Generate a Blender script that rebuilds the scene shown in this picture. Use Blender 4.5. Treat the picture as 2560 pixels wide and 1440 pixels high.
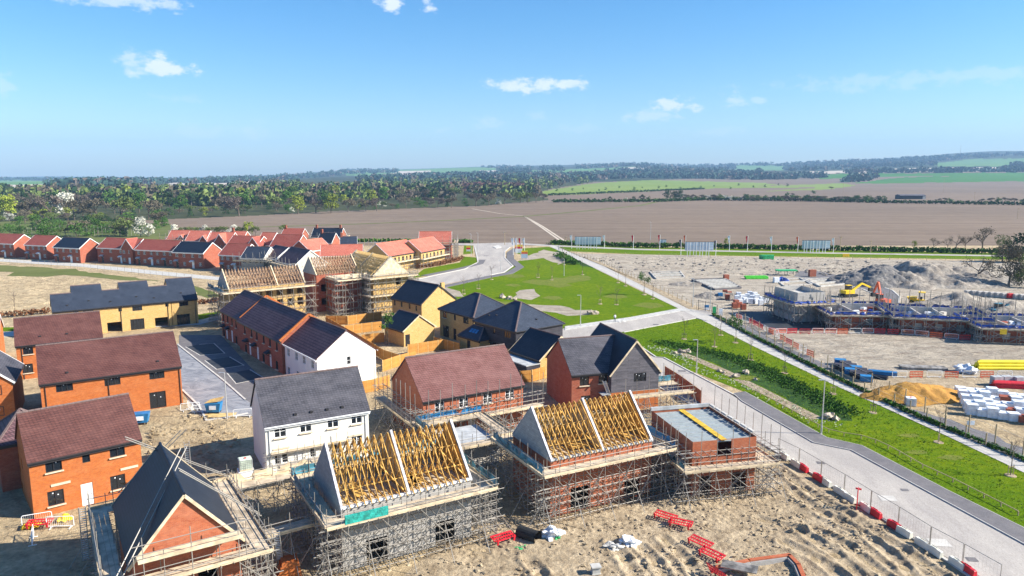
import bpy, math, random
from mathutils import Vector, Matrix, noise
R = math.radians
rnd = random.Random(11)
for _o in list(bpy.data.objects): bpy.data.objects.remove(_o)
sc = bpy.context.scene
COL = sc.collection
# ------------------------------------------------------------------ camera
CAMH = 30.0; FPX = 1828.0; PITCH = math.atan(290/1828.0)
cam = bpy.data.cameras.new('camera'); camo = bpy.data.objects.new('camera', cam); COL.objects.link(camo)
camo.location = (0, 0, CAMH); camo.rotation_euler = (math.pi/2-PITCH, 0, 0)
cam.sensor_width = 36; cam.lens = 36*FPX/2560; cam.clip_start = 0.5; cam.clip_end = 40000
sc.camera = camo
# ------------------------------------------------------------------ light
SUN_AZ = R(-6); SUN_EL = R(32)          # azimuth from +X, towards -Y
sdir = Vector((math.cos(SUN_AZ)*math.cos(SUN_EL), math.sin(SUN_AZ)*math.cos(SUN_EL), math.sin(SUN_EL)))
sl = bpy.data.lights.new('sun', 'SUN'); sl.energy = 5.0; sl.angle = R(0.5); sl.color = (1, 0.94, 0.84)
so = bpy.data.objects.new('sun', sl); COL.objects.link(so); so.rotation_euler = sdir.to_track_quat('Z', 'Y').to_euler()
w = bpy.data.worlds.new('World'); sc.world = w; w.use_nodes = True
NT = w.node_tree; NT.nodes.clear()
def wn(t, **k):
    n = NT.nodes.new(t)
    for a, b in k.items(): setattr(n, a, b)
    return n
def wm(op, a, b=None, c=None, clamp=False):
    n = wn('ShaderNodeMath', operation=op, use_clamp=clamp)
    for i, v in enumerate((a, b, c)):
        if v is None: continue
        if isinstance(v, (int, float)): n.inputs[i].default_value = v
        else: NT.links.new(v, n.inputs[i])
    return n.outputs[0]
sky = wn('ShaderNodeTexSky', sky_type='NISHITA', sun_disc=False, sun_elevation=SUN_EL, sun_rotation=math.pi/2-SUN_AZ,
         air_density=1.0, dust_density=0.6, ozone_density=2.5, altitude=50)
tc = wn('ShaderNodeTexCoord'); sx = wn('ShaderNodeSeparateXYZ'); NT.links.new(tc.outputs['Generated'], sx.inputs[0])
az = wm('ARCTAN2', sx.outputs[0], sx.outputs[1]); el = wm('ARCSINE', sx.outputs[2])
nz = wn('ShaderNodeTexNoise'); nz.inputs['Scale'].default_value = 42; nz.inputs['Detail'].default_value = 7; nz.inputs['Roughness'].default_value = .62
mp = wn('ShaderNodeMapping'); mp.inputs['Scale'].default_value = (1, 1, 1.9); NT.links.new(tc.outputs['Generated'], mp.inputs[0]); NT.links.new(mp.outputs[0], nz.inputs['Vector'])
def px_dir(px, py):
    u = (px-1280)/FPX; v = -(py-720)/FPX
    d = Vector((u, math.cos(PITCH)+v*math.sin(PITCH), -math.sin(PITCH)+v*math.cos(PITCH))).normalized()
    return math.atan2(d.x, d.y), math.asin(d.z)
# px, py, half width px, half height px, density
CLOUDS = [(345, 158, 62, 34, .62), (405, 166, 80, 25, 1.0), (300, 0, 160, 22, .7), (973, 5, 42, 24, 1.0), (1070, 20, 26, 24, .9), (1340, 214, 125, 26, 1.0), (1282, 212, 60, 22, .85),
          (1425, 208, 50, 20, .9), (1682, 262, 62, 28, .95), (1625, 290, 80, 24, .5), (1830, 250, 62, 26, .55), (1890, 250, 30, 12, .4), (2330, 196, 420, 24, .30), (1215, 306, 50, 20, .35), (620, 326, 55, 30, .32), (500, 330, 70, 24, .22), (1345, 292, 42, 16, .25),
          (440, 246, 60, 14, .2), (1100, 326, 40, 15, .25), (1780, 330, 90, 18, .2), (0, 205, 34, 34, .35), (1450, 320, 60, 14, .2)]
acc = None
for px, py, wx, wy, den in CLOUDS:
    a0, e0 = px_dir(px, py); ra = wx/FPX; re = wy/FPX
    dx = wm('DIVIDE', wm('SUBTRACT', az, a0), ra); dy = wm('DIVIDE', wm('SUBTRACT', el, e0), re)
    r2 = wm('ADD', wm('MULTIPLY', dx, dx), wm('MULTIPLY', dy, dy))
    m = wm('SUBTRACT', 1.0, wm('SQRT', r2))
    m = wm('ADD', m, wm('MULTIPLY', wm('SUBTRACT', nz.outputs[0], .5), 3.4))
    mr = wn('ShaderNodeMapRange', interpolation_type='SMOOTHSTEP'); NT.links.new(m, mr.inputs[0])
    mr.inputs[1].default_value = .12; mr.inputs[2].default_value = .85; mr.inputs[4].default_value = den*.85
    lim = wn('ShaderNodeMapRange'); NT.links.new(r2, lim.inputs[0]); lim.inputs[1].default_value = 2.2; lim.inputs[2].default_value = 1.2
    mm = wm('MULTIPLY', mr.outputs[0], lim.outputs[0])
    acc = mm if acc is None else wm('MAXIMUM', acc, mm)
hs = wn('ShaderNodeHueSaturation', );hs.inputs['Hue'].default_value = .512; hs.inputs['Saturation'].default_value = 1.3; NT.links.new(sky.outputs[0], hs.inputs['Color'])
ef = wn('ShaderNodeMapRange'); NT.links.new(el, ef.inputs[0]); ef.inputs[1].default_value = 0; ef.inputs[2].default_value = .2
tm = wn('ShaderNodeMix', data_type='RGBA'); NT.links.new(ef.outputs[0], tm.inputs[0]); tm.inputs[6].default_value = (.76, .81, .93, 1); tm.inputs[7].default_value = (.58, .90, .95, 1)
tt = wn('ShaderNodeMix', data_type='RGBA', blend_type='MULTIPLY'); tt.inputs[0].default_value = 1; NT.links.new(hs.outputs[0], tt.inputs[6]); NT.links.new(tm.outputs[2], tt.inputs[7])
mx = wn('ShaderNodeMix', data_type='RGBA'); NT.links.new(acc, mx.inputs[0]); NT.links.new(tt.outputs[2], mx.inputs[6]); mx.inputs[7].default_value = (5.2, 5.5, 6.0, 1)
bg = wn('ShaderNodeBackground'); NT.links.new(mx.outputs[2], bg.inputs[0]); bg.inputs[1].default_value = 0.088
NT.links.new(bg.outputs[0], wn('ShaderNodeOutputWorld').inputs[0])
sc.view_settings.view_transform = 'Standard'; sc.view_settings.look = 'None'; sc.view_settings.exposure = 1.17; sc.view_settings.gamma = 1
sc.cycles.max_bounces = 5; sc.cycles.diffuse_bounces = 2; sc.cycles.glossy_bounces = 2; sc.cycles.transmission_bounces = 2; sc.cycles.volume_bounces = 0; sc.cycles.transparent_max_bounces = 8
# ------------------------------------------------------------------ helpers
def G(px, py, z=0.0):
    "point of the plane at height z that the survey photo shows at px, py"
    u = (px-1280)/FPX; v = -(py-720)/FPX
    d = Vector((u, math.cos(PITCH)+v*math.sin(PITCH), -math.sin(PITCH)+v*math.cos(PITCH)))
    t = (z-CAMH)/d.z
    return Vector((0, 0, CAMH))+d*t
def PXY(p):
    x, y, z = p[0], p[1], p[2]-CAMH
    zf = y*math.cos(PITCH)-z*math.sin(PITCH); yu = y*math.sin(PITCH)+z*math.cos(PITCH)
    return 1280+FPX*x/zf, 720-FPX*yu/zf
def inpoly(x, y, P):
    c = False; j = len(P)-1
    for i in range(len(P)):
        xi, yi = P[i]; xj, yj = P[j]
        if (yi > y) != (yj > y) and x < (xj-xi)*(y-yi)/(yj-yi)+xi: c = not c
        j = i
    return c
class MB:
    def __init__(s): s.v = []; s.f = []; s.m = []
    def poly(s, pts, m=0):
        n = len(s.v); s.v += [tuple(p) for p in pts]; s.f.append(tuple(range(n, n+len(pts)))); s.m.append(m); return s
    def box(s, x0, y0, z0, x1, y1, z1, m=0):
        n = len(s.v); s.v += [(x0, y0, z0), (x1, y0, z0), (x1, y1, z0), (x0, y1, z0), (x0, y0, z1), (x1, y0, z1), (x1, y1, z1), (x0, y1, z1)]
        for f in ((0, 3, 2, 1), (4, 5, 6, 7), (0, 1, 5, 4), (1, 2, 6, 5), (2, 3, 7, 6), (3, 0, 4, 7)): s.f.append(tuple(n+i for i in f)); s.m.append(m)
        return s
    def bar(s, p, q, w, h=None, m=0):
        p = Vector(p); q = Vector(q); h = h or w; d = (q-p).normalized()
        a = d.cross(Vector((0, 0, 1)))
        a = a.normalized() if a.length > 1e-4 else Vector((1, 0, 0))
        b = a.cross(d).normalized(); a = a*w/2; b = b*h/2
        n = len(s.v)
        for c in (p, q): s.v += [tuple(c-a-b), tuple(c+a-b), tuple(c+a+b), tuple(c-a+b)]
        for f in ((0, 3, 2, 1), (4, 5, 6, 7), (0, 1, 5, 4), (1, 2, 6, 5), (2, 3, 7, 6), (3, 0, 4, 7)): s.f.append(tuple(n+i for i in f)); s.m.append(m)
        return s
    def tube(s, p, q, r, r2=None, n=6, m=0, cap=True):
        p = Vector(p); q = Vector(q); r2 = r if r2 is None else r2; d = (q-p).normalized()
        a = d.orthogonal().normalized(); b = d.cross(a); k = len(s.v)
        for c, rr in ((p, r), (q, r2)):
            for i in range(n):
                t = 2*math.pi*i/n; s.v.append(tuple(c+a*rr*math.cos(t)+b*rr*math.sin(t)))
        for i in range(n):
            j = (i+1) % n; s.f.append((k+i, k+j, k+n+j, k+n+i)); s.m.append(m)
        if cap: s.f.append(tuple(k+n-1-i for i in range(n))); s.m.append(m); s.f.append(tuple(k+n+i for i in range(n))); s.m.append(m)
        return s
    def prism(s, pts, z0, z1, m=0):
        n = len(s.v); k = len(pts); s.v += [(p[0], p[1], z0) for p in pts]+[(p[0], p[1], z1) for p in pts]
        s.f.append(tuple(n+k-1-i for i in range(k))); s.m.append(m); s.f.append(tuple(n+k+i for i in range(k))); s.m.append(m)
        for i in range(k): j = (i+1) % k; s.f.append((n+i, n+j, n+k+j, n+k+i)); s.m.append(m)
        return s
    def blob(s, c, r, seed=0, sub=2, amp=.25, m=0, flat=1.0):
        me = ICO(sub); n = len(s.v)
        for v in me[0]:
            k = 1+amp*noise.noise(Vector(v)*1.4+Vector((seed, seed*2.3, 1)))*1.6
            s.v.append((c[0]+v[0]*r[0]*k, c[1]+v[1]*r[1]*k, c[2]+v[2]*r[2]*k*flat))
        for f in me[1]: s.f.append(tuple(n+i for i in f)); s.m.append(m)
        return s
    def mesh(s, name, mats):
        me = bpy.data.meshes.new(name); me.from_pydata(s.v, [], s.f)
        for mt in (mats if isinstance(mats, (list, tuple)) else [mats]): me.materials.append(mt)
        if isinstance(mats, (list, tuple)) and len(mats) > 1: me.polygons.foreach_set('material_index', s.m)
        me.update(); return me
    def build(s, name, mats, parent=None, loc=None, rz=0, smooth=False):
        me = s.mesh(name, mats)
        if smooth: me.polygons.foreach_set('use_smooth', [True]*len(me.polygons))
        return obj(name, me, parent, loc, rz)
_ico = {}
def ICO(sub):
    if sub not in _ico:
        import bmesh
        bm = bmesh.new(); bmesh.ops.create_icosphere(bm, subdivisions=sub, radius=1)
        _ico[sub] = ([tuple(v.co) for v in bm.verts], [tuple(v.index for v in f.verts) for f in bm.faces]); bm.free()
    return _ico[sub]
def obj(name, me, parent=None, loc=None, rz=0, sc_=None):
    o = bpy.data.objects.new(name, me); COL.objects.link(o)
    if parent: o.parent = parent
    if loc is not None: o.location = loc
    if rz: o.rotation_euler = (0, 0, rz)
    if sc_: o.scale = sc_ if isinstance(sc_, tuple) else (sc_,)*3
    return o
def tag(o, label, cat, group=None, kind=None):
    if label: o['label'] = label
    if cat: o['category'] = cat
    if group: o['group'] = group
    if kind: o['kind'] = kind
    return o
def thing(name, label, cat, loc=(0, 0, 0), rz=0, group=None):
    return tag(obj(name, None, None, loc, rz), label, cat, group)
def dup(o, loc, rz=None, label=None, parent=None, s=None):
    c = o.copy(); COL.objects.link(c); c.parent = parent
    if parent is None:
        c.location = loc
        if rz is not None: c.rotation_euler = (0, 0, rz)
        if s: c.scale = s if isinstance(s, tuple) else (s,)*3
        if label: c['label'] = label
    for ch in KIDS(o): dup(ch, None, parent=c)
    return c
_kids = {}
def KIDS(o):
    if o.name not in _kids: _kids[o.name] = [x for x in bpy.data.objects if x.parent == o]
    return _kids[o.name]
_unit = {}
def rod(name, p, q, r, mat, parent, n=6):
    "a straight tube from p to q sharing one unit mesh per material"
    key = (name, mat.name, n)
    if key not in _unit: _unit[key] = MB().tube((0, 0, 0), (0, 0, 1), 1, n=n).mesh(name, mat)
    p = Vector(p); d = Vector(q)-p
    o = bpy.data.objects.new(name, _unit[key]); COL.objects.link(o); o.parent = parent
    o.rotation_mode = 'QUATERNION'; o.rotation_quaternion = d.to_track_quat('Z', 'Y'); o.location = p; o.scale = (r, r, d.length)
    return o
# ------------------------------------------------------------------ materials
def nmat(name):
    m = bpy.data.materials.new(name); m.use_nodes = True; nt = m.node_tree
    b = nt.nodes['Principled BSDF']; return m, nt, b
def mixc(nt, fac, a, b, bt='MIX'):
    n = nt.nodes.new('ShaderNodeMix'); n.data_type = 'RGBA'; n.blend_type = bt
    for i, v in ((0, fac), (6, a), (7, b)):
        if isinstance(v, (tuple, list)): n.inputs[i].default_value = (*v[:3], 1)
        elif isinstance(v, (int, float)): n.inputs[i].default_value = v
        else: nt.links.new(v, n.inputs[i])
    return n.outputs[2]
def noi(nt, scale, detail=4, rough=.55, vec=None, lo=.35, hi=.65, dist=0):
    n = nt.nodes.new('ShaderNodeTexNoise'); n.inputs['Scale'].default_value = scale; n.inputs['Detail'].default_value = detail; n.inputs['Roughness'].default_value = rough; n.inputs['Distortion'].default_value = dist
    if vec is not None: nt.links.new(vec, n.inputs['Vector'])
    r = nt.nodes.new('ShaderNodeMapRange'); nt.links.new(n.outputs[0], r.inputs[0]); r.inputs[1].default_value = lo; r.inputs[2].default_value = hi
    return r.outputs[0]
def coord(nt, kind='Object', scale=(1, 1, 1), rot=(0, 0, 0)):
    t = nt.nodes.new('ShaderNodeTexCoord'); mp = nt.nodes.new('ShaderNodeMapping'); mp.inputs['Scale'].default_value = scale; mp.inputs['Rotation'].default_value = rot
    nt.links.new(t.outputs[kind], mp.inputs[0]); return mp.outputs[0]
def bump(nt, b, h, strength=.5, dist=.05):
    n = nt.nodes.new('ShaderNodeBump'); n.inputs['Strength'].default_value = strength; n.inputs['Distance'].default_value = dist
    nt.links.new(h, n.inputs['Height']); nt.links.new(n.outputs[0], b.inputs['Normal'])
def plain(name, c, rough=.6, var=.18, scale=3, metal=0, spec=.4, det=4, bmp=0):
    m, nt, b = nmat(name); v = coord(nt)
    f = noi(nt, scale, det, vec=v)
    nt.links.new(mixc(nt, f, tuple(x*(1-var) for x in c), tuple(min(1, x*(1+var)) for x in c)), b.inputs['Base Color'])
    b.inputs['Roughness'].default_value = rough; b.inputs['Metallic'].default_value = metal; b.inputs['Specular IOR Level'].default_value = spec
    if bmp: bump(nt, b, noi(nt, scale*3, 5, vec=v, lo=0, hi=1), .6, bmp)
    return m
def rough3(name, c1, c2, c3, s1=.08, s2=1.5, bmp=.15, rough=.95, kind='Object', bs=2.2, stretch=(1, 1, 1), s3=9):
    "natural ground: broad patches, medium mottling, grit"
    m, nt, b = nmat(name); v = coord(nt, kind, stretch)
    c = mixc(nt, noi(nt, s1, 5, vec=v, lo=.38, hi=.62), c1, c2)
    c = mixc(nt, noi(nt, s2, 6, .65, vec=v, lo=.42, hi=.66), c, c3)
    c = mixc(nt, noi(nt, s3, 3, .7, vec=v, lo=.3, hi=.7), c, mixc(nt, 1.0, c, (.62, .6, .58), 'MULTIPLY'))
    nt.links.new(c, b.inputs['Base Color']); b.inputs['Roughness'].default_value = rough; b.inputs['Specular IOR Level'].default_value = .2
    if bmp: bump(nt, b, noi(nt, bs, 9, .72, vec=v, lo=0, hi=1), 1, bmp)
    return m
def swz(nt, expr):
    "vector (x+y, z, 0) for walls or (x+y, z*k, 0) for slopes"
    t = nt.nodes.new('ShaderNodeTexCoord'); s = nt.nodes.new('ShaderNodeSeparateXYZ'); nt.links.new(t.outputs['Object'], s.inputs[0])
    a = nt.nodes.new('ShaderNodeMath'); a.operation = 'ADD'; nt.links.new(s.outputs[0], a.inputs[0]); nt.links.new(s.outputs[1], a.inputs[1])
    k = nt.nodes.new('ShaderNodeMath'); k.operation = 'MULTIPLY'; nt.links.new(s.outputs[2], k.inputs[0]); k.inputs[1].default_value = expr
    c = nt.nodes.new('ShaderNodeCombineXYZ'); nt.links.new(a.outputs[0], c.inputs[0]); nt.links.new(k.outputs[0], c.inputs[1])
    return c.outputs[0]
def brick(name, c1, c2, mortar, bw=.225, bh=.075, ms=.008, pale=(.6, .45, .33), pamt=.35, rough=.85, k=1.0, sc2=.7, bmp=.02, aging=.75):
    m, nt, b = nmat(name); v = swz(nt, k)
    br = nt.nodes.new('ShaderNodeTexBrick'); nt.links.new(v, br.inputs['Vector']); br.inputs['Scale'].default_value = 1
    br.inputs['Brick Width'].default_value = bw; br.inputs['Row Height'].default_value = bh; br.inputs['Mortar Size'].default_value = ms; br.inputs['Mortar Smooth'].default_value = .3; br.inputs['Bias'].default_value = 0
    br.inputs['Color1'].default_value = (*c1, 1); br.inputs['Color2'].default_value = (*c2, 1); br.inputs['Mortar'].default_value = (*mortar, 1)
    o = coord(nt, 'Object', (1, 1, 2.2))
    c = mixc(nt, noi(nt, sc2, 6, .7, vec=o, lo=.4, hi=.72), br.outputs[0], mixc(nt, pamt, br.outputs[0], pale))
    c = mixc(nt, noi(nt, 2.6, 5, .7, vec=o, lo=.3, hi=.7), c, mixc(nt, 1.0, c, (aging, aging*.97, aging*.97), 'MULTIPLY'))
    nt.links.new(c, b.inputs['Base Color']); b.inputs['Roughness'].default_value = rough; b.inputs['Specular IOR Level'].default_value = .25
    if bmp: bump(nt, b, br.outputs['Fac'], -.5, bmp)
    return m
M = {}
M['brick_orange'] = brick('brick_orange', (.42, .085, .013), (.54, .135, .022), (.42, .22, .09), pale=(.60, .28, .12), pamt=.28)
M['brick_red'] = brick('brick_red', (.30, .055, .028), (.40, .09, .04), (.32, .18, .12), pale=(.5, .25, .17))
M['brick_pink'] = brick('brick_pink', (.38, .075, .030), (.50, .13, .05), (.40, .22, .13), pale=(.58, .28, .17))
M['brick_yellow'] = brick('brick_yellow', (.52, .30, .075), (.66, .41, .12), (.6, .46, .26), pale=(.78, .58, .3), pamt=.3)
M['blockwork'] = brick('blockwork', (.36, .35, .33), (.46, .44, .41), (.3, .29, .27), bw=.44, bh=.215, ms=.015, pale=(.58, .55, .5), sc2=.5)
M['block_pale'] = brick('block_pale', (.50, .47, .42), (.62, .58, .52), (.4, .38, .34), bw=.44, bh=.215, ms=.015, pale=(.7, .66, .6), sc2=.5)
M['render_white'] = plain('render_white', (.82, .80, .74), .8, .04, .6)
M['render_cream'] = plain('render_cream', (.83, .79, .69), .8, .05, .6)
M['clad_grey'] = brick('clad_grey', (.10, .095, .11), (.16, .15, .17), (.03, .03, .03), bw=3.2, bh=.17, ms=.02, pale=(.25, .23, .25), pamt=.4, rough=.7)
M['clad_black'] = brick('clad_black', (.035, .035, .045), (.06, .055, .07), (.012, .012, .014), bw=3.2, bh=.17, ms=.02, pale=(.1, .1, .12), pamt=.4, rough=.7)
def tile(name, c1, c2, pale, row=.27, bw=.3, pamt=.3, rough=.7, ms=.03, bmp=.05): return brick(name, c1, c2, tuple(x*.45 for x in c1), bw=bw, bh=row, ms=ms, pale=pale, pamt=pamt, rough=rough, k=1.55, sc2=.35, bmp=bmp, aging=.86)
M['tile_brown'] = tile('tile_brown', (.090, .034, .029), (.125, .048, .040), (.26, .12, .10), pamt=.3)
M['tile_pink'] = tile('tile_pink', (.155, .062, .054), (.205, .088, .078), (.36, .2, .18), pamt=.3)
M['tile_grey'] = tile('tile_grey', (.048, .048, .060), (.076, .075, .092), (.21, .2, .22), pamt=.35)
M['tile_slate'] = tile('tile_slate', (.028, .038, .06), (.042, .054, .08), (.08, .1, .14), pamt=.3, rough=.55)
M['tile_black'] = tile('tile_black', (.010, .016, .028), (.018, .026, .044), (.035, .05, .08), pamt=.25, rough=.5)
M['tile_plum'] = tile('tile_plum', (.135, .068, .078), (.185, .102, .11), (.28, .18, .19), row=.42, ms=.075, pamt=.3)
M['tile_red'] = tile('tile_red', (.50, .13, .085), (.60, .18, .12), (.7, .32, .22), pamt=.25)
M['tile_darkred'] = tile('tile_darkred', (.30, .07, .05), (.38, .1, .07), (.45, .18, .13), pamt=.25)
M['ridge'] = plain('ridge', (.16, .11, .1), .8, .2, 4)
M['ridge_red'] = plain('ridge_red', (.5, .16, .1), .8, .2, 4)
M['white_upvc'] = plain('white_upvc', (.80, .80, .78), .4, .04, 2)
M['black_upvc'] = plain('black_upvc', (.022, .022, .026), .35, .1, 2)
M['fascia_dark'] = plain('fascia_dark', (.03, .028, .03), .5, .1, 2)
M['stone_sill'] = plain('stone_sill', (.60, .50, .36), .85, .12, 3)
M['timber'] = plain('timber', (.56, .38, .15), .8, .25, 2)
M['timber_gold'] = plain('timber_gold', (.54, .31, .075), .75, .45, 2.5)
M['timber_pale'] = plain('timber_pale', (.62, .50, .33), .85, .25, 1.5)
M['timber_board'] = plain('timber_board', (.50, .40, .28), .9, .3, 1.2)
M['timber_pink'] = plain('timber_pink', (.50, .32, .19), .8, .35, 2)
M['membrane'] = brick('membrane', (.11, .155, .155), (.15, .20, .20), (.3, .34, .34), bw=2.4, bh=1.2, ms=.05, pale=(.30, .36, .36), pamt=.5, k=0)
M['strip_yellow'] = plain('strip_yellow', (.60, .38, .03), .6, .3, 2)
M['crate_green'] = plain('crate_green', (.58, .66, .52), .5, .2, 2)
M['fence_orange'] = brick('fence_orange', (.50, .22, .04), (.62, .30, .06), (.26, .12, .03), bw=.14, bh=4, ms=.012, pale=(.7, .45, .18), pamt=.3)
M['steel'] = plain('steel', (.30, .275, .24), .5, .5, 1.5, metal=.25)
M['galv'] = plain('galv', (.55, .56, .56), .4, .15, 2, metal=.5)
M['post_wood'] = plain('post_wood', (.36, .28, .17), .9, .25, 4)
M['red_plastic'] = plain('red_plastic', (.60, .02, .03), .45, .2, 2)
M['white_plastic'] = plain('white_plastic', (.74, .70, .58), .5, .1, 2)
M['orange_plastic'] = plain('orange_plastic', (.75, .13, .04), .45, .15, 2)
M['yellow_paint'] = plain('yellow_paint', (.85, .55, .02), .45, .12, 2)
M['yellow_pipe'] = plain('yellow_pipe', (.85, .68, .02), .4, .08, 1)
M['blue_plastic'] = plain('blue_plastic', (.02, .17, .38), .5, .2, 2)
M['blue_net'] = plain('blue_net', (.03, .08, .38), .7, .6, 1.2)
M['pale_green_net'] = plain('pale_green_net', (.25, .48, .30), .7, .4, 1.2)
M['teal_net'] = plain('teal_net', (.02, .30, .25), .7, .45, 2.5, bmp=.1)
M['cyan_sheet'] = plain('cyan_sheet', (.055, .19, .25), .6, .7, 1.1)
M['green_plastic'] = plain('green_plastic', (.03, .38, .12), .5, .3, 2)
M['lime'] = plain('lime', (.1, .62, .05), .6, .2, 2)
M['white_sheet'] = plain('white_sheet', (.74, .76, .78), .5, .15, 2, bmp=.08)
M['black_rubber'] = plain('black_rubber', (.02, .02, .02), .7, .2, 2)
M['concrete'] = plain('concrete', (.46, .44, .40), .9, .18, 1.5)
M['grey_board'] = plain('grey_board', (.42, .43, .43), .8, .2, 1)
M['rock'] = plain('rock', (.42, .35, .27), .95, .4, 1.6, bmp=.2)
M['skin'] = plain('skin', (.5, .3, .22), .6, .05, 5)
M['cloth_white'] = plain('cloth_white', (.7, .72, .75), .8, .1, 6)
M['cloth_grey'] = plain('cloth_grey', (.12, .13, .15), .8, .2, 6)
def glass():
    m, nt, b = nmat('glass'); b.inputs['Base Color'].default_value = (.012, .016, .022, 1); b.inputs['Roughness'].default_value = .06; b.inputs['Specular IOR Level'].default_value = .7
    return m
M['glass'] = glass()
M['dark'] = plain('dark_room', (.025, .022, .022), .95, .3, 1)
# ------------------------------------------------------------------ ground materials
M['sand'] = rough3('sandy_ground', (.72, .56, .34), (.62, .475, .28), (.41, .305, .18), .06, .35, .9, bs=.8, s3=2.2)
M['pale_soil'] = rough3('pale_soil', (.66, .575, .45), (.56, .48, .375), (.38, .315, .245), .05, .3, 1.3, bs=.45, stretch=(.6, 1.7, 1), s3=1.6)
M['mud'] = rough3('mud', (.60, .48, .32), (.49, .385, .25), (.31, .235, .15), .12, .9, .16, bs=3.2, s3=6)
M['heap'] = rough3('spoil_soil', (.52, .46, .38), (.40, .355, .30), (.22, .19, .16), .08, .5, .5, bs=1.3, s3=3)
M['grass'] = rough3('grass', (.12, .205, .003), (.18, .245, .004), (.085, .17, .003), .06, .9, .12, bs=4, s3=5)
M['grass'].node_tree.nodes['Principled BSDF'].inputs['Specular IOR Level'].default_value = .04
M['grass_tall'] = rough3('tall_grass', (.028, .085, .008), (.05, .12, .010), (.015, .05, .006), .2, .9, .12, bs=4, s3=6)
M['asphalt_pale'] = rough3('pale_road', (.47, .43, .385), (.40, .365, .335), (.54, .495, .44), .06, .25, .0, rough=.85, s3=14, stretch=(1.6, .35, 1))
M['asphalt_dark'] = rough3('dark_asphalt', (.19, .18, .185), (.16, .152, .158), (.225, .21, .21), .15, .8, .0, rough=.85, s3=12)
M['asphalt_black'] = rough3('black_asphalt', (.035, .04, .05), (.05, .055, .065), (.07, .075, .08), .15, .6, .0, rough=.6, s3=9)
M['kerb'] = plain('kerb_concrete', (.52, .49, .44), .85, .12, 1)
M['path'] = rough3('pale_path', (.56, .53, .48), (.50, .47, .425), (.60, .57, .52), .1, .6, .0, rough=.9, s3=9)
M['gravel'] = rough3('gravel', (.46, .36, .25), (.55, .45, .33), (.25, .19, .13), .3, 1.6, .15, bs=5, s3=9)
M['paving'] = brick('block_paving', (.185, .19, .205), (.25, .255, .27), (.12, .12, .13), bw=.9, bh=.45, ms=.03, pale=(.36, .36, .37), pamt=.5, rough=.8, k=0.0)
def flatbrick():
    m, nt, b = nmat('street_paving'); v = coord(nt, 'Object', (1, 1, 1), (0, 0, R(35)))
    br = nt.nodes.new('ShaderNodeTexBrick'); nt.links.new(v, br.inputs['Vector']); br.inputs['Scale'].default_value = 1
    br.inputs['Brick Width'].default_value = 1.6; br.inputs['Row Height'].default_value = .8; br.inputs['Mortar Size'].default_value = .03
    br.inputs['Color1'].default_value = (.16, .168, .19, 1); br.inputs['Color2'].default_value = (.225, .232, .255, 1); br.inputs['Mortar'].default_value = (.12, .12, .13, 1)
    c = mixc(nt, noi(nt, .35, 6, .7, vec=v, lo=.42, hi=.7, dist=1.5), br.outputs[0], (.36, .355, .36))
    nt.links.new(c, b.inputs['Base Color']); b.inputs['Roughness'].default_value = .8; return m
M['paving'] = flatbrick()
M['sandpile'] = rough3('orange_sand', (.62, .34, .075), (.52, .27, .06), (.42, .21, .05), .2, 1.2, .15, bs=2.5, s3=6)
def field_mat(name, c1, c2, line, ls=.22, rot=0, amt=.25, broad=.004, lc=None):
    m, nt, b = nmat(name); v = coord(nt, 'Object'); vr = coord(nt, 'Object', (.003, .12, 1), (0, 0, rot))
    c = mixc(nt, noi(nt, broad, 5, .6, vec=v, lo=.35, hi=.65), c1, c2)
    c = mixc(nt, noi(nt, 1.0, 6, .75, vec=vr, lo=.42, hi=.68), c, mixc(nt, amt, c, line))
    c = mixc(nt, noi(nt, .09, 5, .8, vec=v, lo=.4, hi=.7), c, mixc(nt, 1.0, c, (.8, .79, .78), 'MULTIPLY'))
    nt.links.new(c, b.inputs['Base Color']); b.inputs['Roughness'].default_value = 1; b.inputs['Specular IOR Level'].default_value = .1; return m
FM = {
 'plough': field_mat('ploughed_soil', (.20, .146, .105), (.155, .114, .085), (.31, .24, .175), rot=R(-4), amt=.6),
 'plough_pale': field_mat('ploughed_pale_soil', (.33, .26, .205), (.28, .22, .175), (.42, .34, .28), rot=R(-8), amt=.3),
 'meadow': field_mat('meadow_grass', (.17, .24, .04), (.21, .27, .065), (.27, .30, .1), rot=R(10)),
 'crop': field_mat('young_crop', (.045, .15, .02), (.06, .18, .025), (.1, .22, .04), rot=R(5)),
 'scrub': field_mat('rough_grassland', (.09, .125, .03), (.16, .165, .05), (.24, .2, .1), rot=R(5)),
 'wood': field_mat('woodland_floor', (.045, .055, .022), (.065, .07, .03), (.1, .09, .05), broad=.02),
 'hillwood': field_mat('hill_woodland', (.035, .05, .025), (.05, .06, .032), (.07, .075, .05), broad=.01),
 'pale': field_mat('pale_stubble', (.50, .42, .33), (.56, .48, .38), (.6, .52, .42)),
 'hillgreen': field_mat('hill_pasture', (.10, .22, .07), (.14, .25, .08), (.2, .28, .12)),
}
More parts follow.
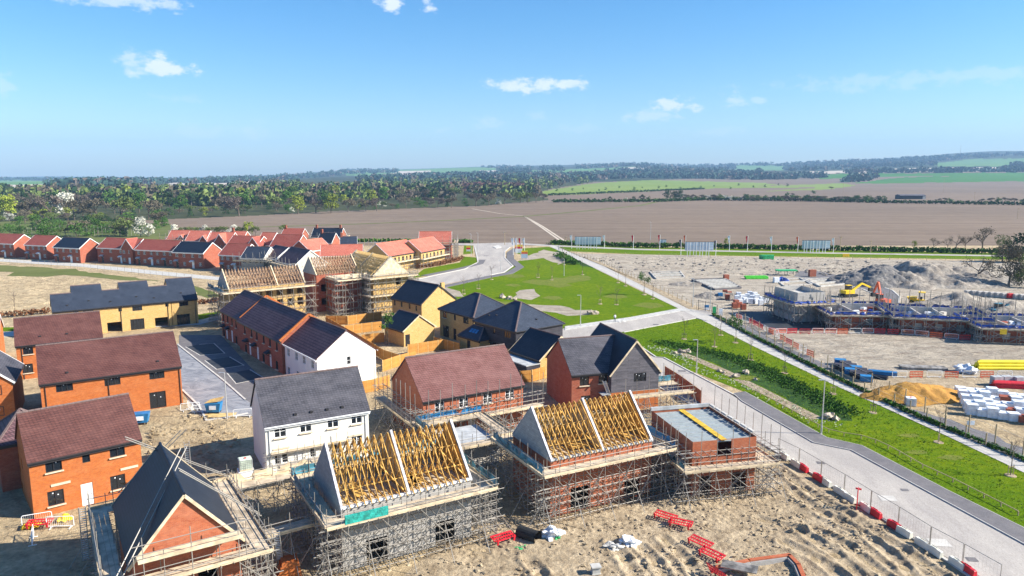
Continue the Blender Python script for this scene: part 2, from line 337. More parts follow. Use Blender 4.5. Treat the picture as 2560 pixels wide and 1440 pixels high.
# ------------------------------------------------------------------ terrain
SKYL = [(-900, 452), (0, 449), (160, 446), (400, 451), (560, 447), (700, 440), (850, 428), (1000, 424), (1180, 418), (1300, 416), (1480, 415), (1600, 410), (1700, 415), (1960, 410), (2200, 400), (2350, 390), (2450, 386), (2560, 384), (3500, 375)]
def zsky(u):
    for (a, ya), (b, yb) in zip(SKYL, SKYL[1:]):
        if u <= b: t = (u-a)/(b-a); y = ya+(yb-ya)*max(0, t); break
    else: y = SKYL[-1][1]
    return CAMH+(430-y)/FPX*7000
def sm(a, b, x): t = min(1, max(0, (x-a)/(b-a))); return t*t*(3-2*t)
def hgt(x, y):
    D = y
    if D < 1100: return 0.0
    u = 1280+FPX*x/max(1, D*1.0)
    s = sm(1300, 7000, D)
    z = zsky(u)*s*(1-.25*sm(7200, 9000, D))
    z += 26*noise.noise(Vector((x/900, y/1300, 0)))*sm(1500, 4000, D)*(1-sm(5800, 6900, D)*.8)
    return z
FIELDS = [  # later entries win; pixel outlines of the land as surveyed
 ('wood', [(-900, 452), (700, 452), (850, 440), (1240, 440), (1480, 455), (1340, 480), (1370, 500), (1190, 515), (840, 528), (600, 540), (330, 552), (270, 556), (0, 560), (-900, 570)]),
 ('hillwood', [(1240, 380), (2560, 360), (3500, 360), (3500, 425), (2360, 425), (1900, 440), (1500, 455), (1240, 450)]),
 ('hillwood', [(-900, 430), (840, 430), (1240, 400), (1240, 445), (850, 450), (-900, 456)]),
 ('scrub', [(-900, 556), (270, 552), (420, 562), (420, 600), (-900, 640)]),
 ('scrub', [(-900, 504), (90, 506), (90, 513), (-900, 515)]),
 ('hillgreen', [(750, 462), (830, 457), (900, 460), (870, 476), (760, 478)]),
 ('hillgreen', [(-900, 448), (60, 450), (160, 456), (110, 468), (-900, 462)]),
 ('pale', [(-900, 463), (60, 462), (110, 460), (110, 474), (0, 480), (-900, 482)]),
 ('pale', [(420, 458), (640, 452), (680, 456), (560, 466), (430, 464)]),
 ('hillgreen', [(450, 466), (550, 466), (540, 474), (450, 473)]),
 ('hillgreen', [(850, 428), (1000, 424), (1180, 418), (1240, 420), (1230, 436), (1100, 440), (1000, 446), (860, 438)]),
 ('pale', [(1000, 428), (1080, 426), (1040, 440), (960, 440)]), ('pale', [(1200, 426), (1240, 425), (1240, 430), (1200, 431)]),
 ('hillgreen', [(1320, 426), (1500, 420), (1600, 416), (1640, 422), (1500, 432), (1340, 438)]), ('pale', [(1560, 418), (1650, 416), (1640, 422), (1560, 424)]),
 ('meadow', [(1345, 480), (1480, 458), (1620, 450), (1900, 457), (1960, 462), (1760, 472), (1450, 486), (1370, 488)]),
 ('plough', [(1375, 492), (1760, 474), (2080, 463), (2120, 470), (2000, 490), (1640, 505), (1380, 504)]),
 ('meadow', [(1760, 471), (2100, 458), (2140, 464), (2060, 474), (1900, 479), (2060, 468)]),
 ('crop', [(2130, 458), (2260, 443), (3500, 420), (3500, 452), (2560, 453), (2180, 459)]),
 ('hillgreen', [(1840, 412), (1960, 414), (1960, 426), (1840, 426)]), ('hillgreen', [(2340, 408), (2420, 398), (3500, 380), (3500, 414), (2500, 416), (2340, 416)]),
 ('pale', [(1960, 432), (2100, 426), (2300, 420), (2500, 418), (2530, 428), (2100, 433), (2000, 436)]),
 ('crop', [(2030, 440), (2100, 434), (3500, 426), (3500, 430), (2260, 441), (2050, 448)]),
]
us = [-900+10*i for i in range(0, 441)]
ys = [1900, 1500, 1200, 1000, 900, 800, 720, 670, 630]
y_ = 630
while y_ > 462: y_ -= 1.25 if y_ > 500 else .8; ys.append(y_)
Ds = [CAMH*FPX/(y-430) for y in ys]
D_ = Ds[-1]
while D_ < 9000: D_ *= 1.019; Ds.append(D_)
verts = []; 
for D in Ds:
    for u in us:
        x = (u-1280)/FPX*D; verts.append((x, D, hgt(x, D)))
nu = len(us); groups = {}
for j in range(len(Ds)-1):
    for i in range(nu-1):
        a = j*nu+i; idx = (a, a+1, a+nu+1, a+nu)
        cx = sum(verts[k][0] for k in idx)/4; cy = sum(verts[k][1] for k in idx)/4; cz = sum(verts[k][2] for k in idx)/4
        if cy < 300: kind = 'ground'
        else:
            px, py = PXY((cx, cy, cz)); jx = px+14*noise.noise(Vector((cx/60, cy/90, 3))); jy = py+1.2*noise.noise(Vector((cx/40, cy/120, 7)))
            kind = 'plough'
            for k, P in FIELDS:
                if inpoly(jx, jy, P): kind = k
        groups.setdefault(kind, []).append(idx)
NAMES = {'ground': 'ground', 'plough': 'field', 'plough_pale': 'field', 'meadow': 'meadow', 'crop': 'field', 'scrub': 'grassland', 'wood': 'woodland_floor', 'hillwood': 'hills', 'pale': 'field', 'hillgreen': 'hills'}
for k, fs in groups.items():
    remap = {}; mb = MB()
    for f in fs:
        t = []
        for i in f:
            if i not in remap: remap[i] = len(mb.v); mb.v.append(verts[i])
            t.append(remap[i])
        mb.f.append(tuple(t)); mb.m.append(0)
    tag(mb.build(NAMES[k], M['sand'] if k == 'ground' else FM[k], smooth=True), None, None, kind='structure')
def T(px, py):
    "point of the terrain surveyed at px, py (py below the skyline)"
    if py > 475: return G(px, py)
    p = G(px, 476); d = (p-Vector((0, 0, CAMH))); 
    u = (px-1280)/FPX; v = -(py-720)/FPX
    d = Vector((u, math.cos(PITCH)+v*math.sin(PITCH), -math.sin(PITCH)+v*math.cos(PITCH))); d = d/d.y
    t = 600.0; last = 600.0
    while t < 8600:
        z = CAMH+d.z*t
        if z < hgt(d.x*t, t): break
        last = t; t *= 1.02
    lo, hi = last, t
    for _ in range(8):
        mid = (lo+hi)/2
        if CAMH+d.z*mid < hgt(d.x*mid, mid): hi = mid
        else: lo = mid
    return Vector((d.x*hi, hi, hgt(d.x*hi, hi)))
# ------------------------------------------------------------------ flat sheets: each one a few millimetres above the next
ZK = [0.0]
def sheet(name, pts, mat, z, kind='structure', px=True, jit=0, thick=0):
    ZK[0] += .0006; z += ZK[0]
    P = [G(*p) if px else Vector((*p, 0)) for p in pts]
    if jit:
        Q = []
        for a, b in zip(P, P[1:]+P[:1]):
            n = max(1, int((b-a).length/(jit*3)))
            for i in range(n):
                q = a.lerp(b, i/n); k = Vector((noise.noise(q*.4/jit), noise.noise(q*.4/jit+Vector((9, 9, 9))), 0))*jit*1.6
                Q.append(q+(k if i else k*.3))
        P = Q
    mb = MB()
    if thick: mb.prism([(p.x, p.y) for p in P], z, z+thick)
    else: mb.poly([(p.x, p.y, z) for p in P])
    return tag(mb.build(name, mat), None, None, kind=kind)
def strip(name, pts, wid, mat, z, h=0, px=True, kind='structure', parent=None):
    "ribbon along a line, optionally a raised kerb of height h"
    P = [G(*p) if px else Vector((*p[:2], 0)) for p in pts]; mb = MB(); L = []; Rr = []
    for i, p in enumerate(P):
        d = (P[min(i+1, len(P)-1)]-P[max(i-1, 0)]).normalized(); n = Vector((-d.y, d.x, 0)); L.append(p+n*wid/2); Rr.append(p-n*wid/2)
    for i in range(len(P)-1):
        a, b, c, d = L[i], L[i+1], Rr[i+1], Rr[i]
        mb.poly([(q.x, q.y, z+h) for q in (a, b, c, d)])
        if h: mb.poly([(a.x, a.y, z), (b.x, b.y, z), (b.x, b.y, z+h), (a.x, a.y, z+h)]); mb.poly([(d.x, d.y, z), (c.x, c.y, z), (c.x, c.y, z+h), (d.x, d.y, z+h)])
    o = mb.build(name, mat, parent)
    return tag(o, None, None, kind=kind) if kind else o
# big green, swale, verges
sheet('lawn', [(1105, 722), (1225, 690), (1262, 682), (1290, 655), (1330, 640), (1290, 634), (1285, 622), (1372, 617), (1387, 622), (1480, 668), (1600, 727), (1700, 771), (1580, 797), (1412, 822), (1300, 830), (1000, 800), (1040, 735)], M['grass'], .008)
sheet('verge', [(1030, 696), (1100, 683), (1160, 670), (1194, 655), (1192, 644), (1158, 641), (1150, 656), (1060, 672)], M['grass'], .012)
sheet('verge', [(1160, 612), (1182, 612), (1182, 634), (1158, 636)], M['grass'], .012)
sheet('lawn', [(1540, 832), (1740, 795), (1765, 803), (2100, 967), (2350, 1080), (2620, 1210), (2700, 1440), (2600, 1345), (2376, 1228), (2154, 1114), (2066, 1094), (1862, 980), (1640, 893)], M['grass'], .008)
sheet('verge', [(1374, 608), (1600, 617), (2080, 625), (2560, 634), (2900, 640), (2900, 656), (2560, 650), (2080, 643), (1600, 636), (1412, 628)], M['grass'], .012)
sheet('verge', [(900, 597), (1180, 603), (1180, 607), (900, 603)], M['grass'], .012)
sheet('verge', [(1790, 790), (1860, 800), (1930, 838), (1960, 870), (1880, 836)], M['grass'], .010)
sheet('swale', [(1625, 850), (1720, 868), (1800, 880), (1900, 912), (2000, 960), (2080, 1000), (2120, 1030), (2130, 1052), (2060, 1050), (2010, 1020), (1900, 965), (1800, 915), (1680, 872)], M['grass_tall'], .014, jit=.8)
sheet('swale', [(1400, 625), (1480, 664), (1490, 672), (1400, 652), (1375, 635)], M['grass_tall'], .014, jit=.8)
strip('gravel_bed', [(1690, 880), (1725, 892), (1765, 909), (1810, 928), (1855, 952), (1900, 974), (1950, 1000), (2000, 1026), (2045, 1048)], 1.7, M['gravel'], .024)
sheet('bare_patch', [(1300, 726), (1335, 722), (1350, 740), (1330, 750), (1280, 745)], M['pale_soil'], .016, jit=1.2)
sheet('bare_patch', [(1318, 760), (1400, 764), (1440, 775), (1480, 775), (1500, 786), (1420, 790), (1390, 782), (1340, 776)], M['pale_soil'], .016, jit=1.0)
sheet('bare_patch', [(1320, 640), (1360, 624), (1400, 632), (1412, 655), (1395, 662), (1360, 645), (1320, 650), (1296, 652)], M['pale_soil'], .016, jit=1.2)
sheet('bare_patch', [(1095, 712), (1150, 728), (1160, 742), (1120, 742)], M['pale_soil'], .016, jit=.6)
M['grass_dry'] = rough3('worn_grass', (.165, .205, .015), (.21, .225, .03), (.12, .17, .01), .3, 1.2, .08, bs=4, s3=6)
_r = random.Random(21)
for _i in range(17):
    cx, cy = (_r.uniform(1180, 1620), _r.uniform(690, 790)) if _i < 12 else (0, 0)
    if _i >= 12: _t = _r.random(); cx, cy = 1700+_t*780, 850+_t*360+_r.uniform(-30, 22)
    if _i < 12 and not inpoly(cx, cy, [(1130, 720), (1262, 686), (1372, 650), (1480, 680), (1670, 770), (1440, 812), (1300, 800)]): continue
    _s = _r.uniform(.5, 1.1)*(26 if _i < 12 else 24); sheet('worn_grass', [(cx-_s*1.5, cy), (cx-_s*.4, cy-_s*.28), (cx+_s, cy-_s*.2), (cx+_s*1.6, cy+_s*.1), (cx+_s*.3, cy+_s*.3)], M['grass_dry'], .009, jit=.5)
# right hand building site
sheet('pale_ground', [(1408, 633), (1640, 637), (2100, 646), (2560, 655), (2900, 665), (3300, 1500), (2560, 1156), (2291, 1040), (1990, 905), (1800, 800), (1760, 775), (1500, 665)], M['pale_soil'], .006)
sheet('bare_verge', [(1412, 627), (1500, 655), (1660, 728), (1740, 765), (1775, 778), (1745, 782), (1640, 730), (1500, 664), (1392, 616)], M['mud'], .010, jit=.3)
sheet('bare_verge', [(1800, 790), (1880, 820), (1960, 865), (2120, 935), (2300, 1010), (2560, 1120), (2560, 1160), (2291, 1048), (2072, 944), (1860, 836), (1779, 790)], M['asphalt_dark'], .010, jit=.15)
sheet('haul_road', [(2190, 1000), (2400, 990), (2560, 1010), (2900, 1050), (2900, 1350), (2560, 1120), (2380, 1050)], M['sand'], .012, jit=.6)
sheet('dirt_strip', [(1930, 870), (1990, 900), (2080, 925), (2400, 935), (2560, 950), (2560, 985), (2380, 975), (2200, 985), (2080, 950)], M['mud'], .010, jit=.5)
sheet('concrete_slab', [(1838, 788), (1848, 778), (1940, 780), (2070, 800), (2070, 826), (1960, 828), (1905, 815)], M['asphalt_black'], .012)
RR = [(2000, 678), (2040, 677), (2150, 700), (2232, 728), (2248, 742), (2245, 760), (2212, 765), (2210, 745), (2160, 722), (2090, 705), (1985, 690)]
sheet('site_road', RR, M['asphalt_dark'], .014)
strip('kerb', [(2090, 688), (2150, 699), (2232, 727), (2249, 742), (2246, 762)], .35, M['kerb'], .01, .12)
strip('kerb', [(1985, 691), (2090, 706), (2158, 724), (2208, 745)], .35, M['kerb'], .01, .12)
# upper road and junction
sheet('road', [(1290, 607), (1374, 612.5), (1600, 622), (2080, 631.5), (2560, 639), (3000, 646), (3000, 649.5), (2560, 642.5), (2080, 634.5), (1600, 625.5), (1374, 616), (1290, 611)], M['asphalt_pale'], .02)
sheet('road', [(880, 603), (1180, 609), (1292, 606), (1300, 612), (1275, 618), (1262, 629), (1262, 645), (1285, 665), (1262, 682), (1225, 689), (1100, 713), (900, 760), (820, 740), (1030, 702), (1100, 685), (1162, 672), (1196, 655), (1192, 640), (1186, 614), (880, 606)], M['asphalt_pale'], .010)
for K in ([(1020, 704), (1100, 686), (1162, 673), (1195, 656), (1192, 640), (1186, 615)], [(1225, 688), (1260, 681), (1282, 665), (1262, 645), (1262, 629), (1275, 618)]): strip('kerb', K, .4, M['kerb'], .01, .12)
strip('pavement', [(1100, 719), (1225, 692), (1272, 684), (1300, 668), (1276, 648), (1276, 632), (1290, 622)], 2.6, M['asphalt_dark'], .02, .1)
strip('pavement', [(1060, 690), (1150, 672), (1200, 660), (1206, 650)], 2.2, M['asphalt_dark'], .02, .1)
sheet('traffic_island', [(1232, 618), (1243, 613.5), (1254, 617), (1252, 620), (1240, 621.5)], M['kerb'], .012, thick=.14)
M['tyre'] = rough3('tyre_marks', (.36, .33, .30), (.42, .385, .35), (.30, .28, .26), .3, 1.5, 0, s3=10)
for K in ([(1205, 617), (1222, 632), (1232, 650), (1215, 668), (1160, 684)], [(1190, 620), (1206, 640), (1204, 658), (1160, 678), (1090, 694)], [(1262, 618), (1247, 632), (1252, 652), (1248, 668), (1205, 684)]): strip('tyre_mark', K, .5, M['tyre'], .02)
# foot path with joints, cross road
PL = [(1372, 615), (1475, 665), (1600, 725), (1697, 772), (1760, 803), (1884, 866), (2094, 967), (2344, 1080), (2570, 1187)]
PR = [(1387, 615), (1512, 667), (1637, 730), (1720, 772), (1779, 789), (1863, 836), (2072, 942), (2291, 1046), (2570, 1160)]
sheet('path', PL+PR[::-1], M['path'], .022)
sheet('road', [(1330, 860), (1412, 820), (1575, 796), (1700, 774), (1765, 776), (1800, 790), (1765, 800), (1740, 795), (1547, 832), (1440, 855), (1640, 893), (1660, 893), (1760, 946), (1857, 1005), (2035, 1108), (2129, 1127), (2319, 1230), (2560, 1361), (3300, 1760), (3300, 2300), (2450, 1462), (2330, 1378), (2150, 1262), (1960, 1142), (1800, 1052), (1640, 965), (1500, 900)], M['asphalt_pale'], .012)
sheet('pavement', [(1412, 817), (1575, 794), (1697, 772), (1740, 776), (1700, 779), (1575, 802), (1412, 826)], M['concrete'], .014, thick=.08)
KP = [(1835, 986), (1857, 1005), (2035, 1108), (2129, 1127), (2319, 1230), (2560, 1361), (2900, 1545)]
KO = [(1835, 985), (1862, 981), (2066, 1096), (2154, 1116), (2372, 1230), (2560, 1323), (2900, 1495)]
sheet('pavement', KO+KP[::-1], M['asphalt_dark'], .02, thick=.1)
strip('kerb', KP, .22, M['kerb'], .012, .125); strip('kerb', KO, .12, M['kerb'], .012, .13)
strip('kerb', [(1552, 833), (1640, 893.5), (1660, 895), (1760, 948), (1835, 988)], .25, M['kerb'], .012, .12)
strip('kerb', [(1560, 831), (1740, 796), (1768, 803)], .2, M['kerb'], .012, .1)
strip('kerb', [(1640, 965), (1800, 1052), (1960, 1142), (2150, 1262), (2330, 1378), (2450, 1462)], .2, M['kerb'], .012, .12)
for K in ([(1800, 1030), (1960, 1105), (2160, 1215), (2400, 1360), (2500, 1420)], [(1790, 1012), (1960, 1092), (2160, 1196), (2400, 1330), (2520, 1400)], [(1700, 940), (1800, 985), (1950, 1070), (2160, 1180), (2400, 1305)]): strip('tyre_mark', K, .35, M['tyre'], .024)
for c_, s_, m_ in (((2219, 1247), 1.3, 'kerb'), ((2348, 1358), 1.4, 'kerb'), ((2262, 1226), .6, 'asphalt_dark'), ((1705, 928), 1.0, 'asphalt_dark'), ((2052, 1158), .7, 'asphalt_dark'), ((1640, 812), 1.0, 'asphalt_dark'), ((1215, 640), 1.6, 'asphalt_dark'), ((2430, 1400), .7, 'asphalt_dark')):
    q_ = G(*c_); sheet('road_patch', [(q_.x-s_*.6, q_.y-s_*.4), (q_.x+s_*.5, q_.y-s_*.5), (q_.x+s_*.6, q_.y+s_*.4), (q_.x-s_*.5, q_.y+s_*.5)], M[m_], .032, px=False)
# left side: old site road, terrace street, parking bays
sheet('road', [(-200, 636), (0, 647), (200, 659), (400, 678), (560, 694), (560, 702), (400, 688), (200, 667), (0, 654), (-200, 643)], M['concrete'], .010)
sheet('road', [(-100, 838), (130, 822), (500, 800), (560, 786), (560, 796), (500, 812), (130, 834), (-100, 850)], M['concrete'], .010)
sheet('verge', [(-100, 826), (125, 812), (500, 786), (560, 776), (560, 785), (500, 799), (125, 821), (-100, 836)], M['grass'], .010, jit=.4)
sheet('rough_ground', [(20, 690), (50, 672), (190, 672), (205, 682), (120, 692), (60, 696)], FM['scrub'], .010, jit=1.5)
sheet('rough_ground', [(-200, 655), (100, 668), (300, 690), (480, 712), (560, 740), (520, 745), (400, 712), (200, 690), (-200, 668)], FM['scrub'], .008, jit=1.2)
sheet('street', [(448, 838), (552, 838), (620, 912), (720, 1012), (720, 1040), (560, 1042), (500, 1040), (448, 968)], M['asphalt_dark'], .008)
sheet('street', [(444, 858), (614, 1000), (660, 1030), (528, 1050), (455, 972)], M['paving'], .012)
strip('kerb', [(444, 862), (500, 906), (560, 953), (614, 1001)], .25, M['kerb'], .012, .12)
strip('kerb', [(455, 975), (498, 1016), (516, 1052), (560, 1046), (620, 1034)], .25, M['kerb'], .012, .12)
BAYS = [[(464, 868), (498, 862), (535, 859), (562, 884), (500, 889)], [(512, 902), (574, 893), (610, 914), (541, 924)], [(568, 934), (625, 925), (660, 946), (590, 960)]]
for b in BAYS:
    sheet('parking_bay', b, M['asphalt_black'], .016); strip('kerb', b[1:]+b[:1], .18, M['kerb'], .014, .06)
# worn tracks across the ploughed field, field margin
for dx in (0, 9): strip('track', [(1311+dx*.15, 541), (1350+dx*.7, 566), (1402+dx*1.2, 603)], 1.1, FM['pale'], .05)
strip('track', [(1180, 522), (1250, 534), (1308, 540)], 1.3, FM['pale'], .05)
strip('field_margin', [(640, 568), (900, 560), (1100, 552), (1310, 541), (1450, 529), (1600, 514), (1640, 505)], 4.5, FM['scrub'], .05)
# ------------------------------------------------------------------ churned mud of the foreground, a real height field
def seg_dist(x, y, a, b):
    ax, ay, bx, by = a[0], a[1], b[0], b[1]; dx, dy = bx-ax, by-ay; t = max(0, min(1, ((x-ax)*dx+(y-ay)*dy)/(dx*dx+dy*dy))); return math.hypot(x-ax-t*dx, y-ay-t*dy), t
RUTS = [[(1935, 1160), (2010, 1225), (2120, 1290), (2260, 1380), (2400, 1470)], [(1990, 1240), (2060, 1290), (2150, 1330), (2260, 1420), (2330, 1500)], [(2040, 1330), (2120, 1370), (2220, 1450), (2300, 1520)],
        [(1960, 1360), (2040, 1400), (2120, 1460)], [(1530, 1360), (1560, 1400), (1600, 1460)], [(1600, 1370), (1640, 1410), (1680, 1470)], [(1660, 1350), (1720, 1410), (1760, 1470)], [(1900, 1300), (2000, 1330), (2090, 1390), (2190, 1480)], [(1320, 1400), (1350, 1440), (1380, 1480)]]
RW = [[G(*p) for p in r] for r in RUTS]
EDGE = [G(*p) for p in [(1500, 900), (1640, 965), (1800, 1052), (1960, 1142), (2150, 1262), (2330, 1378), (2450, 1462), (2600, 1570)]]
def mudh(x, y):
    v = Vector((x, y, 0)); h = .10+.12*noise.noise(v*.22)+.05*noise.noise(v*.8)+(.07+.10*max(0, noise.noise(v*.15+Vector((3, 0, 0)))))*noise.noise(v*2.9)+.11*max(0, noise.noise(v*3.6))+.12*max(0, noise.noise(v*6.1)-.12)
    dd = min(seg_dist(x, y, a, b)[0] for r in RW for a, b in zip(r, r[1:])); h = .1+(h-.1)*(.35+.65*sm(.3, 1.8, dd))
    for r in RW:
        for a, b in zip(r, r[1:]):
            d, t = seg_dist(x, y, a, b)
            if d < 1.3: h += .13*math.exp(-((d-.72)/.2)**2)*(1+.35*noise.noise(v*3.1)+.9*noise.noise(v*.4)) - .10*math.exp(-(d/.42)**2)
    dm = min(seg_dist(x, y, a, b)[0] for a, b in zip(EDGE, EDGE[1:]))
    # outside (road side) test
    return h, dm
mp_ = [G(*p) for p in [(1160, 1290), (1420, 1290), (1700, 1215), (1890, 1200), (1952, 1150), (2150, 1266), (2330, 1383), (2450, 1468), (2700, 1640), (900, 1640), (1000, 1440)]]
MP2 = [(p.x, p.y) for p in mp_]
mb = MB(); st = .14; x0 = min(p[0] for p in MP2); x1 = max(p[0] for p in MP2); y0 = 37; y1 = max(p[1] for p in MP2); gi = {}
nx = int((x1-x0)/st); ny = int((y1-y0)/st)
def bd(x, y): return min(seg_dist(x, y, a, b)[0] for a, b in zip(MP2, MP2[1:]+MP2[:1]))
for j in range(ny):
    for i in range(nx):
        x = x0+i*st; y = y0+j*st
        if inpoly(x+st/2, y+st/2, MP2):
            q = []
            for (a, b) in ((i, j), (i+1, j), (i+1, j+1), (i, j+1)):
                if (a, b) not in gi:
                    X = x0+a*st; Y = y0+b*st; e = bd(X, Y); h, _ = mudh(X, Y)
                    gi[(a, b)] = len(mb.v); mb.v.append((X+.05*noise.noise(Vector((X*3, Y*3, 5))), Y, max(-.02, h*sm(0, 1.4, e))-.01))
                q.append(gi[(a, b)])
            mb.f.append(tuple(q)); mb.m.append(0)
tag(mb.build('mud', M['mud'], smooth=True), None, None, kind='structure')
def relief(name, poly, mat, st, hf, y_off=0):
    P = [G(*p) for p in poly]; P2 = [(p.x, p.y) for p in P]; mb = MB(); x0 = min(p[0] for p in P2); x1 = max(p[0] for p in P2); y0 = min(p[1] for p in P2); y1 = max(p[1] for p in P2); gi = {}
    for j in range(int((y1-y0)/st)):
        for i in range(int((x1-x0)/st)):
            if inpoly(x0+(i+.5)*st, y0+(j+.5)*st, P2):
                q = []
                for (a, b) in ((i, j), (i+1, j), (i+1, j+1), (i, j+1)):
                    if (a, b) not in gi:
                        X = x0+a*st; Y = y0+b*st; e = min(seg_dist(X, Y, c, d)[0] for c, d in zip(P2, P2[1:]+P2[:1])); gi[(a, b)] = len(mb.v); mb.v.append((X, Y, hf(X, Y)*sm(0, 1.6, e)-.03))
                    q.append(gi[(a, b)])
                mb.f.append(tuple(q)); mb.m.append(0)
    tag(mb.build(name, mat, smooth=True), None, None, kind='structure')
def rough_h(x, y):
    v = Vector((x, y, 4)); return .13+.16*noise.noise(v*.35)+.15*max(0, noise.noise(v*1.3))+.16*max(0, noise.noise(v*2.8))+.12*max(0, noise.noise(v*5.2)-.1)
relief('sand', [(365, 1075), (450, 1035), (490, 1030), (512, 1058), (612, 1046), (610, 1150), (600, 1225), (480, 1240), (365, 1150)], M['sand'], .17, rough_h)
relief('sand', [(-40, 700), (30, 690), (300, 700), (480, 705), (500, 735), (120, 760), (-40, 790)], M['sand'], .5, lambda x, y: 1.5*rough_h(x*.5, y*.5))
relief('sand', [(450, 835), (520, 822), (560, 790), (640, 830), (540, 836)], M['sand'], .3, rough_h)
def site_h(x, y):
    v = Vector((x, y*1.6, 8)); return .12+.22*noise.noise(v*.16)+.34*max(0, noise.noise(v*.5))+.26*max(0, noise.noise(v*1.1))
relief('pale_ground', [(1440, 640), (1640, 641), (2100, 650), (2560, 660), (2800, 668), (2700, 690), (2250, 680), (2000, 670), (1860, 690), (1640, 690), (1560, 672)], M['pale_soil'], .7, site_h)
relief('pale_ground', [(1945, 845), (2100, 848), (2400, 862), (2620, 870), (2620, 915), (2400, 920), (2200, 912), (2100, 905), (2020, 890)], M['pale_soil'], .35, lambda x, y: .7*site_h(x*1.6, y*1.6))
# ------------------------------------------------------------------ spoil heaps
def heap(name, label, px, py, rx, ry, h, mat, seed=0, rz=0, cat='heap', n=40, amp=.5):
    c = G(px, py); mb = MB(); ca, sa = math.cos(rz), math.sin(rz)
    for j in range(n+1):
        for i in range(n+1):
            a = -1.12+2.24*i/n; b = -1.12+2.24*j/n; r = math.hypot(a, b)
            lx = a*rx; ly = b*ry; X = ca*lx-sa*ly; Y = sa*lx+ca*ly
            v = Vector((X+seed*13, Y, seed))
            k = max(0, 1-r*(1+.25*noise.noise(v*.12)))
            z = h*(k**.75)*(1+amp*noise.noise(v*.2))+(.5*noise.noise(v*.6)+.34*noise.noise(v*1.3)+.2*noise.noise(v*2.4))*min(1, k*6)*min(1, h/3)
            mb.v.append((X, Y, max(-.1, z)-.04))
    for j in range(n):
        for i in range(n): q = j*(n+1)+i; mb.f.append((q, q+1, q+n+2, q+n+1)); mb.m.append(0)
    o = mb.build(name, mat, None, (c.x, c.y, 0), smooth=True); return tag(o, label, cat)
heap('spoil_heap', 'largest grey earth mound, long and low behind the site road', 2300, 700, 24, 17, 4.4, M['heap'], 1, amp=.6, n=110)
M['heap_dark'] = rough3('dark_spoil', (.21, .205, .20), (.15, .148, .15), (.34, .31, .28), .12, .6, .5, bs=1.3, s3=3)
heap('spoil_heap', 'dark grey rubble mound at the left end of the long earth mound', 2195, 706, 13, 10, 4.6, M['heap_dark'], 7, amp=.6, n=90)
heap('spoil_heap', 'brown earth mound behind the blue netted scaffolds, nearer than the long grey one', 2400, 770, 14, 8, 3.0, M['heap'], 2, amp=.6)
heap('spoil_heap', 'small dark earth mound beside the bottle green containers', 1720, 712, 5, 3, 1.4, M['heap'], 3)
heap('spoil_heap', 'low dark mound left of the square block building', 1790, 742, 6, 4, 1.6, M['heap'], 4)
heap('spoil_heap', 'earth mound at the right edge of the photo behind the last netted scaffold', 2540, 790, 12, 7, 3, M['heap'], 6)
heap('sand_heap', 'orange building sand heap beside the fenced path', 2290, 990, 7.0, 3.4, 2.0, M['sandpile'], 5, rz=.1, amp=.35)
sheet('sand_spill', [(2230, 995), (2340, 975), (2400, 990), (2380, 1008), (2290, 1018), (2240, 1010)], M['sandpile'], .02, jit=.5)
# ------------------------------------------------------------------ building kit
_wc = {}
STY = {  # width, height, frame, lights, sill, stickers, transom bar
 'k2': (1.25, 1.15, 'black_upvc', 2, 1, 1, 0), 'k3': (1.75, 1.15, 'black_upvc', 3, 0, 1, 0), 'k1': (.62, 1.0, 'black_upvc', 1, 0, 1, 0), 'kf': (1.9, 2.15, 'black_upvc', 2, 0, 1, 0), 'k2g': (1.25, 1.35, 'black_upvc', 2, 1, 1, 0),
 'y3': (1.7, 1.2, 'black_upvc', 3, 0, 0, 0), 'y1': (.6, 1.05, 'black_upvc', 1, 0, 0, 0), 'yf': (2.4, 2.1, 'black_upvc', 4, 0, 0, 0),
 'w2': (1.15, 1.25, 'white_upvc', 2, 1, 1, 1), 'w1': (.62, 1.2, 'white_upvc', 1, 0, 0, 1), 'w2s': (.95, 1.2, 'white_upvc', 2, 0, 0, 1), 'wf': (1.5, 1.3, 'white_upvc', 3, 1, 0, 1),
 'far': (1.1, 1.1, 'white_upvc', 2, 0, 0, 1), 'far1': (.6, 1.1, 'white_upvc', 1, 0, 0, 1), 't1': (.75, 1.3, 'black_upvc', 1, 1, 0, 0), 't2': (1.0, 1.35, 'black_upvc', 2, 1, 0, 0)}
def wmesh(sty):
    if sty in _wc: return _wc[sty]
    w, h, fm, n, sill, stick, tr = STY[sty]; f = MB(); t = .07
    f.box(-w/2, -.02, 0, w/2, .07, t).box(-w/2, -.02, h-t, w/2, .07, h).box(-w/2, -.02, t, -w/2+t, .07, h-t).box(w/2-t, -.02, t, w/2, .07, h-t)
    iw = (w-2*t)/n
    for i in range(1, n): x = -w/2+t+i*iw; f.box(x-.045, -.035, t, x+.045, .06, h-t)
    if tr:
        for i in range(n): f.box(-w/2+t+i*iw+.045*(i > 0), -.012, h*.5-.02, -w/2+t+(i+1)*iw-.045*(i < n-1), .05, h*.5+.02)
    p = MB().box(-w/2+t, .025, t, w/2-t, .045, h-t, 0)
    if stick:
        for i in range(n):
            x = -w/2+t+(i+.5)*iw+.08*(-1)**i; z = h*.62 if i % 2 else h*.78; p.box(x-.05, .014, z, x+.05, .022, z+.1, 1)
    s = MB().box(-w/2-.1, -.17, -.1, w/2+.1, .02, -.004) if sill else None
    _wc[sty] = (f.mesh('window', M[fm]), p.mesh('pane', [M['glass'], M['white_sheet']]), s.mesh('sill', M['stone_sill'] if fm != 'white_upvc' or sty != 'w2' else M['stone_sill']) if s else None)
    return _wc[sty]
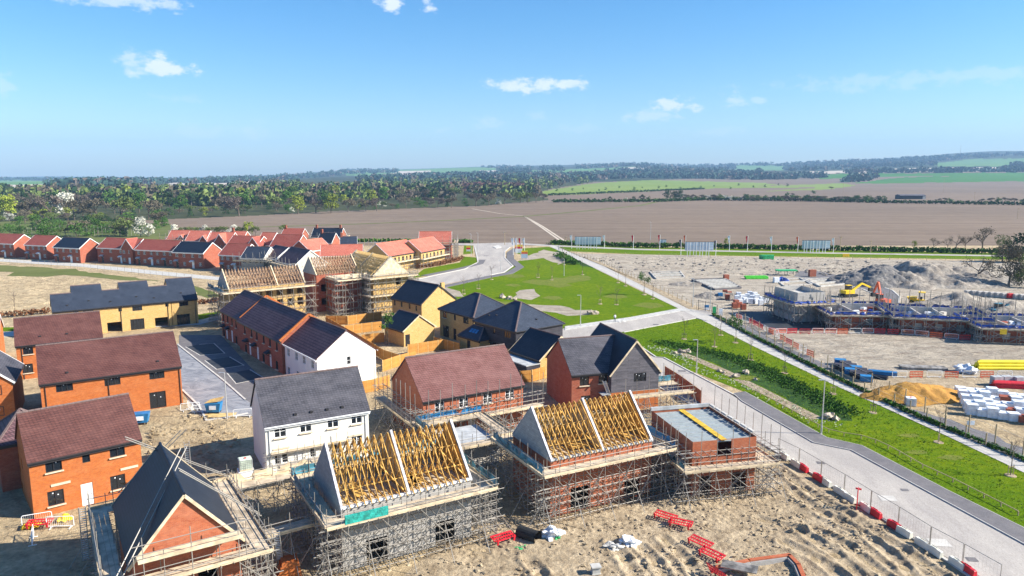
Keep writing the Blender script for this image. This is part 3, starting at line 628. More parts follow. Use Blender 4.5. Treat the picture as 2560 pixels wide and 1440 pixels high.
def panel(mb, O, U, N, W, Hh, ops, m=0, rev=.1):
    O = Vector(O); U = Vector(U); N = Vector(N); Z = Vector((0, 0, 1))
    xs = sorted({0, W}|{a for o in ops for a in (o[0], o[0]+o[2])}); zs = sorted({0, Hh}|{a for o in ops for a in (o[1], o[1]+o[3])})
    for a, b in zip(xs, xs[1:]):
        for c, d in zip(zs, zs[1:]):
            if any(o[0] <= (a+b)/2 <= o[0]+o[2] and o[1] <= (c+d)/2 <= o[1]+o[3] for o in ops): continue
            mb.poly([O+U*a+Z*c, O+U*b+Z*c, O+U*b+Z*d, O+U*a+Z*d], m)
    for o in ops:
        P = [O+U*o[0]+Z*o[1], O+U*(o[0]+o[2])+Z*o[1], O+U*(o[0]+o[2])+Z*(o[1]+o[3]), O+U*o[0]+Z*(o[1]+o[3])]
        for i in range(4): a, b = P[i], P[(i+1) % 4]; mb.poly([a, b, b-N*rev, a-N*rev], m)
FACES = {'F': ((0, -1, 0), 0), 'R': ((1, 0, 0), math.pi/2), 'B': ((0, 1, 0), math.pi), 'L': ((-1, 0, 0), -math.pi/2)}
def block(root, L, D, ez, rz, wall, roof, wins=(), org=(0, 0, 0), rot=0, o=.28, ox=.14, kind='gable', t=.13, ridge='ridge', trim='fascia_dark', dp=(), hipin=None, noroof=False, base=None, lower=None, gutter=True, verge=None, z0=0, uw=()):
    "one rectangular mass: front edge of the roof along local x, depth along y"
    Mx = Matrix.Translation(Vector(org))@Matrix.Rotation(rot, 4, 'Z'); Wm = Matrix.Translation(root.location)@Matrix.Rotation(root.rotation_euler[2], 4, 'Z')@Mx; Wi = Wm.inverted()
    def put(name, mb, mats, par=root, smooth=False):
        q = mb.build(name, mats, par, smooth=smooth)
        if par is root: q.matrix_local = Mx
        return q
    k = (rz-ez)/(D/2) if kind != 'flat' else 0
    if kind == 'hip': ox = o
    wt = ez-t+k*o-.02; x0, x1, y0, y1 = ox, L-ox, o, D-o
    PF = {'F': ((x0, y0, z0), (1, 0, 0), x1-x0), 'R': ((x1, y0, z0), (0, 1, 0), y1-y0), 'B': ((x0, y1, z0), (1, 0, 0), x1-x0), 'L': ((x0, y0, z0), (0, 1, 0), y1-y0)}
    ops = {'F': [], 'R': [], 'B': [], 'L': []}; cam_l = Wi@Vector((0, 0, CAMH))
    for wv in list(wins)+list(uw):
        face, sty = wv[0], wv[-1]; O, U, W = PF[face]; O = Vector(O); U = Vector(U); N = Vector(FACES[face][0])
        if len(wv) == 4 and wv[1] > 60 or (len(wv) == 4 and wv[2] > 60):
            q = Wi@G(wv[1], wv[2], 0); d = q-cam_l; tt = (O-cam_l).dot(N)/d.dot(N); p = cam_l+d*tt; u = (p-O).dot(U); zc = p.z
        else: u, zc = wv[1], wv[2]
        if isinstance(sty, tuple): kd, w_, h_ = sty
        elif sty in STY: kd = 'win'; w_, h_ = STY[sty][:2]
        else: kd = sty; w_, h_ = {'dw': (.95, 2.08), 'dk': (.95, 2.08), 'garage': (2.4, 2.1)}[sty]
        zb = max(z0+.04, zc-h_/2) if kd not in ('dw', 'dk') else z0+.03
        if kd == 'void' and h_ > 1.7: zb = z0+.04
        zb = min(zb, wt-h_-.05); u = min(max(u, w_/2+.12), W-w_/2-.12)
        ops[face].append((u-w_/2, zb-z0, w_, h_)); c = O+U*u; c.z = zb; rr = FACES[face][1]
        if kd == 'win':
            f, p, s = wmesh(sty); wo = obj('window', f, root); wo.matrix_local = Mx@Matrix.Translation(c-N*.07)@Matrix.Rotation(rr, 4, 'Z'); obj('pane', p, wo)
            if s: obj('sill', s, wo, (0, -.07, 0))
        elif kd in ('dw', 'dk'):
            key = 'door'+kd
            if key not in _wc:
                dm = MB().box(-.47, -.02, 0, .47, .05, 2.07).box(-.36, -.035, .2, .36, -.02, .9).box(-.36, -.035, 1.1, .36, -.02, 1.9)
                _wc[key] = (dm.mesh('door', M['white_upvc'] if kd == 'dw' else M['black_upvc']), MB().box(.34, -.08, .98, .4, -.02, 1.1).mesh('handle', M['galv']))
            wo = obj('door', _wc[key][0], root); wo.matrix_local = Mx@Matrix.Translation(c-N*.07)@Matrix.Rotation(rr, 4, 'Z'); obj('handle', _wc[key][1], wo)
    wb = MB(); lo = lower[1] if lower else None
    for fc in 'FRBL':
        O, U, W = PF[fc]; N = FACES[fc][0]
        if lo:   # two materials, the split height given
            a = [q for q in ops[fc] if q[1]+q[3] <= lo+.01]; b = [(q[0], q[1]-lo, q[2], q[3]) for q in ops[fc] if q[1] >= lo-.01]; c_ = [q for q in ops[fc] if q[1] < lo-.01 and q[1]+q[3] > lo+.01]
            a += [(q[0], q[1], q[2], lo-q[1]) for q in c_]; b += [(q[0], 0, q[2], q[1]+q[3]-lo) for q in c_]
            panel(wb, O, U, N, W, lo, a, 1); panel(wb, Vector(O)+Vector((0, 0, lo)), U, N, W, wt-z0-lo, b, 0)
        else: panel(wb, O, U, N, W, wt-z0, ops[fc], 0)
    if kind == 'gable':
        for x in (x0, x1): wb.poly([(x, y0, wt), (x, y1, wt), (x, D/2, rz-t-.03)])
    elif kind == 'flat' and not noroof: wb.poly([(x0, y0, wt), (x1, y0, wt), (x1, y1, wt), (x0, y1, wt)])
    put('wall', wb, [M[wall], M[lower[0]] if lower else M[wall]])
    if noroof: return Mx, (x0, x1, y0, y1, wt)
    rb = MB()
    if kind == 'gable':
        pr = [(0, ez), (D/2, rz), (D, ez), (D, ez-t), (D/2, rz-t*1.05), (0, ez-t)]; n = 6
        rb.v = [(0, a, b) for a, b in pr]+[(L, a, b) for a, b in pr]
        rb.f = [(0, 5, 4, 1), (1, 4, 3, 2), (6, 7, 10, 11), (7, 8, 9, 10)]+[(i, (i+1) % 6, 6+(i+1) % 6, 6+i) for i in range(6)]; rb.m = [0]*10
        ro = put('roof', rb, M[roof]); rd = MB()
        nn = int(L/.45)
        for i in range(nn): rd.tube((L*i/nn+.01, D/2, rz+.0), (L*(i+1)/nn-.01, D/2, rz+.0), .10, .115, n=8)
        rd.build('ridge_tiles', M[ridge], ro)
        if verge:
            for x in (-.03, L+.03): put('bargeboard', MB().bar((x, -.02, ez-.1), (x, D/2, rz-.1), .06, .2).bar((x, D+.02, ez-.1), (x, D/2, rz-.1), .06, .2), M[verge])
    elif kind == 'hip':
        hi = hipin if hipin is not None else D/2
        a, b, c, d = (0, 0, ez), (L, 0, ez), (L, D, ez), (0, D, ez); e, f = (hi, D/2, rz), (L-hi, D/2, rz)
        rb.poly([a, b, f, e]); rb.poly([b, c, f]); rb.poly([c, d, e, f]); rb.poly([d, a, e]); rb.poly([a, d, c, b])
        dz = .12
        lows = [(0, 0, ez-dz), (L, 0, ez-dz), (L, D, ez-dz), (0, D, ez-dz)]; tops = [a, b, c, d]
        for i in range(4): rb.poly([tops[i], tops[(i+1) % 4], lows[(i+1) % 4], lows[i]])
        rb.poly(lows[::-1])
        ro = put('roof', rb, M[roof]); rd = MB()
        for p, q in ((a, e), (b, f), (c, f), (d, e)): rd.bar(Vector(p)+Vector((0, 0, .03)), Vector(q)+Vector((0, 0, .03)), .22, .1)
        if L-2*hi > .1: rd.bar(Vector(e)+Vector((0, 0, .03)), Vector(f)+Vector((0, 0, .03)), .22, .1)
        rd.build('ridge_tiles', M[ridge], ro)
    else:
        put('roof', MB().box(0, 0, wt+.01, L, D, wt+.14), M[roof])
    if gutter and kind != 'flat':
        g = MB().box(.02, -.11, ez-.13, L-.02, .0, ez-.02); put('gutter', g, M[trim]); put('gutter', MB().box(.02, D, ez-.13, L-.02, D+.11, ez-.02), M[trim])
        put('fascia', MB().box(.05, .03, ez-.34, L-.05, o-.004, ez-t-.012), M[trim])
        if kind == 'hip':
            for x in (-.11, L): put('gutter', MB().box(x, 0, ez-.13, x+.11, D, ez-.02), M[trim])
    for x in dp: put('downpipe', MB().tube((x, o-.07, z0), (x, o-.07, ez-.3), .045).tube((x, o-.07, ez-.3), (x, -.05, ez-.12), .045), M[trim])
    return Mx, (x0, x1, y0, y1, wt)
def frame2(A, B=None, dirn=None):
    if B is not None: d = B-A; return (A.x, A.y, 0), math.atan2(d.y, d.x), math.hypot(d.x, d.y)
    return (A.x, A.y, 0), dirn, 0
def canopy(root, Mx, x, z=2.35, w=1.3, mat='clad_black', dep=.8, y=.28):
    mb = MB().poly([(x-w/2, y-dep, z), (x+w/2, y-dep, z), (x+w/2, y, z+.35), (x-w/2, y, z+.35)]).box(x-w/2, y-dep, z-.12, x+w/2, y-.002, z-.01)
    mb.bar((x-w/2+.05, y-.02, z-.6), (x-w/2+.05, y-dep+.08, z-.12), .07); mb.bar((x+w/2-.05, y-.02, z-.6), (x+w/2-.05, y-dep+.08, z-.12), .07)
    q = mb.build('door_canopy', M[mat], root); q.matrix_local = Mx
    return q
def house(label, A, B, D, ez, rz, wall, roof, wins=(), name='house', cat='house', group=None, dirn=None, L=None, **k):
    loc, a, l = frame2(A, B); a = R(dirn) if dirn is not None else a; L = L or l
    root = thing(name, label, cat, loc, a, group); Mx, ext = block(root, L, D, ez, rz, wall, roof, wins, **k)
    return root, Mx, ext, L
def vents(root, pts, Mx=None):
    for x, y, z in pts: q = MB().box(x-.15, y-.12, z-.05, x+.15, y+.12, z+.12).build('roof_vent', M['fascia_dark'], root); q.matrix_local = (Mx or Matrix())
def rv(D, ez, rz, x, f):   # point on the front slope
    return (x, D/2*f, ez+(rz-ez)*f+.03)
# ------------------------------------------------------------------ near and middle houses
r, mx_, e, L = house('orange brick house with brown roof and white front door, lowest at the left edge', G(67, 1160, 5.2), G(356, 1098, 5.2), 8.0, 5.2, 8.7, 'brick_orange', 'tile_brown',
    [('F', 134, 1163, 'k2'), ('F', 215, 1143, 'k1'), ('F', 293, 1126, 'k2'), ('F', 140, 1244, 'k2g'), ('F', 219, 1235, 'dw'), ('F', 295, 1205, 'k2g'), ('L', 55, 1160, 'k1'), ('L', 36, 1136, 'k1'), ('L', 60, 1250, 'k1'), ('L', 42, 1215, 'k1')])
for x, z in ((2.35, 2.55), (7.9, 2.55)): q = MB().box(x-.75, .2, z, x+.75, .275, z+.2).build('lintel', M['stone_sill'], r)
# hipped plum roof wing joined to its back
block(r, 5.2, 6.4, 4.6, 7.0, 'brick_red', 'tile_plum', [('L', 2.2, 3.2, 'k1')], org=(-1.6, 8.3, 0), kind='hip', hipin=2.6)
r, mx_, e, L = house('long orange brick house with brown tiled roof and black french doors', G(96, 962, 5.2), G(455, 915, 5.2), 11.0, 5.2, 8.8, 'brick_orange', 'tile_brown',
    [('F', 392, 936, 'k3'), ('F', 281, 952, 'k3'), ('F', 161, 967, 'k3'), ('F', 395, 1001, 'kf'), ('F', 150, 1030, 'k2g')], dp=(.6, 7.2, 15.3))
vents(r, [rv(11, 5.2, 8.8, 3, .2), rv(11, 5.2, 8.8, 13, .2)])
r, mx_, e, L = house('orange brick house with brown roof just behind the long one with french doors', G(36, 866, 5.1), G(258, 843, 5.1), 8.4, 5.1, 8.5, 'brick_orange', 'tile_brown',
    [('F', 70, 876, 'k2'), ('F', 70, 921, 'k2g'), ('F', 150, 870, 'k3'), ('F', 225, 860, 'k3')], dp=(.8,))
vents(r, [rv(8.4, 5.1, 8.5, 3.2, .25), rv(8.4, 5.1, 8.5, 6.6, .25)])
# gable-fronted houses cut by the left edge
A = G(48, 1055); r = thing('house', 'orange brick house with a front gable cut off by the left edge of the photo', 'house', (A.x-6.6, A.y-3.4, 0), R(28))
block(r, 9.5, 7.4, 5.0, 8.2, 'brick_orange', 'tile_grey', [('R', 2.0, 3.9, 'k1')], org=(7.4, 0, 0), rot=R(90), gutter=True, verge='white_upvc')
for (u, z) in ((2.5, 3.6), (2.5, 1.0), (5.4, 3.6), (5.4, 1.0)):
    f, p, s = wmesh('k2'); wo = obj('window', f, r, (u, .12, z)); obj('pane', p, wo)
A = G(28, 905); r = thing('house', 'orange brick house end with a dark roof at the left edge beside the sandy plot', 'house', (A.x-8.0, A.y-4.2, 0), R(30))
block(r, 7.8, 8, 4.4, 7.2, 'brick_orange', 'tile_plum', [('F', 6.5, 3.4, 'k2')], verge='white_upvc')
# white house
r, mx_, e, L = house('white rendered house with a grey slate roof and four white upper windows', G(660, 1070, 5.2), G(926, 1027, 5.2), 7.9, 5.2, 9.1, 'render_cream', 'tile_grey',
    [('F', 700, 1079, 'w2'), ('F', 764, 1066, 'w2'), ('F', 832, 1055, 'w2'), ('F', 891, 1045, 'w2'), ('F', 694, 1147, 'w1'), ('F', 712, 1143, 'w1'), ('F', 892, 1102, 'w2'), ('F', 782, 1129, 'w1'), ('F', 745, 1140, 'dw'), ('F', 840, 1118, 'dk')], dp=(.5, 10.3), trim='white_upvc')
for x in (1.6, 9.2): MB().box(x-.8, .2, 2.62, x+.8, .275, 2.8).build('lintel', M['stone_sill'], r)
vents(r, [rv(7.9, 5.2, 9.1, x, .16) for x in (3.2, 4.8, 6.4, 8)])
# red brick, pink roof
r, mx_, e, L = house('red brick house with a pinkish tiled roof behind scaffolding, right of the white house', G(1057, 1005, 5.1), G(1313, 962, 5.1), 10.0, 5.1, 9.0, 'brick_pink', 'tile_pink',
    [('F', 1099, 1017, 'w2'), ('F', 1159, 1005, 'w2'), ('F', 1219, 995, 'w2'), ('F', 1274, 984, 'w2'), ('F', 1130, 1075, 'w2'), ('F', 1240, 1050, 'w2'), ('F', 1180, 1065, 'dw')])
# dark gabled house
A = G(1429, 939, 5.0); r = thing('house', 'red brick house with a big dark clad front gable beside the access road', 'house', (A.x, A.y, 0), R(17.3))
block(r, 8.6, 9.6, 5.0, 8.6, 'brick_red', 'tile_grey', [('F', 1461, 953, 'k2'), ('F', 1508, 947, 'k2'), ('F', 1464, 1002, 'k2g')])
block(r, 11.2, 7.2, 4.8, 9.1, 'clad_grey', 'tile_black', [('L', 1600, 943, 'k3')], org=(12.0, -.9, 0), rot=R(90), verge='timber_pale', lower=('brick_orange', 2.5))
MB().box(3.8, -.9, 2.3, 5.0, .27, 2.42).bar((3.9, .25, 1.8), (3.9, -.8, 2.3), .08).bar((4.9, .25, 1.8), (4.9, -.8, 2.3), .08).build('door_canopy', M['grey_board'], r)
# black slate yellow terrace with stepped ridge
A = G(130, 780, 5.0); B = G(495, 747, 5.0); loc, a, L = frame2(A, B)
r = thing('terrace', 'yellow brick terrace with a black slate roof of stepped ridge heights', 'house', loc, a)
YW = {0: [], 1: [('F', 175, 779, 'y1'), ('F', 220, 775, 'y3')], 2: [('F', 300, 772, 'y1'), ('F', 285, 817, ('void', 2.4, 1.9))], 3: [('F', 343, 769, 'y3'), ('F', 344, 812, 'yf')], 4: [('F', 417, 760, 'y1'), ('F', 404, 804, ('void', 2.3, 1.9))], 5: [('F', 459, 757, 'y3'), ('F', 459, 799, 'yf')]}
XS = [0, 3.4, 8.45, 11.35, 16.5, 19.8, L]
for i in range(6):
    big = i % 2 == 1; x0, x1 = XS[i], XS[i+1]; D = 10.14 if big else 7.2; q = 5+.75*D/2
    block(r, x1-x0, D, 5.0, q, 'brick_yellow', 'tile_slate', YW[i], org=(x0, 0, 0), ox=(.0 if i not in (0, 5) else .12), gutter=True)
for x in (11.0, 19.2, 24.2, 3.4): MB().tube((x, .2, 0), (x, .2, 4.85), .05).build('downpipe', M['fascia_dark'], r)
vents(r, [(x, 1.0+.6*(i % 2), 5.8+.45*(i % 2)) for i, x in enumerate((2.5, 6, 9.5, 14, 17, 22))])
# red and white terrace in three steps
r = None
SEG = [((550, 776), (599, 802), 4.9, 8.3, 'brick_red', 'tile_plum', [('F', 559, 795, 't1'), ('F', 569, 798, 't1'), ('F', 580, 805, 't1'), ('F', 590, 811, 't1'), ('F', 560, 832, 't2'), ('F', 568, 846, 'dw'), ('F', 581, 852, 'dw'), ('F', 591, 850, 't2')]),
       ((602, 807), (700, 855), 5.0, 8.5, 'brick_red', 'tile_plum', [('F', 612, 825, 't1'), ('F', 629, 833, 't1'), ('F', 642, 840, 't1'), ('F', 659, 848, 't1'), ('F', 675, 856, 't1'), ('F', 692, 866, 't1'), ('F', 615, 873, 't2'), ('F', 626, 884, 'dw'), ('F', 645, 890, 'dw'), ('F', 659, 895, 't2'), ('F', 677, 912, 'dw'), ('F', 692, 913, 't2')]),
       ((706, 862), (793, 899), 4.7, 8.2, 'render_white', 'tile_plum', [('F', 721, 881, 'w2s'), ('F', 741, 891, 'w2s'), ('F', 760, 900, 'w2s'), ('F', 781, 911, 'w2s'), ('F', 722, 927, 'w2s'), ('F', 745, 938, 'w2s'), ('R', 872, 901, 'w1')])]
A0 = G(*SEG[0][0], 4.9); B0 = G(*SEG[2][1], 4.7); dirt = math.atan2(B0.y-A0.y, B0.x-A0.x)
r = thing('terrace', 'stepped terrace of red brick homes ending in a white rendered gable', 'house', (A0.x, A0.y, 0), dirt)
Wi = (Matrix.Translation(r.location)@Matrix.Rotation(dirt, 4, 'Z')).inverted(); cur = 0
for i, (a, b, ez, rz, wl, rf, wn_) in enumerate(SEG):
    pa = Wi@G(*a, ez); pb = Wi@G(*b, ez); L = pb.x-cur; yo = (pa.y+pb.y)/2
    bx, ex = block(r, L, 9.4, ez, rz, wl, rf, wn_, org=(cur, yo, 0), ox=.05, gutter=True, trim='fascia_dark' if i < 2 else 'white_upvc'); 
    if i < 2:   # raised party parapet in orange brick
        k = (rz-ez)/4.7; pp = MB()
        for y0_, y1_ in ((0, 4.7), (9.4, 4.7)): pp.bar((L-.1, y0_, ez+.16+.3*(i == 0)), (L-.1, y1_, rz+.16+.3*(i == 0)), .34, .34)
        q = pp.build('parapet', M['brick_orange'], r); q.matrix_local = bx
    for xx in ((1.6, 4.2) if i == 0 else (4.3, 8.2, 14.6) if i == 1 else ()): canopy(r, bx, xx, 2.3, 1.2)
    cur += L
# yellow gabled house, garage, hipped pair
r, mx_, e, L = house('yellow brick house with a black roof, shaded side of four windows, beside the green', G(976, 745, 5.0), G(1052, 761, 5.0), 9.0, 5.0, 8.3, 'brick_yellow', 'tile_black',
    [('F', 987, 757, 'y1'), ('F', 1004, 761, 'y1'), ('F', 1024, 766, 'y1'), ('F', 1041, 771, 'y1'), ('R', 1126, 762, 'y1'), ('F', 990, 800, 'y3')], verge='fascia_dark')
MB().box(L-.6, 5.2, 6.4, L-.1, 6.0, 8.6).build('chimney', M['brick_yellow'], r)
r, mx_, e, L = house('small yellow brick garage with a black gabled roof and a dark side door', G(957, 814, 2.8), G(1000, 827, 2.8), 7.0, 2.8, 5.3, 'brick_yellow', 'tile_black', [('R', 1019, 843, 'dk')], name='garage', cat='garage', verge='timber_pale', dirn=-49, L=6.6)
r, mx_, e, L = house('brown brick house with a hipped slate roof, left of the pair by the green', G(1094, 771, 5.1), G(1184, 795, 5.1), 10.0, 5.1, 8.2, 'brick_yellow', 'tile_slate',
    [('F', 1112, 787, 'k2'), ('F', 1137, 794, 'y1'), ('F', 1165, 801, 'y3'), ('F', 1115, 835, 'kf'), ('F', 1137, 840, 'dk'), ('F', 1166, 845, 'yf')], kind='hip', hipin=4.9, dp=(11.0,))
r, mx_, e, L = house('black timber clad house with slate pyramid roof, right of the hipped pair', G(1181, 801, 5.1), G(1289, 830, 5.1), 10.6, 5.1, 8.6, 'clad_black', 'tile_slate',
    [('F', 1200, 820, 'y3'), ('F', 1235, 828, 'y1'), ('F', 1268, 836, 'y3'), ('R', 1346, 830, 'y1'), ('F', 1235, 870, 'yf')], kind='hip', hipin=5.0, dp=(.4,), lower=('brick_yellow', 1.9))
vents(r, [(2.6, 1.6, 6.2), (4.2, 1.9, 6.45), (10.2, 5.6, 6.2)])
A = G(1150, 880); r = thing('porch_building', 'tiny hip roofed outbuilding with three roof lights below the pyramid roof', 'outbuilding', (A.x-.5, A.y+1.5, 0), R(-50))
block(r, 6.0, 4.6, 2.6, 4.4, 'brick_yellow', 'tile_slate', [('F', 2.5, 1.0, 'dk')], kind='hip', hipin=1.6)
for i in range(3): q = MB().box(-.28, -.4, 0, .28, .4, .06).build('roof_light', M['blue_plastic'], r, (2.3+i*.75, 1.25, 3.62)); q.rotation_euler = (math.atan2(1.8, 2.3), 0, 0)
# yellow gable building with felt lean-to canopy
A = G(1272, 876, 2.9); r = thing('garage', 'yellow brick garage with grey flat lean-to, left of the dark clad gabled house', 'garage', (A.x, A.y, 0), R(-54))
block(r, 7.6, 8.2, 2.9, 6.0, 'brick_yellow', 'tile_black', [], verge='timber_pale')
MB().box(.1, -2.3, 2.3, 7.5, .26, 2.44).build('lean_to_roof', M['grey_board'], r)
MB().box(.2, -2.15, 0, 7.4, .25, 2.29).build('lean_to_wall', M['clad_black'], r)
# ------------------------------------------------------------------ far estate
FW = {'n': 0}
def farhouse(label, px, py, L, D, wall, roof, ez=5.0, rz=8.0, dirn=-18, units=2, cross=None, gable=None, wins=True, chim=0, doors=True, name='house', barge='white_upvc', group='houses of the red estate'):
    A = G(px, py, ez); ws = []
    if wins:
        for i in range(units):
            u0 = L*(i+.5)/units
            ws += [('F', u0-L/units*.24, 4.0, 'far'), ('F', u0+L/units*.22, 4.0, 'far'), ('F', u0+L/units*.22, 1.4, 'far')]
            if doors: ws.append(('F', u0-L/units*.24, 1.0, 'dw' if i % 2 else 'dk'))
    r = thing(name, label, 'house', (A.x, A.y, 0), R(dirn), group)
    mx, e = block(r, L, D, ez, rz, wall, roof, ws, verge=barge, trim=barge or 'fascia_dark', ridge='ridge_red' if 'red' in roof else 'ridge')
    if wins and doors:
        for i in range(units): canopy(r, mx, L*(i+.5)/units-L/units*.24, 2.3, 1.5, 'white_upvc' if i % 2 else 'grey_board')
    if cross:   # front gable wing: x, width, forward, ridge height
        cx, cw, fw, crz = cross
        block(r, D/2+fw, cw, ez, crz, wall, roof, [('L', cw*.3, 4.0, 'far1'), ('L', cw*.7, 4.0, 'far'), ('L', cw*.7, 1.4, 'far'), ('L', cw*.3, 1.0, 'dw')], org=(cx+cw, -fw, 0), rot=R(90), verge=barge, gutter=False, ridge='ridge_red' if 'red' in roof else 'ridge')
    for i in range(chim):
        x = L*.1 if i == 0 else L*.9; MB().box(x-.35, D/2-.35, rz-.4, x+.35, D/2+.35, rz+1.3).build('chimney', M['brick_red'], r)
    return r
def LB(px, py, pxb, dirn, ez=5.0):
    A = G(px, py, ez); s = (pxb-1280)/FPX; a = R(dirn)
    return (s*A.y-A.x)/(math.cos(a)-s*math.sin(a))
def FH(label, px, py, pxb, D, wall, roof, dirn=-18, ez=5.0, **k):
    return farhouse(label, px, py, LB(px, py, pxb, dirn, ez), D, wall, roof, dirn=dirn, ez=ez, **k)
gr = 'front row of the red estate'
FH('red brick house with a red roof, furthest left in the front row of the estate', -36, 607, 29, 9, 'brick_red', 'tile_darkred', group=gr)
FH('red roofed brick semi with white bargeboards, second from left in the front row', 59, 612, 111, 9, 'brick_red', 'tile_darkred', group=gr, units=2)
FH('black roofed brick semi, left of the two black roofed houses in the front row', 131, 618, 194, 9, 'brick_red', 'tile_black', group=gr, units=2)
L_ = LB(240, 619, 330, -18)
FH('red roofed terrace with a front gable at its right end in the front row', 240, 619, 330, 9, 'brick_red', 'tile_darkred', group=gr, units=2, cross=(L_-5.2, 5.2, .3, 8.3))
FH('long red roofed terrace of three homes left of the right hand black roofed house', 335, 624, 428, 9, 'brick_red', 'tile_darkred', group=gr, units=3)
FH('black roofed brick semi with a bright orange gable, right end of the front row', 429, 630, 504, 9, 'brick_red', 'tile_black', group=gr, units=2)
g2 = 'houses behind the front row'
FH('red roofed brick house with two porches just right of the front row', 545, 637, 602, 9, 'brick_red', 'tile_darkred', dirn=-20, rz=8.2, group=g2)
FH('pale block house with a slate roof wrapped in scaffolding', 600, 645, 655, 8.5, 'block_pale', 'tile_slate', dirn=-12, rz=8.0, group=g2, doors=False)
FH('plum roofed house behind, left of two plum roofed ones', 655, 641, 684, 8.5, 'block_pale', 'tile_plum', dirn=-50, rz=8.2, group=g2, doors=False, units=1)
FH('plum roofed house with a pale block gable, right of two plum roofed ones', 690, 652, 733, 9.5, 'block_pale', 'tile_plum', dirn=-50, rz=8.8, group=g2, doors=False)
FH('dark red roofed house directly behind the right end of the front row', 565, 613, 640, 9, 'brick_red', 'tile_darkred', dirn=-14, group=g2, cross=(8.5, 4.5, .5, 8.0))
FH('broad dark red roofed house with an orange lit gable in the middle of the estate', 673, 616, 738, 10, 'brick_red', 'tile_darkred', dirn=-14, rz=8.8, group=g2)
FH('bright red roofed house with its dark gable facing left, behind the plum roofs', 775, 628, 830, 9, 'brick_red', 'tile_red', dirn=62, rz=8.2, group=g2, wins=False)
FH('wide bright red roof directly behind the timber roof frames', 800, 641, 905, 9.5, 'brick_red', 'tile_red', dirn=10, rz=8.0, group=g2, wins=False)
FH('slate blue roofed house with a red gable beside the black roofs', 850, 616, 892, 9, 'brick_red', 'tile_slate', dirn=12, rz=8.0, group=g2, wins=False, chim=1)
FH('black roofed house with chimneys at both ends, furthest back', 776, 593, 850, 9, 'brick_red', 'tile_black', dirn=-4, rz=8.3, chim=2, group=g2, wins=False)
FH('black roofed house with one chimney just in front of the twin chimney house', 790, 607, 828, 8, 'brick_red', 'tile_black', dirn=-10, rz=8.3, chim=1, group=g2, wins=False)
FH('dark red roofed house left of the black roofed twin chimney house', 700, 591, 752, 9, 'brick_red', 'tile_darkred', dirn=-4, rz=7.8, chim=1, group=g2, wins=False)
FH('bright red roofed house at the back left of the estate, scaffolded at its left end', 414, 600, 464, 9, 'brick_red', 'tile_red', dirn=-4, rz=8.3, group=g2, wins=False, cross=(4.5, 3, .3, 7.0))
FH('bright red roofed house at the back, second from the left', 462, 602, 512, 9, 'brick_red', 'tile_red', dirn=-4, rz=8.4, group=g2, wins=False, cross=(5.5, 3, .3, 7.0))
FH('bright red roofed house at the back with a dark front gable', 515, 608, 572, 9, 'brick_red', 'tile_red', dirn=-6, rz=8.6, group=g2, wins=False, cross=(3.2, 4.6, 1.0, 8.4))
FH('bright red roofed house at the back right of the dark front gable', 566, 602, 604, 9, 'brick_red', 'tile_red', dirn=-6, rz=8.2, group=g2, wins=False, chim=1)
FH('light red roofed house with a tall dark gable in the centre of the estate', 637, 612, 672, 10, 'brick_red', 'tile_red', dirn=-14, rz=9.0, group=g2, wins=False)
def TH(label, px, py, pxb, D, dirn, **k):
    L = LB(px, py, pxb, dirn); A = G(px, py, 5.0); n = int(L/2.2)
    r = thing('house', label, 'house', (A.x, A.y, 0), R(dirn), 'unfinished yellow houses by the bend')
    ws = [('F', 1.3+i*(L-1.6)/n, 3.6, 't2' if i % 2 else 't1') for i in range(n)]
    block(r, L, D, 5.0, 8.6, 'brick_yellow', 'tile_red', ws, verge='white_upvc', ridge='ridge_red'); return r, L
TH('yellow brick house with red roof and tall windows, left of the pair by the bend', 972, 641, 1046, 9.5, 62)
TH('yellow brick house with red roof and tall windows, right of the pair by the bend', 1054, 631, 1113, 9.5, 66)
FH('tall red roofed house at the right end of the estate, scaffolded on its right', 1046, 611, 1128, 8.5, 'brick_red', 'tile_red', dirn=2, rz=9.2, group=g2, wins=False)
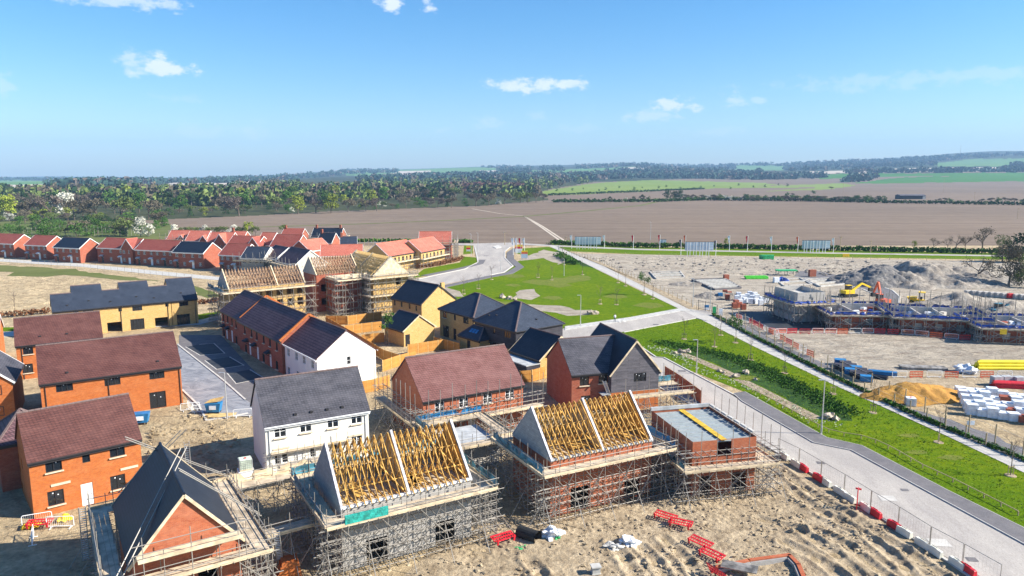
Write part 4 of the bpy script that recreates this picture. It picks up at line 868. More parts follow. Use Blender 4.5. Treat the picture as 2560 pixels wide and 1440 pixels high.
# ------------------------------------------------------------------ scaffolding
def scaffold(label, loc, rz, x0, x1, y0, y1, top, extra=1.6, sides='FRBL', bay=2.1, wd=1.1, gap=.35, deck=True, sheet_=None, lifts=None, r=.03, braces=True, rails=True, cat='scaffolding', group=None, net=None, lowdeck=(), raker=True, toe='timber_pale', boards='timber_board', mat='steel'):
    root = thing('scaffolding', label, cat, loc, rz, group); m = M[mat]; lifts = lifts or [z for z in (1.3, 2.7, 4.0, 5.4, 6.8, 8.2) if z < top-.6]+[top]
    if len(lifts) > 2: lifts = sorted(set(lifts+[.5]))
    S = {'F': ((x0, y0), (1, 0), (0, -1), x1-x0), 'B': ((x0, y1), (1, 0), (0, 1), x1-x0), 'L': ((x0, y0), (0, 1), (-1, 0), y1-y0), 'R': ((x1, y0), (0, 1), (1, 0), y1-y0)}
    j = lambda a=.06: rnd.uniform(-a, a)
    for s in sides:
        O, U, N, W = S[s]; P = lambda u, n, z: (O[0]+U[0]*u+N[0]*n, O[1]+U[1]*u+N[1]*n, z)
        a0, a1 = (-gap-wd, W+gap+wd) if s in 'FB' else (-gap-wd, W+gap+wd); nb = max(1, round((a1-a0)/bay)); step = (a1-a0)/nb
        for i in range(nb+1):
            u = a0+i*step
            for n, ex in ((gap, .35+rnd.random()*.9), (gap+wd, extra+rnd.random()*.7)):
                if s in 'LR' and (i in (0, nb)) and n > gap and ('F' in sides if i == 0 else 'B' in sides): continue
                rod('standard', P(u+j(), n+j(.03), .02), P(u+j(), n+j(.03), top+ex), r, m, root)
                if n > gap: rod('base_plate', P(u, n, 0), P(u, n, .05), .18, M['timber_pale'], root, 4)
        for li, z in enumerate(lifts):
            for n in (gap, gap+wd): rod('ledger', P(a0-.3-rnd.random()*.5, n, z+j(.03)), P(a1+.3+rnd.random()*.5, n, z+j(.03)), r, m, root)
            if 1:
                tb = MB()
                for i in range(nb*2+1): u = a0+i*step/2+j(); tb.tube(P(u, gap-.25, z+.06), P(u, gap+wd+.25+rnd.random()*.3, z+.06), r*.9, n=4, cap=False)
                tb.build('transoms', m, root)
        if braces:
            nbz = max(1, nb//2)
            for i in range(nbz):
                u = a0+(i+.1)*2*step; rod('brace', P(u, gap+wd+.05, .4), P(u+step*1.7, gap+wd+.05, min(top, 4.8)), r, m, root)
                rod('brace', P(u+step*1.9, gap+wd+.06, top*.4), P(u+step*.5, gap+wd+.06, top-.1), r, m, root); rod('brace', P(u+step*.9, gap+.06, .3), P(u+step*1.9, gap+.06, top*.7), r, m, root); rod('brace', P(u+step*rnd.random(), gap+wd, top*.45), P(u+step*rnd.random()*2, gap, .2), r, m, root)
            if raker:
                for i in range(0, nb+1, 2): u = a0+i*step; rod('raker', P(u, gap+wd+1.7, .1), P(u, gap+wd, 2.7), r, m, root)
        if rails:
            for dz in (.5, 1.0): rod('guardrail', P(a0-.2, gap+wd+.04, top+dz), P(a1+.2, gap+wd+.04, top+dz), r, m, root)
        for dz in ([top] if deck else [])+list(lowdeck):
            db = MB(); nn = 4; ww = (wd+.25)/nn
            for q in range(nn):
                u = a0
                while u < a1-.2:
                    l = min(3.4+rnd.random()*.5, a1-u); c = (gap-.1)+q*ww
                    pa, pb = P(u+.01, c+.012, 0), P(u+l-.02, c+ww-.012, 0); zz = dz+.11+rnd.random()*.012
                    db.box(min(pa[0], pb[0]), min(pa[1], pb[1]), zz, max(pa[0], pb[0]), max(pa[1], pb[1]), zz+.04); u += l
            db.build('deck_boards', M[boards], root)
            pa, pb = P(a0, gap+wd+.08, 0), P(a1, gap+wd+.12, 0)
            MB().box(min(pa[0], pb[0]), min(pa[1], pb[1]), dz+.02, max(pa[0], pb[0]), max(pa[1], pb[1]), dz+.30).build('toe_board', M[toe], root)
        if net and s in net:
            pa, pb = P(a0, gap+wd+.0, 0), P(a1, gap+wd+.03, 0)
            nn = MB(); u = a0; A_, B_ = Vector((pa[0], pa[1], 0)), Vector((P(a1, gap+wd, 0)[0], P(a1, gap+wd, 0)[1], 0)); LL = (B_-A_).length; D_ = (B_-A_).normalized(); u = 0; Nn = Vector((N[0], N[1], 0)); prev = None
            while u < LL:
                hi = top+.85+rnd.random()*.35; lo = top+.28+rnd.random()*.12; bl = Nn*rnd.uniform(-.02, .16); cur_ = (A_+D_*u+bl*.4+Vector((0, 0, lo)), A_+D_*u+bl+Vector((0, 0, (lo+hi)/2)), A_+D_*u+Vector((0, 0, hi)))
                if rnd.random() < .16: cur_ = (cur_[0], cur_[0]+Vector((0, 0, .04)), cur_[0]+Vector((0, 0, .08)))
                if prev: nn.poly([prev[0], cur_[0], cur_[1], prev[1]]); nn.poly([prev[1], cur_[1], cur_[2], prev[2]])
                prev = cur_; u += .35+rnd.random()*.3
            nn.build('safety_net', M[net[s]], root)
    return root
# ------------------------------------------------------------------ houses with open roof trusses
_tr = {}
M['capping'] = plain('capping', (.50, .48, .50), .4, .3, 3)
def truss_mesh(D, rise, mat):
    key = (round(D, 2), round(rise, 2), mat)
    if key not in _tr:
        mb = MB(); h = D/2; w = .06; d = .13
        mb.bar((0, -.35, -.0), (0, h, rise), w, d); mb.bar((0, D+.35, -.0), (0, h, rise), w, d); mb.bar((0, 0, .05), (0, D, .05), w, d)
        for a, b in (((.33*D, .05), (.18*D, rise*.36)), ((.33*D, .05), (.5*D, rise*.97)), ((.67*D, .05), (.5*D, rise*.97)), ((.67*D, .05), (.82*D, rise*.36)), ((.33*D, .05), (.3*D, rise*.6)), ((.67*D, .05), (.7*D, rise*.6))):
            mb.bar((0, a[0], a[1]), (0, b[0], b[1]), w, .1)
        _tr[key] = mb.mesh('roof_truss', M[mat])
    return _tr[key]
def truss_roof(root, x0, x1, y0, y1, ze, zr, mat='timber_gold', sp=.55, walls=(0, .5, 1), gmat='capping', lining=True, org=(0, 0, 0), rot=0, batten=0, bracing=True):
    Mx = Matrix.Translation(Vector(org))@Matrix.Rotation(rot, 4, 'Z'); D = y1-y0; rise = zr-ze; me = truss_mesh(D, rise, mat); L = x1-x0
    def put(n, mb, m): q = mb.build(n, m, root); q.matrix_local = Mx; return q
    for wv in walls:
        x = x0+wv*L; t = .12
        g = MB(); pr = [(y0-.1, ze-.15), (y0+D/2, zr+.08), (y1+.1, ze-.15)]
        g.v = [(x-t, a, b) for a, b in pr]+[(x+t, a, b) for a, b in pr]; g.f = [(0, 1, 2), (3, 5, 4), (0, 3, 4, 1), (1, 4, 5, 2), (2, 5, 3, 0)]; g.m = [0]*5
        put('gable_wall' if wv in (0, 1) else 'party_wall', g, M['blockwork'] if wv in (0, 1) else M['timber_pale'])
        c = MB(); c.bar((x, y0-.15, ze-.04), (x, y0+D/2, zr+.2), .2, .06).bar((x, y1+.15, ze-.04), (x, y0+D/2, zr+.2), .2, .06); put('silver_capping', c, M[gmat])
        if lining and wv == 1:
            g = MB(); x -= t+.03; g.v = [(x-.02, a, b) for a, b in pr]+[(x+.02, a, b) for a, b in pr]; g.f = [(0, 1, 2), (3, 5, 4), (0, 3, 4, 1), (1, 4, 5, 2), (2, 5, 3, 0)]; g.m = [0]*5; put('timber_lining', g, M[mat])
    n = int(L/sp)
    for i in range(1, n):
        x = x0+i*L/n+rnd.uniform(-.03, .03)
        if any(abs(x-(x0+wv*L)) < .2 for wv in walls): continue
        o = obj('roof_truss', me, root); o.matrix_local = Mx@Matrix.Translation((x, y0, ze))
    if bracing:
        b = MB()
        for f in (.28, .62):
            b.bar((x0+.2, y0+D/2*f, ze+rise*f-.12), (x1-.2, y0+D/2*f, ze+rise*f-.12), .1, .04); b.bar((x0+.2, y1-D/2*f, ze+rise*f-.12), (x1-.2, y1-D/2*f, ze+rise*f-.12), .1, .04)
        put('binder', b, M[mat])
        for q, (a0, a1) in enumerate(((.03, .47), (.53, .97))):
            for sgn in (0, 1):
                u0, u1 = (a0, a1) if sgn else (a1, a0)
                put('diagonal_brace', MB().bar((x0+L*u0, y0+.3, ze+.2), (x0+L*(.5*u0+.5*u1), y0+D/2-.2, zr-.45), .12, .05), M[mat])
                put('diagonal_brace', MB().bar((x0+L*u0, y1-.6, ze+.35), (x0+L*(.55*u0+.45*u1), y0+D/2+.4, zr-.6), .12, .05), M[mat])
        for q in range(3): x = x0+L*rnd.random()*.9; put('loose_boards', MB().box(x, y0+D*.15, ze+.12, x+.8, y0+D*.45, ze+.2), M[mat])
    if batten:
        b = MB()
        for i in range(batten):
            f = (i+.5)/batten
            b.bar((x0, y0+D/2*f, ze+rise*f+.08), (x1, y0+D/2*f, ze+rise*f+.08), .06, .04)
        put('battens', b, M[mat])
def floor_deck(root, x0, x1, y0, y1, z, mat='timber_board', org=(0, 0, 0), rot=0):
    Mx = Matrix.Translation(Vector(org))@Matrix.Rotation(rot, 4, 'Z'); q = MB().box(x0, y0, z-.2, x1, y1, z).build('floor', M[mat], root); q.matrix_local = Mx
# T1: blockwork house in the centre foreground
A = G(850, 1274, 5.1); TR1 = R(30); VO = ('void', 1.7, 2.0)
r = thing('unfinished_house', 'blockwork house with open golden roof trusses, lowest of the two scaffolded truss roofs', 'house', (A.x, A.y, 0), TR1)
mx, e = block(r, 11.1, 7.6, 5.1, 8.9, 'blockwork', 'timber', [('F', 943, 1382, VO), ('F', 1113, 1340, VO)], kind='gable', noroof=True, o=.1, ox=.1, z0=0)
floor_deck(r, .2, 10.9, .2, 7.4, 4.9); truss_roof(r, .15, 10.95, .1, 7.5, 5.1, 8.9)
MB().box(.05, -.02, 5.02, 11.05, .2, 5.2).build('wall_plate', M['white_sheet'], r)
for x, w_ in ((3.2, 1.4), (6.2, 1.0), (9.2, 1.6)): MB().box(x-w_/2, .02, 4.0, x+w_/2, .1, 4.35).build('brick_panel', M['brick_red'], r)
for px in ((943, 1382), (1113, 1340)): pass
scaffold('tube scaffolding round the blockwork house in the centre foreground', r.location, TR1, 0, 11.1, 0, 7.6, 4.4, net={'L': 'cyan_sheet', 'R': 'cyan_sheet', 'B': 'cyan_sheet'}, bay=1.55, extra=1.3, lifts=[.5, 1.3, 2.0, 2.7, 3.5, 4.4])
T1 = r
q = MB().box(-.1, -1.6, 4.6, 3.2, -1.42, 5.25).build('netting', M['teal_net'], None, r.location, TR1); tag(q, 'teal debris netting on the front corner of the foreground scaffold', 'netting')
# T2: brick house to its right
A = G(1376, 1152, 5.3); TR2 = R(27)
r = thing('unfinished_house', 'red brick house with open golden roof trusses, upper right of the two truss roofs', 'house', (A.x, A.y, 0), TR2)
mx, e = block(r, 11.1, 7.4, 5.3, 8.9, 'brick_pink', 'timber', [('F', 1449, 1258, ('void', 1.9, 2.2)), ('F', 1579, 1226, ('void', 1.7, 1.9))], kind='gable', noroof=True, o=.1, ox=.1)
floor_deck(r, .2, 10.9, .2, 7.2, 5.1); truss_roof(r, .15, 10.95, .1, 7.3, 5.3, 8.9)
MB().box(.05, -.02, 5.2, 11.05, .2, 5.38).build('wall_plate', M['grey_board'], r)
scaffold('tube scaffolding round the red brick house with the truss roof', r.location, TR2, 0, 11.1, 0, 7.4, 4.5, net={'L': 'cyan_sheet', 'R': 'blue_plastic'}, bay=1.55, extra=1.5, lifts=[.5, 1.3, 2.0, 2.7, 3.5, 4.5])
# T3: brick box under a grey membrane
A = G(1732, 1102, 5.6); TR3 = R(13)
r = thing('unfinished_house', 'roofless red brick house covered by a grey membrane with a yellow strip', 'house', (A.x, A.y, 0), TR3)
mx, e = block(r, 6.6, 9.4, 5.6, 5.6, 'brick_pink', 'grey_board', [('F', 1.4, 1.2, ('void', 1.3, 2.0)), ('F', 4.9, 1.2, ('void', 1.5, 2.1)), ('F', 3.2, 4.6, ('void', 1.5, 1.6))], kind='flat', noroof=True, o=.05, ox=.05)
MB().box(.15, .2, 5.15, 6.45, 9.2, 5.2).build('membrane', M['membrane'], r)
for i in range(9): MB().box(.2, .7+i, 5.2, 6.4, .74+i, 5.3).build('joist', M['galv'], r)
MB().box(3.0, .2, 5.31, 3.6, 9.2, 5.36).build('yellow_strip', M['strip_yellow'], r)
MB().box(-.02, 9.3, 5.4, 6.6, 9.5, 5.75).build('parapet', M['grey_board'], r)
for i in range(7): MB().box(6.45, .6+i*1.25, 5.6, 6.7, 1.6+i*1.25, 5.78).build('coping', M['kerb'], r)
scaffold('tube scaffolding round the roofless brick house nearest the access road', r.location, TR3, 0, 6.6, 0, 9.4, 3.1, extra=3.4, bay=1.6, lifts=[.5, 1.3, 2.2, 3.1, 4.6], net={'L': 'cyan_sheet'}, toe='timber_pale')
# H18: black felt roof bottom left
A = G(319, 1424, 5.0); T18 = R(33)
r = thing('unfinished_house', 'brick house with a steep black roof wrapped in scaffolding at the bottom left', 'house', (A.x, A.y, 0), T18)
block(r, 10.8, 7.2, 5.0, 9.2, 'brick_pink', 'tile_black', [('L', 2.2, 3.2, ('void', 1.2, 1.1)), ('L', 5.0, 3.2, ('void', 1.1, 1.1)), ('L', 3.4, .9, ('void', 2.2, 2.0))], org=(7.2, 0, 0), rot=R(90), verge='timber_pale', ridge='tile_black', gutter=False)
MB().box(.1, -1.0, 4.4, 7.1, -.3, 4.45).build('rubble', M['grey_board'], r)
s18 = scaffold('tube scaffolding round the black roofed brick house at the bottom left', r.location, T18, 0, 7.2, 0, 10.8, 4.3, extra=1.5, bay=1.8, lowdeck=())
m_ = M['steel']
for a, b in (((-.9, -1.2, 5.0), (4.4, 6.0, 10.2)), ((-.5, -1.2, 5.0), (4.8, 6.0, 10.2)), ((3.8, 3, 9.7), (9.2, 3.5, 4.7)), ((3.8, 3.5, 9.7), (9.2, 4.0, 4.7)), ((1.2, 9.6, 10.4), (8.6, 12.2, 4.8)), ((1.2, 10.2, 10.4), (8.6, 12.7, 4.8)), ((1.0, 12.6, 5.2), (5.6, 11.2, 9.8)), ((.6, 12.6, 5.2), (5.2, 11.2, 9.8))): rod('roof_tube', a, b, .04, m_, s18)
MB().box(.5, -1.5, 5.85, 6.8, -.4, 5.93).box(.5, -1.55, 5.9, 6.8, -1.5, 6.15).build('upper_deck', M['timber_pale'], s18)
for x in (.8, 3.6, 6.5): rod('standard', (x, -1.5, .1), (x, -1.5, 7.6), .03, m_, s18)
for z in (6.5, 7.1): rod('guardrail', (.2, -1.55, z), (7.2, -1.55, z), .03, m_, s18)
# low foreground scaffold between the two houses
A = G(560, 1330, 3.4)
s = scaffold('low lean scaffold deck in shadow between the black roof and the blockwork house', (A.x+2.6, A.y+.6, 0), T18, 0, 5.2, 0, 8.0, 3.2, sides='FBR', bay=1.8, extra=1.1, net={'B': 'timber_pale', 'R': 'cyan_sheet'}, toe='timber_pale')
s = scaffold('loading bay scaffold beside the white rendered house', G(730, 1150, 2.5)*1+Vector((0, 0, -2.5)), TR1, 0, 5.4, 0, 2.2, 2.3, sides='FB', bay=1.8, extra=2.2, net={'B': 'cyan_sheet'})
# scaffold around the pink roofed brick house and its garage
A = G(1057, 1005, 5.1); P6 = (A.x, A.y, 0)
scaffold('tube scaffolding in front of the red brick house with the pinkish roof', P6, R(30), 0, 13.2, 0, 10, 2.6, extra=3.9, sides='FL', bay=1.5, r=.038, lifts=[1.3, 2.6, 4.2])
A = G(1225, 1130, 2.4)
r = thing('block_shed', 'low unfinished blockwork building packed with scaffolding between the two truss roofs', 'outbuilding', (A.x-3.5, A.y+.3, 0), TR2)
block(r, 5.0, 6.0, 2.5, 2.5, 'block_pale', 'grey_board', [], kind='flat', o=.05, ox=.05)
scaffold('short scaffold tower round the low blockwork building between the truss roofs', r.location, TR2, 0, 5.0, 0, 6.0, 3.0, extra=1.8, bay=1.7, net={'B': 'blue_plastic', 'L': 'cyan_sheet'}, raker=False)
# scaffold tower by the dark gabled house
A = G(1625, 985, 2.6)
scaffold('narrow scaffold with blue sheeting in front of the dark clad gable', (A.x-2.5, A.y-.5, 0), R(17), 0, 6.5, 0, 2.0, 2.6, sides='FB', extra=2.4, bay=1.7, net={'B': 'cyan_sheet'})
# ------------------------------------------------------------------ middle apartments with timber roofs
A = G(571, 724, 7.6); RA = R(37)
r = thing('unfinished_apartments', 'L shaped yellow brick apartments with bare timber roof frames beside the curving road', 'apartments', (A.x, A.y, 0), RA)
Wi = (Matrix.Translation(r.location)@Matrix.Rotation(RA, 4, 'Z')).inverted()
def YB(u, z, w=1.3, h=1.5): return ('F', u, z, ('void', w, h))
block(r, 15.4, 7.6, 7.6, 10.8, 'brick_yellow', 'timber', [YB(1.5+2.1*i, z) for i in range(7) for z in (3.9, 6.3)], noroof=True, o=.1, ox=.1); floor_deck(r, .2, 15.2, .2, 7.4, 7.4)
truss_roof(r, .1, 15.3, .1, 7.5, 7.6, 11.0, mat='timber_pink', sp=.6, walls=(0, .63, 1), lining=False, gmat='timber_pale')
pb = Wi@G(790, 687, 8.2); LBm = 10.0
block(r, LBm, 7.6, 8.2, 11.4, 'brick_red', 'timber', [YB(1.6+2.2*i, z) for i in range(4) for z in (2.2, 5.2)], noroof=True, o=.1, ox=.1, org=(pb.x, pb.y, 0)); floor_deck(r, .2, LBm-.2, .2, 7.4, 8.0, org=(pb.x, pb.y, 0))
truss_roof(r, .1, LBm-.1, .1, 7.5, 8.2, 11.6, mat='timber_pink', sp=.6, walls=(0, 1), lining=False, gmat='timber_pale', org=(pb.x, pb.y, 0), batten=6)
pc = Wi@G(932, 690, 8.2)
block(r, 17.0, 8.6, 8.2, 11.8, 'brick_yellow', 'timber', [('L', 2.4, 6.5, ('void', 1.2, 1.4)), ('L', 2.4, 3.6, ('void', 1.2, 1.4))]+[('B', 1.8+2.3*i, z, ('void', 1.3, 1.5)) for i in range(3) for z in (2, 4.7)], noroof=True, o=.1, ox=.1, org=(pc.x+8.6, pc.y, 0), rot=R(90)); floor_deck(r, .2, 16.8, .2, 8.4, 8.0, org=(pc.x+8.6, pc.y, 0), rot=R(90))
truss_roof(r, .1, 16.9, .1, 8.5, 8.2, 12.0, mat='timber', sp=.6, walls=(0, .5, 1), lining=False, gmat='timber_pale', org=(pc.x+8.6, pc.y, 0), rot=R(90), batten=12, bracing=False)
q = MB().poly([(.0, .0, 8.2), (8.6, .0, 8.2), (4.3, .0, 11.8)]).build('gable_sheathing', M['timber_pale'], r, (pc.x, pc.y-.06, 0))
MB().box(pb.x+2, pb.y-5.5, 7.6, pc.x-.3, pb.y-.3, 7.8).build('flat_roof_deck', M['timber_pale'], r)
for i in range(3): MB().box(pb.x+3+i*2.6, pb.y-6.2, 7.7, pb.x+5+i*2.6, pb.y-6.1, 8.6).build('hoarding_panel', M['timber_pale'], r)
MB().box(pb.x+2.3, pb.y-4.6, 0, pc.x-.5, pb.y-.3, 7.55).build('recessed_wall', M['brick_red'], r)
loc = r.location
scaffold('tall scaffolding along the left wing of the unfinished apartments', loc, RA, 0, 15.4, 0, 7.6, 6.9, sides='FLB', extra=1.4, bay=2.2, r=.04, net={'L': 'cyan_sheet'}, raker=False)
def child_at(x, y): v = Matrix.Rotation(RA, 4, 'Z')@Vector((x, y, 0)); return (loc[0]+v.x, loc[1]+v.y, 0)
scaffold('tall scaffolding on the right wing of the unfinished apartments', child_at(pc.x, pc.y), RA, 0, 8.6, 0, 17, 7.6, sides='FLR', extra=1.4, bay=2.0, r=.045, raker=False, lowdeck=(3.8,))
scaffold('scaffold stair tower in the shaded recess of the unfinished apartments', child_at(pb.x+3, pb.y-6.0), RA, 0, 5.5, 0, 3, 7.4, sides='FRL', extra=1.2, bay=1.6, r=.045, raker=False)
# scaffolding of the estate houses
sg = 'scaffolding on the far estate'
for lab, px, py, dn, L, D, top in (('light scaffolding round the slate roofed pale block house', 600, 645, -12, 8, 8.5, 4.2), ('light scaffolding round the left plum roofed house', 655, 641, -50, 7, 8.5, 4.4), ('light scaffolding round the right plum roofed house', 690, 652, -50, 11, 9.5, 4.4),
        ('scaffolding along the left yellow house with the red roof', 972, 641, 62, 14, 9.5, 2.8), ('scaffolding along the right yellow house with the red roof', 1054, 631, 66, 14, 9.5, 2.8), ('scaffolding on the tall red roofed house at the end of the estate', 1046, 611, 2, 12, 8.5, 5.5), ('scaffolding at the back left corner of the estate', 414, 600, -4, 7, 9, 5.0), ('scaffolding round the black roofed twin chimney house', 776, 593, -4, 11, 9, 4.6)):
    A = G(px, py, 5.0); scaffold(lab, (A.x, A.y, 0), R(dn), 0, L, 0, D, top, sides='FR', extra=2.2, bay=2.4, r=.05, raker=False, group=sg, braces=False)
# ------------------------------------------------------------------ vegetation
def leafmat(name, c, var=.35):
    m, nt, b = nmat(name); v = coord(nt, 'Object')
    c1 = mixc(nt, noi(nt, 1.1, 3, vec=v, lo=.3, hi=.7), tuple(x*(1-var) for x in c), tuple(x*(1+var) for x in c))
    oi = nt.nodes.new('ShaderNodeObjectInfo'); h = nt.nodes.new('ShaderNodeHueSaturation'); mr = nt.nodes.new('ShaderNodeMapRange'); nt.links.new(oi.outputs['Random'], mr.inputs[0]); mr.inputs[3].default_value = .7; mr.inputs[4].default_value = 1.25
    nt.links.new(mr.outputs[0], h.inputs['Value']); nt.links.new(c1, h.inputs['Color']); nt.links.new(h.outputs[0], b.inputs['Base Color'])
    b.inputs['Roughness'].default_value = .8; b.inputs['Specular IOR Level'].default_value = .15; return m
LM = {'green': leafmat('leaf_green', (.06, .13, .02)), 'dark': leafmat('leaf_dark', (.03, .065, .02)), 'lime': leafmat('leaf_lime', (.22, .26, .03)), 'olive': leafmat('leaf_olive', (.115, .15, .04)), 'brown': leafmat('twig_brown', (.125, .105, .07)),
      'purple': leafmat('twig_purple', (.125, .098, .08)), 'blossom': leafmat('blossom', (.62, .6, .5), .25), 'hedge': leafmat('hedge_leaf', (.045, .115, .008)), 'rust': leafmat('rust_leaf', (.2, .09, .04)), 'bark': plain('bark', (.13, .10, .075), .9, .3, 3), 'blue': leafmat('far_wood', (.03, .065, .05)), 'flower': leafmat('flower_white', (.6, .62, .45), .2)}
LM['twigbush'] = LM['brown']; LM['olivebush'] = LM['olive']
def leaves(mb, c, r, n, s, rn, flat=.6, m=0, shell=.35):
    for _ in range(n):
        a = rn.random()*6.283; z = rn.uniform(-1, 1); q = math.sqrt(1-z*z); k = (shell+(1-shell)*rn.random())**.5
        p = Vector((c[0]+r[0]*k*q*math.cos(a), c[1]+r[1]*k*q*math.sin(a), c[2]+r[2]*k*z))
        d = Vector((rn.gauss(0, 1), rn.gauss(0, 1), rn.gauss(0, flat))).normalized(); e = d.orthogonal().normalized()*s*rn.uniform(.6, 1.2); f = d.cross(e).normalized()*s*rn.uniform(.5, 1.1)
        mb.poly([p-e, p-f*.8, p+e*rn.uniform(.7, 1.1), p+f], m)
def branch(mb, p, d, l, r, depth, rn, tips, spread=.55, n=3):
    q = p+d*l; mb.tube(p, q, r, r*.62, n=n if r < .08 else 5, cap=False)
    if depth == 0: tips.append(q); return
    k = 3 if depth > 1 else 3
    for i in range(k):
        e = (d+Vector((rn.gauss(0, spread), rn.gauss(0, spread), rn.gauss(.12, spread*.5)))).normalized(); branch(mb, p+d*l*rn.uniform(.7, 1), e, l*rn.uniform(.6, .82), r*.58, depth-1, rn, tips, spread, n)
_tp = {}
def tree_proto(kind, v=0, fine=1.0):
    "trunk and crown meshes of a tree about 10 m tall"
    key = (kind, v, fine)
    if key in _tp: return _tp[key]
    rn = random.Random(hash(kind) % 1 + v*17+len(kind)*5); t = MB(); c = MB()
    if kind in ('brown', 'purple', 'olive') and fine <= 1.01 or kind in ('bare', 'barefine'):
        tips = []; branch(t, Vector((0, 0, 0)), Vector((rn.gauss(0, .05), rn.gauss(0, .05), 1)).normalized(), 2.9, .26, 0, rn, tips)
        tips = []; dep = 4 if kind != 'barefine' else 5
        for i in range(5 if dep == 4 else 4): branch(c if kind == 'barefine' else t, Vector((0, 0, 2.2+.5*i*.6)), Vector((rn.gauss(0, .7), rn.gauss(0, .7), .9)).normalized(), 2.3, .15, dep-2 if kind != 'barefine' else 4, rn, tips, .42)
        cm = LM['brown'] if kind in ('bare', 'barefine') else LM[kind]
        if kind == 'bare':
            for q in tips: leaves(c, q, (1.0, 1.0, .9), 9, .16, rn)
        elif kind == 'barefine': leaves(c, (0, 0, 6.5), (3.6, 3.6, 3.2), 160, .06, rn); cm = LM['bark']
        else:
            for q in tips: leaves(c, q, (1.5, 1.5, 1.3), 16, .30 if kind != 'olive' else .34, rn, shell=.1)
    elif kind == 'conifer':
        t.tube((0, 0, 0), (0, 0, 9), .2, .03, n=5)
        for i in range(16): z = 1.2+i*.55; leaves(c, (0, 0, z), (2.4*(1-i/17.5), 2.4*(1-i/17.5), .5), 26, .42, rn, shell=.5)
    else:
        cm = LM[kind]; t.tube((0, 0, 0), (0, 0, 3.2), .24, .16, n=6)
        for i in range(5): a = rn.random()*6.28; t.tube((0, 0, 1.8+i*.3), (1.9*math.cos(a), 1.9*math.sin(a), 4.6+rn.random()*2), .12, .03, n=4)
        bush = kind in ('blossom',) or v >= 10
        for i in range(15):
            a = rn.random()*6.283; z = rn.uniform(1.2 if bush else 2.8, 8.6); rr = (3.1 if z < 6.5 else 2.2)*rn.uniform(.35, 1)
            s_ = rn.uniform(1.1, 1.9); leaves(c, (rr*math.cos(a), rr*math.sin(a), z), (s_, s_, s_*.85), int(46*fine), .36/fine**.5, rn)
    if kind == 'conifer': cm = LM['dark']
    _tp[key] = (t.mesh('trunk', LM['bark']), c.mesh('crown', cm)); return _tp[key]
def plant(kind, px, py, h, label, group=None, v=0, name='tree', cat='tree', fine=1.0, wx=1.0, P=None, jz=0):
    P = P or T(px, py); t, c = tree_proto(kind, v, fine); s = h/9.6
    o = thing(name, label, cat, (P.x, P.y, P.z+jz-.03), rnd.random()*6.28, group); o.scale = (s*wx, s*wx, s)
    obj('trunk', t, o); obj('crown', c, o); return o
def hpx(py, top): return CAMH*(py-top)/(py-430)
def ORD(i): return ('first', 'second', 'third', 'fourth', 'fifth', 'sixth', 'seventh', 'eighth', 'ninth', 'tenth', 'eleventh', 'twelfth', 'thirteenth', 'fourteenth', 'fifteenth', 'sixteenth', 'seventeenth', 'eighteenth', 'nineteenth', 'twentieth')[i] if i < 20 else 'twenty-%s' % ORD(i-20)
WG = 'trees of the wood behind the estate'
for i, (x, y, t_, k) in enumerate([(128, 548, 477, 'purple'), (186, 550, 488, 'brown'), (240, 548, 484, 'brown'), (305, 553, 481, 'olive'), (372, 548, 488, 'brown'), (70, 548, 492, 'brown'), (20, 550, 486, 'lime'), (598, 541, 481, 'purple'), (745, 535, 485, 'lime'), (790, 533, 490, 'purple'), (828, 533, 481, 'lime'), (690, 528, 482, 'olive'),
        (870, 530, 488, 'brown'), (915, 528, 487, 'brown'), (942, 528, 487, 'purple'), (1015, 520, 485, 'brown'), (1095, 519, 487, 'purple'), (1128, 520, 487, 'brown'), (1190, 516, 475, 'purple'), (1222, 514, 476, 'brown'), (1262, 511, 474, 'brown'), (1300, 508, 473, 'olive'), (1340, 506, 473, 'brown'), (1358, 505, 478, 'brown'), (1320, 508, 475, 'olive')]):
    plant(k, x, y, hpx(y, t_), {'purple': 'reddish brown leafless tree at the front edge of the wood', 'brown': 'brown leafless tree at the front edge of the wood', 'olive': 'olive budding tree at the front edge of the wood', 'lime': 'fresh yellow green tree at the front edge of the wood'}[k], WG, v=i % 3, wx=1.15)
rn = random.Random(5)
KL = {'green': 'mid green rounded tree in the wood', 'dark': 'dark green tree in the wood', 'lime': 'yellow green budding tree in the wood', 'olive': 'olive brown budding tree in the wood', 'brown': 'brown leafless tree in the wood', 'purple': 'reddish leafless tree in the wood', 'blossom': 'low white blossoming bush in the wood', 'conifer': 'dark conifer in the wood'}
def edge_y(x):   # front edge of the wood
    P = [(-300, 560), (0, 556), (270, 554), (330, 550), (600, 541), (840, 530), (1190, 517), (1370, 504)]
    for (a, ya), (b, yb) in zip(P, P[1:]):
        if x <= b: return ya+(yb-ya)*(x-a)/(b-a)
    return 504
for i in range(205):
    x = rn.uniform(-60, 1365); e = edge_y(x); d = rn.random()**1.3*42; y = e-2-d
    if y < 497: continue
    k = rn.choice(['green', 'green', 'dark', 'lime', 'olive', 'brown', 'green', 'blossom', 'conifer', 'purple'] if d < 14 else ['brown', 'green', 'purple', 'olive', 'lime', 'dark', 'brown', 'conifer'])
    h = rn.uniform(4, 8) if d < 12 else rn.uniform(10, 17)
    plant(k, x, y, h, KL[k], WG, v=(10 if d < 12 and k in ('green', 'dark', 'lime') else 0)+i % 3, wx=1.5 if d < 12 else 1.15)
